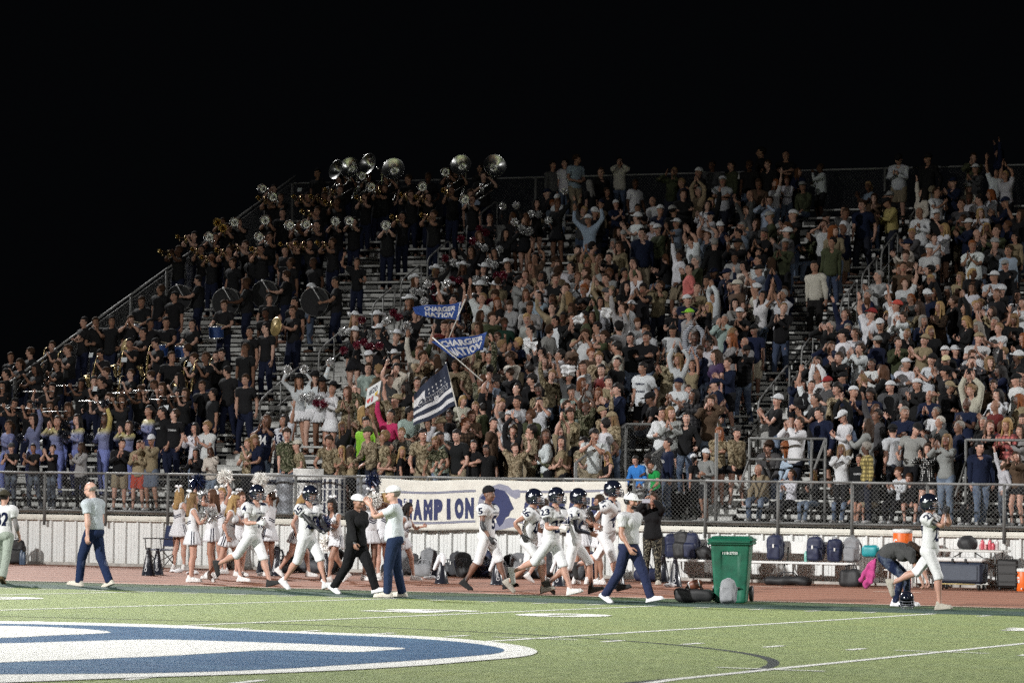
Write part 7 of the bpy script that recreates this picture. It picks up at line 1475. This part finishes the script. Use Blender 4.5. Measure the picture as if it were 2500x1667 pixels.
M_TOWEL = flat('white_towel', (.66, .66, .67), .9, 0, .06, 20.)
for a in ((362, 1404, 'megaphone nearest the blue folding chair', False, 1.0), (384, 1402, 'second megaphone beside the blue folding chair', False, .95), (675, 1405, 'megaphone before the grey bags behind number 4'), (640, 1398, 'megaphone just behind number 4', False, .95), (795, 1412, 'megaphone behind the legs of the smiling cheerleader', False, .9), (1062, 1412, 'megaphone between the clapping coach and the white towel'), (1078, 1424, 'towel draped megaphone left of number 5', True), (1214, 1427, 'megaphone with towel behind the skull cap player', True), (1364, 1430, 'megaphone with towel in the middle of the running pack', True, .95), (1376, 1421, 'megaphone partly hidden behind number 11', False, .95), (1512, 1437, 'megaphone behind the striding coach', False, .9, True), (1619, 1420, 'megaphone by the feet of the phone woman'), (1648, 1431, 'megaphone with silver stripe before the bench', False, 1.0, True)): megaphone(*a[:2], a[2].replace('left of', 'near'), *a[3:])
# heap of bags along the wall
rb = random.Random(3)
for i, px in enumerate([660, 690, 715, 740, 770, 800, 960, 985, 1010, 1035, 1048, 1095, 1115, 1140, 1160, 1180, 1225, 1245, 1270, 1300, 1330, 1385, 1410, 1440, 1580]):
    y = 11.0+rb.uniform(-.35, .35); x = on_y(px, 1395, y)[0]; mt = rb.choice([M_FABK, M_FABN, M_FABK, M_FABG, flat('dark_grey_nylon', (.05, .052, .058), .6, 0, .3, 30.)]); nb = ['number 4', 'the smiling cheerleader', 'the clapping coach', 'the towel draped megaphone', 'number 5', 'number 26', 'number 11', 'the phone woman'][min(7, i*8//25)]
    kind = NTH[i].replace('front', 'first')+' '+['upright', 'slumped', 'tilted', 'bulging', 'flat'][i % 5]
    if i % 5 in (1, 4): duffel((x, y, .01), rb.uniform(-.5, .5), .5, .26, mt, f'{kind} {"dark" if mt != M_FABG else "grey"} bag along the wall from the chair end behind {nb}', i)
    else: backpack((x, y, .01), rb.uniform(-1, 1), mt, f'{kind} {"dark" if mt != M_FABG else "grey"} backpack along the wall from the chair end behind {nb}', rb.uniform(.85, 1.1), rb.uniform(-.5, .1), i, i % 3 == 0)
for i, px in enumerate((1130, 1190, 1405)):
    P = on_y(px, 1390, 10.75); helm_free((P[0], 10.7, .22), rad(60+40*i), rad(-30), ('dark helmet with white chin strap on the bags behind number 5', 'dark helmet tipped on the bags near number 26', 'dark helmet on the bags between the two long haired cheerleaders')[i])
for i, (px, py) in enumerate(((430, 1397), (470, 1402), (1050, 1413), (1635, 1432), (905, 1405), (1330, 1410))):
    S = SDF((-.2, -.14, -.02), (.2, .14, .12), .012); S.prim(('e', (0, 0, .03), (.14, .09, .035)), .01); S.prim(('e', (.06, -.02, .04), (.06, .05, .04)), .02); S.cut((0, 0, -1), 0); V, F = S.mesh(); o = soft('dropped_towel', V, F, M_TOWEL, None, 500, .014, 30., i); o.location = gnd(px, py); tag(o, ('white towel on the track by the folding chair', 'white cloth on the track under the cheerleader huddle', 'white towel on the track before the bags', 'white paper on the track before the bench', 'white cloth on the track behind the person in black', 'white cloth on the track behind number 23')[i], 'towel', 'cloths on the track')
# folding chair, backpack and bottles near the end
P = gnd(395, 1391); C_ = empty('folding_chair', P, rad(-25)); tag(C_, 'navy folding camp chair on the track beside the cheerleaders', 'chair'); M_NAVYC = flat('navy_canvas', (.014, .022, .062), .8)
MB().rbox((0, .0, .42), (.52, .46, .02), .006).build('seat', M_NAVYC, C_); MB().rbox((0, .26, .70), (.52, .02, .44), .006, 0, rot('x', -12)).build('backrest', M_NAVYC, C_)
for g in (1, -1):
    MB().tube([(g*.27, -.24, 0), (g*.27, .22, .44), (g*.27, .30, .92)], .011, 6).build('leg', M_BLACKP, C_, True); MB().tube([(g*.27, .24, 0), (g*.27, -.22, .44), (g*.27, -.24, .64)], .011, 6).build('leg', M_BLACKP, C_, True); MB().rbox((g*.28, -.02, .65), (.07, .50, .02), .006).build('armrest', M_BLACKP, C_)
MB().tube([(-.27, -.24, .02), (.27, .22, .40)], .010, 6).build('cross_brace', M_BLACKP, C_, True)
backpack((on_y(40, 1376, 11.6)[0], 11.6, .01), rad(20), M_FABK, 'black backpack against the wall beside number 82', 1.05, 0, 11, False)
for i, px in enumerate((52, 58)):
    m = MB(); m.lathe([(.04, 0), (.045, .01), (.045, .20), (.02, .24), (.02, .26), (0, .26)], 12); o = m.build('drink_bottle', flat('blue_steel_bottle', (.06, .09, .14), .35), None, True); o.location = (on_y(px, 1377, 11.5)[0], 11.5, .01); o.scale = (1, 1, 1.2-.15*i); tag(o, ('tall blue grey bottle beside the black backpack', 'shorter blue grey bottle at the outside of the pair by the backpack')[i], 'bottle')
# painted drums behind the fence
M_DRW = flat('drum_white', (.60, .60, .58), .6, 0, .1, 9.); M_DRN = flat('drum_navy', (.016, .022, .05), .6)
def barrel(px, label, h=.88, r=.29, style=0):
    x = on_y(px, 1220, YW+.55)[0]; o = empty('painted_drum', (x, YW+.55, WTOP+.08)); tag(o, label, 'drum', 'painted noise drums'); m = MB(); m.lathe([(0, 0), (r, 0), (r*1.02, .02), (r, .04), (r, h*.33), (r*1.03, h*.35), (r, h*.37), (r, h*.66), (r*1.03, h*.68), (r, h*.70), (r, h-.03), (r*1.02, h-.01), (r, h), (0, h)], 28); m.build('body', (M_DRW, flat('drum_mottled', (.19, .20, .22), .55, .2, .6, 11.))[style == 1], o, True)
    if style == 0:
        m = MB(); m.lathe([(r*1.008, h*.72), (r*1.008, h*.84)], 28); m.build('band', M_DRN, o, True)
    if style == 2:
        m = MB(); m.lathe([(r*1.008, h*.68), (r*1.008, h*.76)], 28); m.build('band', M_DRN, o, True)
        for j in range(3):
            for i in range(14):
                if (i+j) % 2 == 0: a0, a1 = 2*math.pi*i/14, 2*math.pi*(i+1)/14; z0, z1 = h*(.38+.09*j), h*(.46+.09*j); q = r*1.008; m = MB(); m.add([(q*math.cos(a0), q*math.sin(a0), z0), (q*math.cos(a1), q*math.sin(a1), z0), (q*math.cos(a1), q*math.sin(a1), z1), (q*math.cos(a0), q*math.sin(a0), z1)], [(0, 1, 2, 3)]); m.build('check', M_DRN, o)
    if style == 3:
        for i in range(12): a0, a1 = 2*math.pi*i/12, 2*math.pi*(i+.5)/12; q = r*1.008; m = MB(); m.add([(q*math.cos(a0), q*math.sin(a0), .05), (q*math.cos(a1), q*math.sin(a1), .05), (q*math.cos(a1), q*math.sin(a1), h-.05), (q*math.cos(a0), q*math.sin(a0), h-.05)], [(0, 1, 2, 3)]); m.build('stripe', M_DRN, o)
barrel(655, 'white drum with one navy band behind the fence'); barrel(702, 'mottled grey drum behind the fence between two white drums', .86, .25, 1); barrel(752, 'taller white drum with navy checks behind the fence', .98, .32, 2); barrel(815, 'white drum with navy stripes behind the fence', .82, .26, 3); barrel(900, 'mottled grey drum behind the edge of the banner', .86, .26, 1)
# ------------------------------------------------------------------ banner on the fence
M_BANNER = None
def mk_banner():
    t = NT('banner_canvas'); v = t.noise(t.coord('Object', (1.5, 1, 2)), 2., 5, .6); t.col(t.ramp(v, [(.3, (.62, .60, .54)), (.7, (.70, .685, .62))])).rough(.85); w = t.noise(t.coord('Object', (2, 1, 1.2)), 1.8, 4, .6, 1.); t.bump(w, .5, .06); return t.m
M_BANNER = mk_banner(); YBNR = YW-.16; c0, c1 = on_y(927, 1166, YBNR), on_y(1533, 1178, YBNR); BW = c1[0]-c0[0]; BH = 1.02; BX = c0[0]; BT = FTOP-.03
def ban(u, v, off=0.):                                   # u along 0..BW, v down 0..BH
    top = BT-.045*math.sin(math.pi*min(1, u/(BW*.40)))**2*(.8 if u < BW*.4 else 0)-.025*math.sin(math.pi*max(0, (u/BW-.40)/.60))**2
    fold = .016*math.sin(u*3.1+v*2.)+.008*math.sin(u*9.+v*6)+.006*math.sin(v*7+u*1.3)
    return (BX+u, YBNR-.02+fold*(.4+.6*v/BH)-off, top-v)
nu, nv = 90, 18; V = [ban(BW*i/nu, BH*j/nv) for j in range(nv+1) for i in range(nu+1)]; F = [(j*(nu+1)+i, j*(nu+1)+i+1, (j+1)*(nu+1)+i+1, (j+1)*(nu+1)+i) for j in range(nv) for i in range(nu)]
BAN = mesh_obj('banner', V, F, [M_BANNER]); tag(BAN, 'wide cream banner with navy block letters tied to the fence', 'banner'); so = BAN.modifiers.new('s', 'SOLIDIFY'); so.thickness = .003
M_BNAVY = flat('banner_navy', (.028, .036, .105), .8, 0, .1, 20.); M_BGREY = flat('banner_grey', (.24, .245, .31), .8, 0, .1, 20.)
def on_banner(name, V, F, mat, off): return mesh_obj(name, [ban(x, y, off) for x, y in V], F, [mat], BAN, False)
def bpx(px, py): return ((px-927)/(1533-927)*BW, (py-1167-(px-927)*.018)/118.*1.0)
for txt, x0, x1 in (('CHAMPION', 962, 1165), ('CHARGERS', 1284, 1500)):
    n = len(txt); 
    for i, ch in enumerate(txt):
        w = (x1-x0)/n; Vt, Ft = refine(*block_text(ch, w*.86/(1533-927)*BW*(.42 if ch == 'I' else 1), .43, .085), 1); cx, cy = bpx(x0+w*(i+.5), 1240); on_banner('letter', [(cx+x, cy-y) for x, y, _ in Vt], Ft, M_BNAVY, .009)
    for yy in (1199, 1272):
        a, b = bpx(x0-8, yy), bpx(x1+2, yy)
        for nm, dy, mt, of in (('rule_edge', .022, M_BNAVY, .007), ('rule', .014, M_BGREY, .010)):
            q = np.array([(a[0], a[1]-dy, 0), (b[0], b[1]-dy, 0), (b[0], b[1]+dy, 0), (a[0], a[1]+dy, 0)]); Vq, Fq = refine(q, np.array([(0, 1, 2), (0, 2, 3)]), 4); on_banner(nm, [(x, y) for x, y, _ in Vq], Fq, mt, of)
def fan(P): return [(0, i, i+1) for i in range(1, len(P)-1)]
def poly_banner(name, px, mat, off):
    import mathutils; pts = [bpx(*q) for q in px]; tri = mathutils.geometry.tessellate_polygon([[Vector((x, y, 0)) for x, y in pts]]); V2, F2 = refine(np.array([(x, y, 0) for x, y in pts]), np.array(tri), 2); on_banner(name, [(x, y) for x, y, _ in V2], F2, mat, off)
SHOE_O = [(1172, 1235), (1176, 1215), (1186, 1200), (1205, 1188), (1226, 1181), (1246, 1186), (1258, 1196), (1272, 1194), (1278, 1197), (1276, 1212), (1266, 1217), (1252, 1210), (1240, 1200), (1226, 1194), (1208, 1199), (1194, 1210), (1186, 1228), (1188, 1250), (1196, 1268), (1208, 1278), (1228, 1272), (1250, 1262), (1266, 1263), (1272, 1270), (1270, 1284), (1258, 1284), (1236, 1290), (1212, 1294), (1192, 1284), (1178, 1262)]
HORSE = [(1178, 1216), (1196, 1202), (1218, 1193), (1238, 1198), (1248, 1210), (1254, 1224), (1262, 1240), (1254, 1246), (1250, 1258), (1242, 1262), (1236, 1276), (1228, 1284), (1222, 1276), (1216, 1262), (1212, 1246), (1214, 1234), (1204, 1224), (1190, 1222)]
poly_banner('horseshoe', SHOE_O, M_BGREY, .008); poly_banner('horse_head', HORSE, M_BNAVY, .011)
# ------------------------------------------------------------------ flags and the hand made sign
def plane_for(px, py, h): k = min(np.arange(0, 29, .1), key=lambda k: abs(on_y(px, py, row_y(k)-.3)[2]-row_z(k)-h)); return row_y(k)-.3
def flag(px4, y, label, mat, pole, art, thick=.004, rip=.05, n=26):
    C4 = [on_y(*q[:2], y+q[2]) for q in px4]             # top-left, top-right, bottom-right, bottom-left as seen
    def S_(u, v, off=0.):
        P = (C4[0]*(1-u)+C4[1]*u)*(1-v)+(C4[3]*(1-u)+C4[2]*u)*v; w = rip*math.sin(u*9+v*3)+rip*.5*math.sin(u*17-v*5+1); return P+v3(0, -off+w, .4*rip*math.sin(u*7+v*2))
    V = [S_(i/n, j/12) for j in range(13) for i in range(n+1)]; F = [(j*(n+1)+i, j*(n+1)+i+1, (j+1)*(n+1)+i+1, (j+1)*(n+1)+i) for j in range(12) for i in range(n)]
    r_ = empty('flag', pole[1] if pole else C4[3]); 
    if pole: r_.location = [float(c) for c in pole[1]]
    L = np.array(r_.location); o = mesh_obj('flag_cloth', [v-L for v in V], F, [mat], r_); so = o.modifiers.new('s', 'SOLIDIFY'); so.thickness = thick
    for (nm, V2, F2, mt, off) in art: mesh_obj(nm, [S_(x, yy, off)-L for x, yy in V2], F2, [mt], r_, False)
    if pole: m = MB(); m.tube([np.array(pole[0])-L, np.array(pole[1])-L], .013, 8); m.build('pole', flat('flag_pole_white', (.55, .53, .48), .5), r_, True)
    tag(r_, label, 'flag', 'flags in the student section'); return r_
M_FBLUE = flat('flag_blue', (.014, .050, .22), .8, 0, .12, 8.); M_FWH = flat('flag_white', (.55, .55, .57), .8, 0, .06); M_FNV = flat('flag_navy', (.012, .018, .04), .8)
def ftext(s, cx, cy, w, h, off=.012): V2, F2 = refine(*block_text(s, w, h, .04), 2); return ('lettering', [(cx+x, cy-y) for x, y, _ in V2], F2, M_FWH, off)
def band_art(v0, v1, mat, off, u0=0., u1=1.): q = np.array([(u0, v0, 0), (u1, v0, 0), (u1, v1, 0), (u0, v1, 0)]); V2, F2 = refine(q, np.array([(0, 1, 2), (0, 2, 3)]), 4); return ('stripe', [(x, y) for x, y, _ in V2], F2, mat, off)
yF = plane_for(1070, 765, 2.75); flag([(1006, 750, 0), (1128, 738, .1), (1122, 784, .1), (1012, 768, 0)], yF, 'upper blue flag with white block letters above the students', M_FBLUE, (on_y(1136, 730, yF), on_y(1092, 835, yF-.3)), [ftext('CHARGER', .56, .30, .62, .34), ftext('NATION', .56, .72, .60, .36), band_art(0, 1, M_FWH, .010, .955, .985)])
yF = plane_for(1120, 848, 2.6); flag([(1052, 834, 0), (1190, 812, .1), (1180, 856, .1), (1106, 878, 0)], yF, 'middle blue flag lettered with NATION over the students', M_FBLUE, (on_y(1056, 824, yF), on_y(1178, 930, yF-.4)), [ftext('CHARGER', .5, .26, .86, .32), ftext('NATION', .5, .70, .84, .42)], rip=.06)
yF = plane_for(1050, 985, 2.35)
def star(cx, cy, r): P = [(cx+(r if i % 2 == 0 else r*.4)*math.sin(i*math.pi/5)*.75, cy-(r if i % 2 == 0 else r*.4)*math.cos(i*math.pi/5)) for i in range(10)]; return ('star', P+[(cx, cy)], [(i, (i+1) % 10, 10) for i in range(10)], M_FWH, .012)
art3 = [band_art(.0, .20, M_FNV, .010), band_art(.46, .58, M_FNV, .010), band_art(.68, .80, M_FNV, .010), band_art(.90, 1., M_FNV, .010), band_art(.18, .46, M_FNV, .011, .35, 1.)]+[star(.45+.10*i, .24+.10*j, .035) for i in range(5) for j in range(2)]
V2, F2 = refine(*block_text('Chargers', .80, .24, .045), 2); art3.append(('script_outline', [(.5+x, .47-y) for x, y, _ in V2], F2, M_FWH, .016)); V2, F2 = refine(*block_text('Chargers', .78, .21, .02), 2); art3.append(('script', [(.5+x, .47-y) for x, y, _ in V2], F2, M_FNV, .022))
flag([(1010, 962, -.1), (1090, 886, 0), (1116, 990, 0), (1008, 1042, -.1)], yF, 'lowest flag with navy and white stars and stripes and script', M_FWH, (on_y(1088, 884, yF+.05), on_y(1124, 1030, yF-.2)), art3, rip=.05)
yS = plane_for(911, 962, 2.15); SG = [on_y(*q, yS) for q in ((897, 949), (931, 928), (923, 975), (891, 996))]; L = SG[3]; so_ = empty('hand_sign', L); tag(so_, 'white hand made poster with a red heart held up beside the dancers', 'sign')
def sg(u, v, off=0.): P = (SG[0]*(1-u)+SG[1]*u)*(1-v)+(SG[3]*(1-u)+SG[2]*u)*v; return P-L+v3(0, -off, 0)
b = MB(); b.add([sg(0, 0), sg(1, 0), sg(1, 1), sg(0, 1)]+[sg(0, 0, -.01), sg(1, 0, -.01), sg(1, 1, -.01), sg(0, 1, -.01)], [(0, 3, 2, 1), (4, 5, 6, 7), (0, 1, 5, 4), (1, 2, 6, 5), (2, 3, 7, 6), (3, 0, 4, 7)]); b.build('board', flat('poster_white', (.62, .64, .65), .7, 0, .05), so_)
V2, F2 = block_text('#20', .62, .34, .02); mesh_obj('lettering', [sg(.48+x, .30-y, .006) for x, y, _ in V2], F2, [M_INK], so_, False)
P = [(.22+.14*math.sin(t)**3, .72-.010*(13*math.cos(t)-5*math.cos(2*t)-2*math.cos(3*t)-math.cos(4*t))) for t in np.linspace(0, 2*math.pi, 20)[:-1]]; mesh_obj('heart', [sg(x, y, .006) for x, y in P], [tuple(range(len(P)))], [flat('heart_red', (.55, .05, .03), .6)], so_, False)
mesh_obj('yellow_patch', [sg(x, y, .006) for x, y in ((.66, .52), (.86, .46), (.88, .66), (.68, .70))], [(0, 1, 2, 3)], [flat('patch_yellow', (.55, .36, .02), .6)], so_, False); mesh_obj('pink_patch', [sg(x, y, .006) for x, y in ((.42, .62), (.56, .58), (.56, .88), (.42, .9))], [(0, 1, 2, 3)], [flat('patch_pink', (.35, .06, .10), .6)], so_, False)
for i, (px, py) in enumerate(((1297, 843), (1412, 780), (1480, 764), (1386, 903))):    # rally towels
    yT = plane_for(px, py, 1.95); C0 = on_y(px, py, yT); n = 10; r5 = random.Random(i); a = r5.uniform(-.5, .5)
    V = [tuple(C0+rot('y', 40*a)@v3((u/n-.5)*.30, .07*math.sin(u*1.1+i)+.05*math.sin(w*1.2+u*.4), (w/n-.5)*.20*(1-.3*math.sin(u*.5+i)))-C0) for w in range(n+1) for u in range(n+1)]; F = [(w*(n+1)+u, w*(n+1)+u+1, (w+1)*(n+1)+u+1, (w+1)*(n+1)+u) for w in range(n) for u in range(n)]
    o = mesh_obj('rally_towel', V, F, [M_TOWEL]); so = o.modifiers.new('s', 'SOLIDIFY'); so.thickness = .006; o.location = C0; tag(o, ('white rally towel waved beside the blond man in navy tee', 'white rally towel waved high among the upper students', 'white rally towel farthest up among the students', 'white rally towel above the auburn haired girl', 'white rally towel beside the hot pink top', 'white rally towel waved by the parents near the aisle')[i], 'towel', 'rally towels')
# phone of the photographing woman
m = MB().rbox((0, 0, 0), (.16, .012, .078), .005).build('mobile_phone', flat('phone_grey', (.32, .32, .36), .35), None); m.location = (PHOTO_P[0]+.01, PHOTO_P[1]-.40, 1.60); m.rotation_euler = (0, 0, rad(8)); tag(m, 'grey mobile phone held up by the woman in black', 'phone')
# ------------------------------------------------------------------ instruments of the band, built once in the player's frame and set at each player
def mk_metal(name, c, rough=.27):
    t = NT(name); v = t.noise(t.coord(), 30., 3); t.col(t.ramp(v, [(.3, tuple(x*.85 for x in c)), (.7, c)])).metal(1.).rough(rough); return t.m
M_SILV = mk_metal('silver_plate', (.86, .86, .84)); M_GOLD = mk_metal('lacquered_brass', (.50, .39, .20)); M_DBLK = flat('drum_shell_black', (.008, .008, .010), .55); M_HEADB = flat('drum_head_black', (.006, .006, .007), .85); M_HEADW = flat('drum_head_white', (.5, .5, .5), .5)
def mk_cymbal():
    t = NT('cymbal_bronze'); t.col((.42, .31, .13)).metal(.55).rough(.42); return t.m
M_FLUTE = mk_metal('flute_silver', (.55, .55, .54), .38)
PROTO = {}
def bell(m, O, A, r, L, n=26, mi=0):
    prof = [(.010+(r-.010)*(t**3.2), L*t) for t in np.linspace(0, 1, 9)]; prof += [(r*1.01, L*1.005), (r*.985, L*1.0)]+[(max(.004, (.010+(r-.010)*(t**3.2))-.004), L*t) for t in np.linspace(.97, .3, 7)]; m.lathe(prof, n, mi, O, A)
def horn(kind, metal):
    r, Lb, z = {'trumpet': (.061, .24, 1.60), 'mellophone': (.130, .30, 1.60), 'baritone': (.115, .30, 1.60)}[kind]; parts = []
    m = MB(); bell(m, (0, -.44-(.0 if kind == 'trumpet' else .02), z), (0, -1, .03), r, Lb); parts.append(('bell', m, metal))
    m = MB(); s = 1. if kind == 'trumpet' else 1.5; m.tube([(0, -.125, z-.005), (0, -.20, z), (0, -.45, z)], [.006, .007, .010], 8); m.tube([(0, -.60, z-.09*s), (.0, -.22, z-.09*s), (0, -.17, z-.045*s), (0, -.22, z), (0, -.45, z)], .009, 8); m.tube([(.02, -.24, z-.09*s), (.02, -.58, z-.09*s), (.02, -.62, z-.045*s), (.02, -.58, z-.005), (.02, -.30, z-.005)], .009, 8); parts.append(('tubing', m, metal))
    for j in range(3):
        m = MB(); y = -.30-.035*j; m.tube([(.01, y, z-.14*s), (.01, y, z+.05)], .014, 8); parts.append(('valve', m, metal))
    m = MB(); m.lathe([(.013, 0), (.006, .03)], 10, 0, (0, -.115, z-.005), (0, -1, 0)); parts.append(('mouthpiece', m, metal)); return parts
def sousa(metal):
    parts = []; m = MB(); bell(m, (.22, .02, 1.80), (-.10, -1., .26), .295, .36, 32); parts.append(('bell', m, metal))
    m = MB(); m.tube([(.22, .03, 1.79), (.23, .12, 1.80), (.25, .20, 1.70), (.24, .24, 1.45), (.16, .26, 1.15), (-.05, .20, .92), (-.26, .02, .90), (-.30, -.18, 1.10), (-.12, -.30, 1.30)], [.05, .055, .055, .05, .045, .04, .035, .03, .022], 12); m.tube([(-.12, -.30, 1.30), (.10, -.30, 1.44), (.16, -.22, 1.56), (.05, -.15, 1.60), (0, -.12, 1.595)], [.016, .014, .012, .010, .008], 8); parts.append(('coil', m, metal))
    m = MB(); m.tube([(.30, .10, 1.42), (.22, -.14, 1.30), (-.05, -.30, 1.12), (-.26, -.26, 1.0)], .022, 10); parts.append(('lower_branch', m, metal))
    for j in range(3): m = MB(); x = -.10-.04*j; m.tube([(x, -.30, 1.16), (x, -.30, 1.42)], .018, 8); parts.append(('valve', m, metal))
    return parts
def flute():
    m = MB(); m.tube([(.05, -.125, 1.592), (-.62, -.135, 1.575)], .0115, 10); p = [('tube', m, M_FLUTE)]
    for j in range(7): m = MB(); m.tube([(-.14-.055*j, -.14, 1.598), (-.14-.055*j, -.14, 1.602)], .010, 8); p.append(('key', m, M_SILV))
    m = MB(); m.tube([(-.005, -.128, 1.60), (.02, -.128, 1.60)], .014, 8); p.append(('lip_plate', m, M_SILV)); return p
def clarinet():
    m = MB(); m.tube([(0, -.12, 1.585), (0, -.16, 1.54), (0, -.44, 1.14)], [.008, .013, .015], 10); p = [('tube', m, M_BLACKP)]; m = MB(); m.lathe([(.015, 0), (.018, .05), (.034, .10), (.03, .10)], 14, 0, (0, -.44, 1.14), (0, -.57, -.82)); p.append(('bell', m, M_BLACKP))
    for t in (.25, .45, .6, .75, .9): q = v3(0, -.16, 1.54)*(1-t)+v3(0, -.44, 1.14)*t; m = MB(); m.tube([q+v3(-.018, -.012, 0), q+v3(.018, -.012, 0)], .005, 6); p.append(('key', m, M_SILV))
    return p
def saxo():
    C = [(0, -.12, 1.58), (0, -.20, 1.60), (-.02, -.26, 1.54), (-.08, -.25, 1.25), (-.15, -.22, .92), (-.17, -.26, .84), (-.18, -.33, .85), (-.19, -.37, .98), (-.20, -.42, 1.10)]; m = MB(); m.tube(C, [.008, .010, .012, .022, .036, .040, .045, .055, .085], 12); p = [('body', m, M_GOLD)]
    for t in (.3, .4, .5, .6, .7, .8): q = v3(-.02, -.26, 1.54)*(1-t)+v3(-.15, -.22, .92)*t; m = MB(); m.tube([q+v3(0, -.03, 0), q+v3(0, -.05, 0)], .018, 8); p.append(('key', m, M_GOLD))
    m = MB(); m.tube([(0, -.10, 1.575), (0, -.15, 1.59)], .009, 8); p.append(('mouthpiece', m, M_BLACKP)); return p
def bassdrum():
    p = []; m = MB(); m.lathe([(.33, -.17), (.33, .17)], 32, 0, (0, -.48, 1.18), (1, 0, 0)); p.append(('shell', m, M_DBLK))
    for g in (1, -1): m = MB(); m.disc((g*.168, -.48, 1.18), (g, 0, 0), .325, 32); p.append(('drum_head', m, M_HEADB)); m = MB(); m.tube([(g*.17, -.48+.335*math.cos(a), 1.18+.335*math.sin(a)) for a in np.linspace(0, 2*math.pi, 33)], .007, 6, cap=False); p.append(('rim', m, M_GALV))
    for j in range(8): a = 2*math.pi*j/8; m = MB(); m.tube([(-.16, -.48+.345*math.cos(a), 1.18+.345*math.sin(a)), (.16, -.48+.345*math.cos(a), 1.18+.345*math.sin(a))], .006, 6); p.append(('tension_rod', m, M_SILV))
    for g in (1, -1): m = MB(); m.tube([(g*.42, -.30, 1.22), (g*.30, -.50, 1.50)], .009, 6); m.tube([(g*.31, -.49, 1.48), (g*.295, -.51, 1.515)], .028, 8); p.append(('mallet', m, M_HEADW))
    return p
def snare():
    p = []; m = MB(); m.lathe([(.18, 0), (.18, .28)], 26, 0, (0, -.36, .82), (0, -.1, 1)); p.append(('shell', m, flat('drum_shell_blue', (.02, .05, .16), .3))); m = MB(); m.disc((0, -.388, 1.10), (0, -.1, 1), .178, 26); p.append(('drum_head', m, M_HEADW))
    for h in (0., .28): m = MB(); m.lathe([(.186, h-.012), (.188, h+.012), (.178, h+.012)], 26, 0, (0, -.36, .82), (0, -.1, 1)); p.append(('rim', m, M_SILV))
    for g in (1, -1): m = MB(); m.tube([(g*.22, -.34, 1.12), (g*.04, -.46, 1.16)], .007, 6); p.append(('drumstick', m, flat('drumstick_wood', (.5, .4, .26), .5)))
    return p
def cymb():
    m = MB(); m.lathe([(0, .03), (.05, .025), (.06, .012), (.20, .002), (.225, -.004), (.225, -.007), (.06, .008), (0, .012)], 32, 0, (-.10, -.46, 1.26), (-.15, -1, .1)); return [('plate', m, mk_cymbal())]
def proto(kind, metal=None):
    k = (kind, metal.name if metal else None)
    if k not in PROTO:
        parts = {'trumpet': lambda: horn('trumpet', metal), 'mellophone': lambda: horn('mellophone', metal), 'baritone': lambda: horn('baritone', metal), 'sousaphone': lambda: sousa(metal), 'flute': flute, 'clarinet': clarinet, 'saxophone': saxo, 'bass_drum': bassdrum, 'snare_drum': snare, 'cymbal': cymb}[kind](); out = []
        for nm, m, mt in parts:
            me = bpy.data.meshes.new(nm); me.from_pydata(m.v, [], m.f); me.materials.append(mt); me.polygons.foreach_set('use_smooth', np.ones(len(me.polygons), bool)); out.append((nm, me))
        PROTO[k] = out
    return PROTO[k]
INST = {}
for d in STANDERS:
    if d.get('inst'): INST.setdefault(d['inst'], []).append(d)
PLACE = {}
for kind, L in INST.items():
    L.sort(key=lambda d: (d['k'], d['px'])); seen = {}
    for d in L: seen.setdefault(d['k'], []).append(d)
    for d in L:
        (loc, yw, sc, of) = d['M']; i = seen[d['k']].index(d); n = len(seen[d['k']])
        where = f'in {NTH[max(d["k"], 0)]} row'+('' if n == 1 else f', {NTH[i].replace("front", "first")} from the fence end')
        if kind == 'pompom':
            R_, T_ = pose_rt(of['pose'], of['sex']); J = SK[of['sex']][0]; Mx = Matrix.LocRotScale(Vector(loc), Matrix.Rotation(rad(yw), 3, 'Z').to_quaternion(), Vector((sc*of['wide'], sc*of['wide'], sc)))
            for s in 'lr':
                p = T_['hand'+s]+R_['hand'+s]@(unit(J['hand'+s]-J['fore'+s])*.09); hi = (T_['handl'][2] > T_['handr'][2]) == (s == 'l')
                pompom(np.array(Mx@Vector(p)), d['pomc'], f"{d['pomc']} pompom {'higher' if hi else 'lower'} hand of {'guard' if d['src'] == 'guard' else 'white clad dancer' if d['src'] == 'white' else 'dancer'} {where}".replace(',', ''), .62, 'pompoms in the stand')
            continue
        metal = None; lk = ''
        if kind in ('trumpet', 'baritone'): metal = M_GOLD; lk = 'brass '
        elif kind in ('mellophone', 'sousaphone'): metal = M_SILV; lk = 'silver '
        o = empty(kind, loc, rad(yw)); o.scale = (sc, sc, sc)
        for nm, me in proto(kind, metal): link(nm, me, o)
        tag(o, f"{lk or ('black ' if kind in ('clarinet', 'bass_drum') else 'shiny ')}{kind.replace('_', ' ')} played {where}", kind.replace('_', ' '), kind.replace('_', ' ')+'s of the band')
for i, (px, py) in enumerate(((222, 867), (303, 878), (463, 889), (232, 949), (731, 464), (405, 995))):    # music cards on lyres
    k, x, y, z, s = locate(px, py-20); P = on_y(px, py, y-.35); m = MB().rbox((0, 0, 0), (.14, .006, .11), .002).build('music_card', flat('card_white', (.55, .58, .60), .6), None); m.location = P; m.rotation_euler = (rad(-15), 0, rad(ry.uniform(-20, 20))); tag(m, ['white music card beside the big brass cymbal', 'white music card under the brass cymbal', 'white music card by the tall saxophone players', 'white music card in the flute rows', 'white music card by the top fence corner', 'white music card above the guard'][i], 'card', 'music cards of the band')
bpy.data.scenes.remove(TMP)
print('SCENE', round(time.time()-T0, 1), 's', len(bpy.data.objects), 'objects')
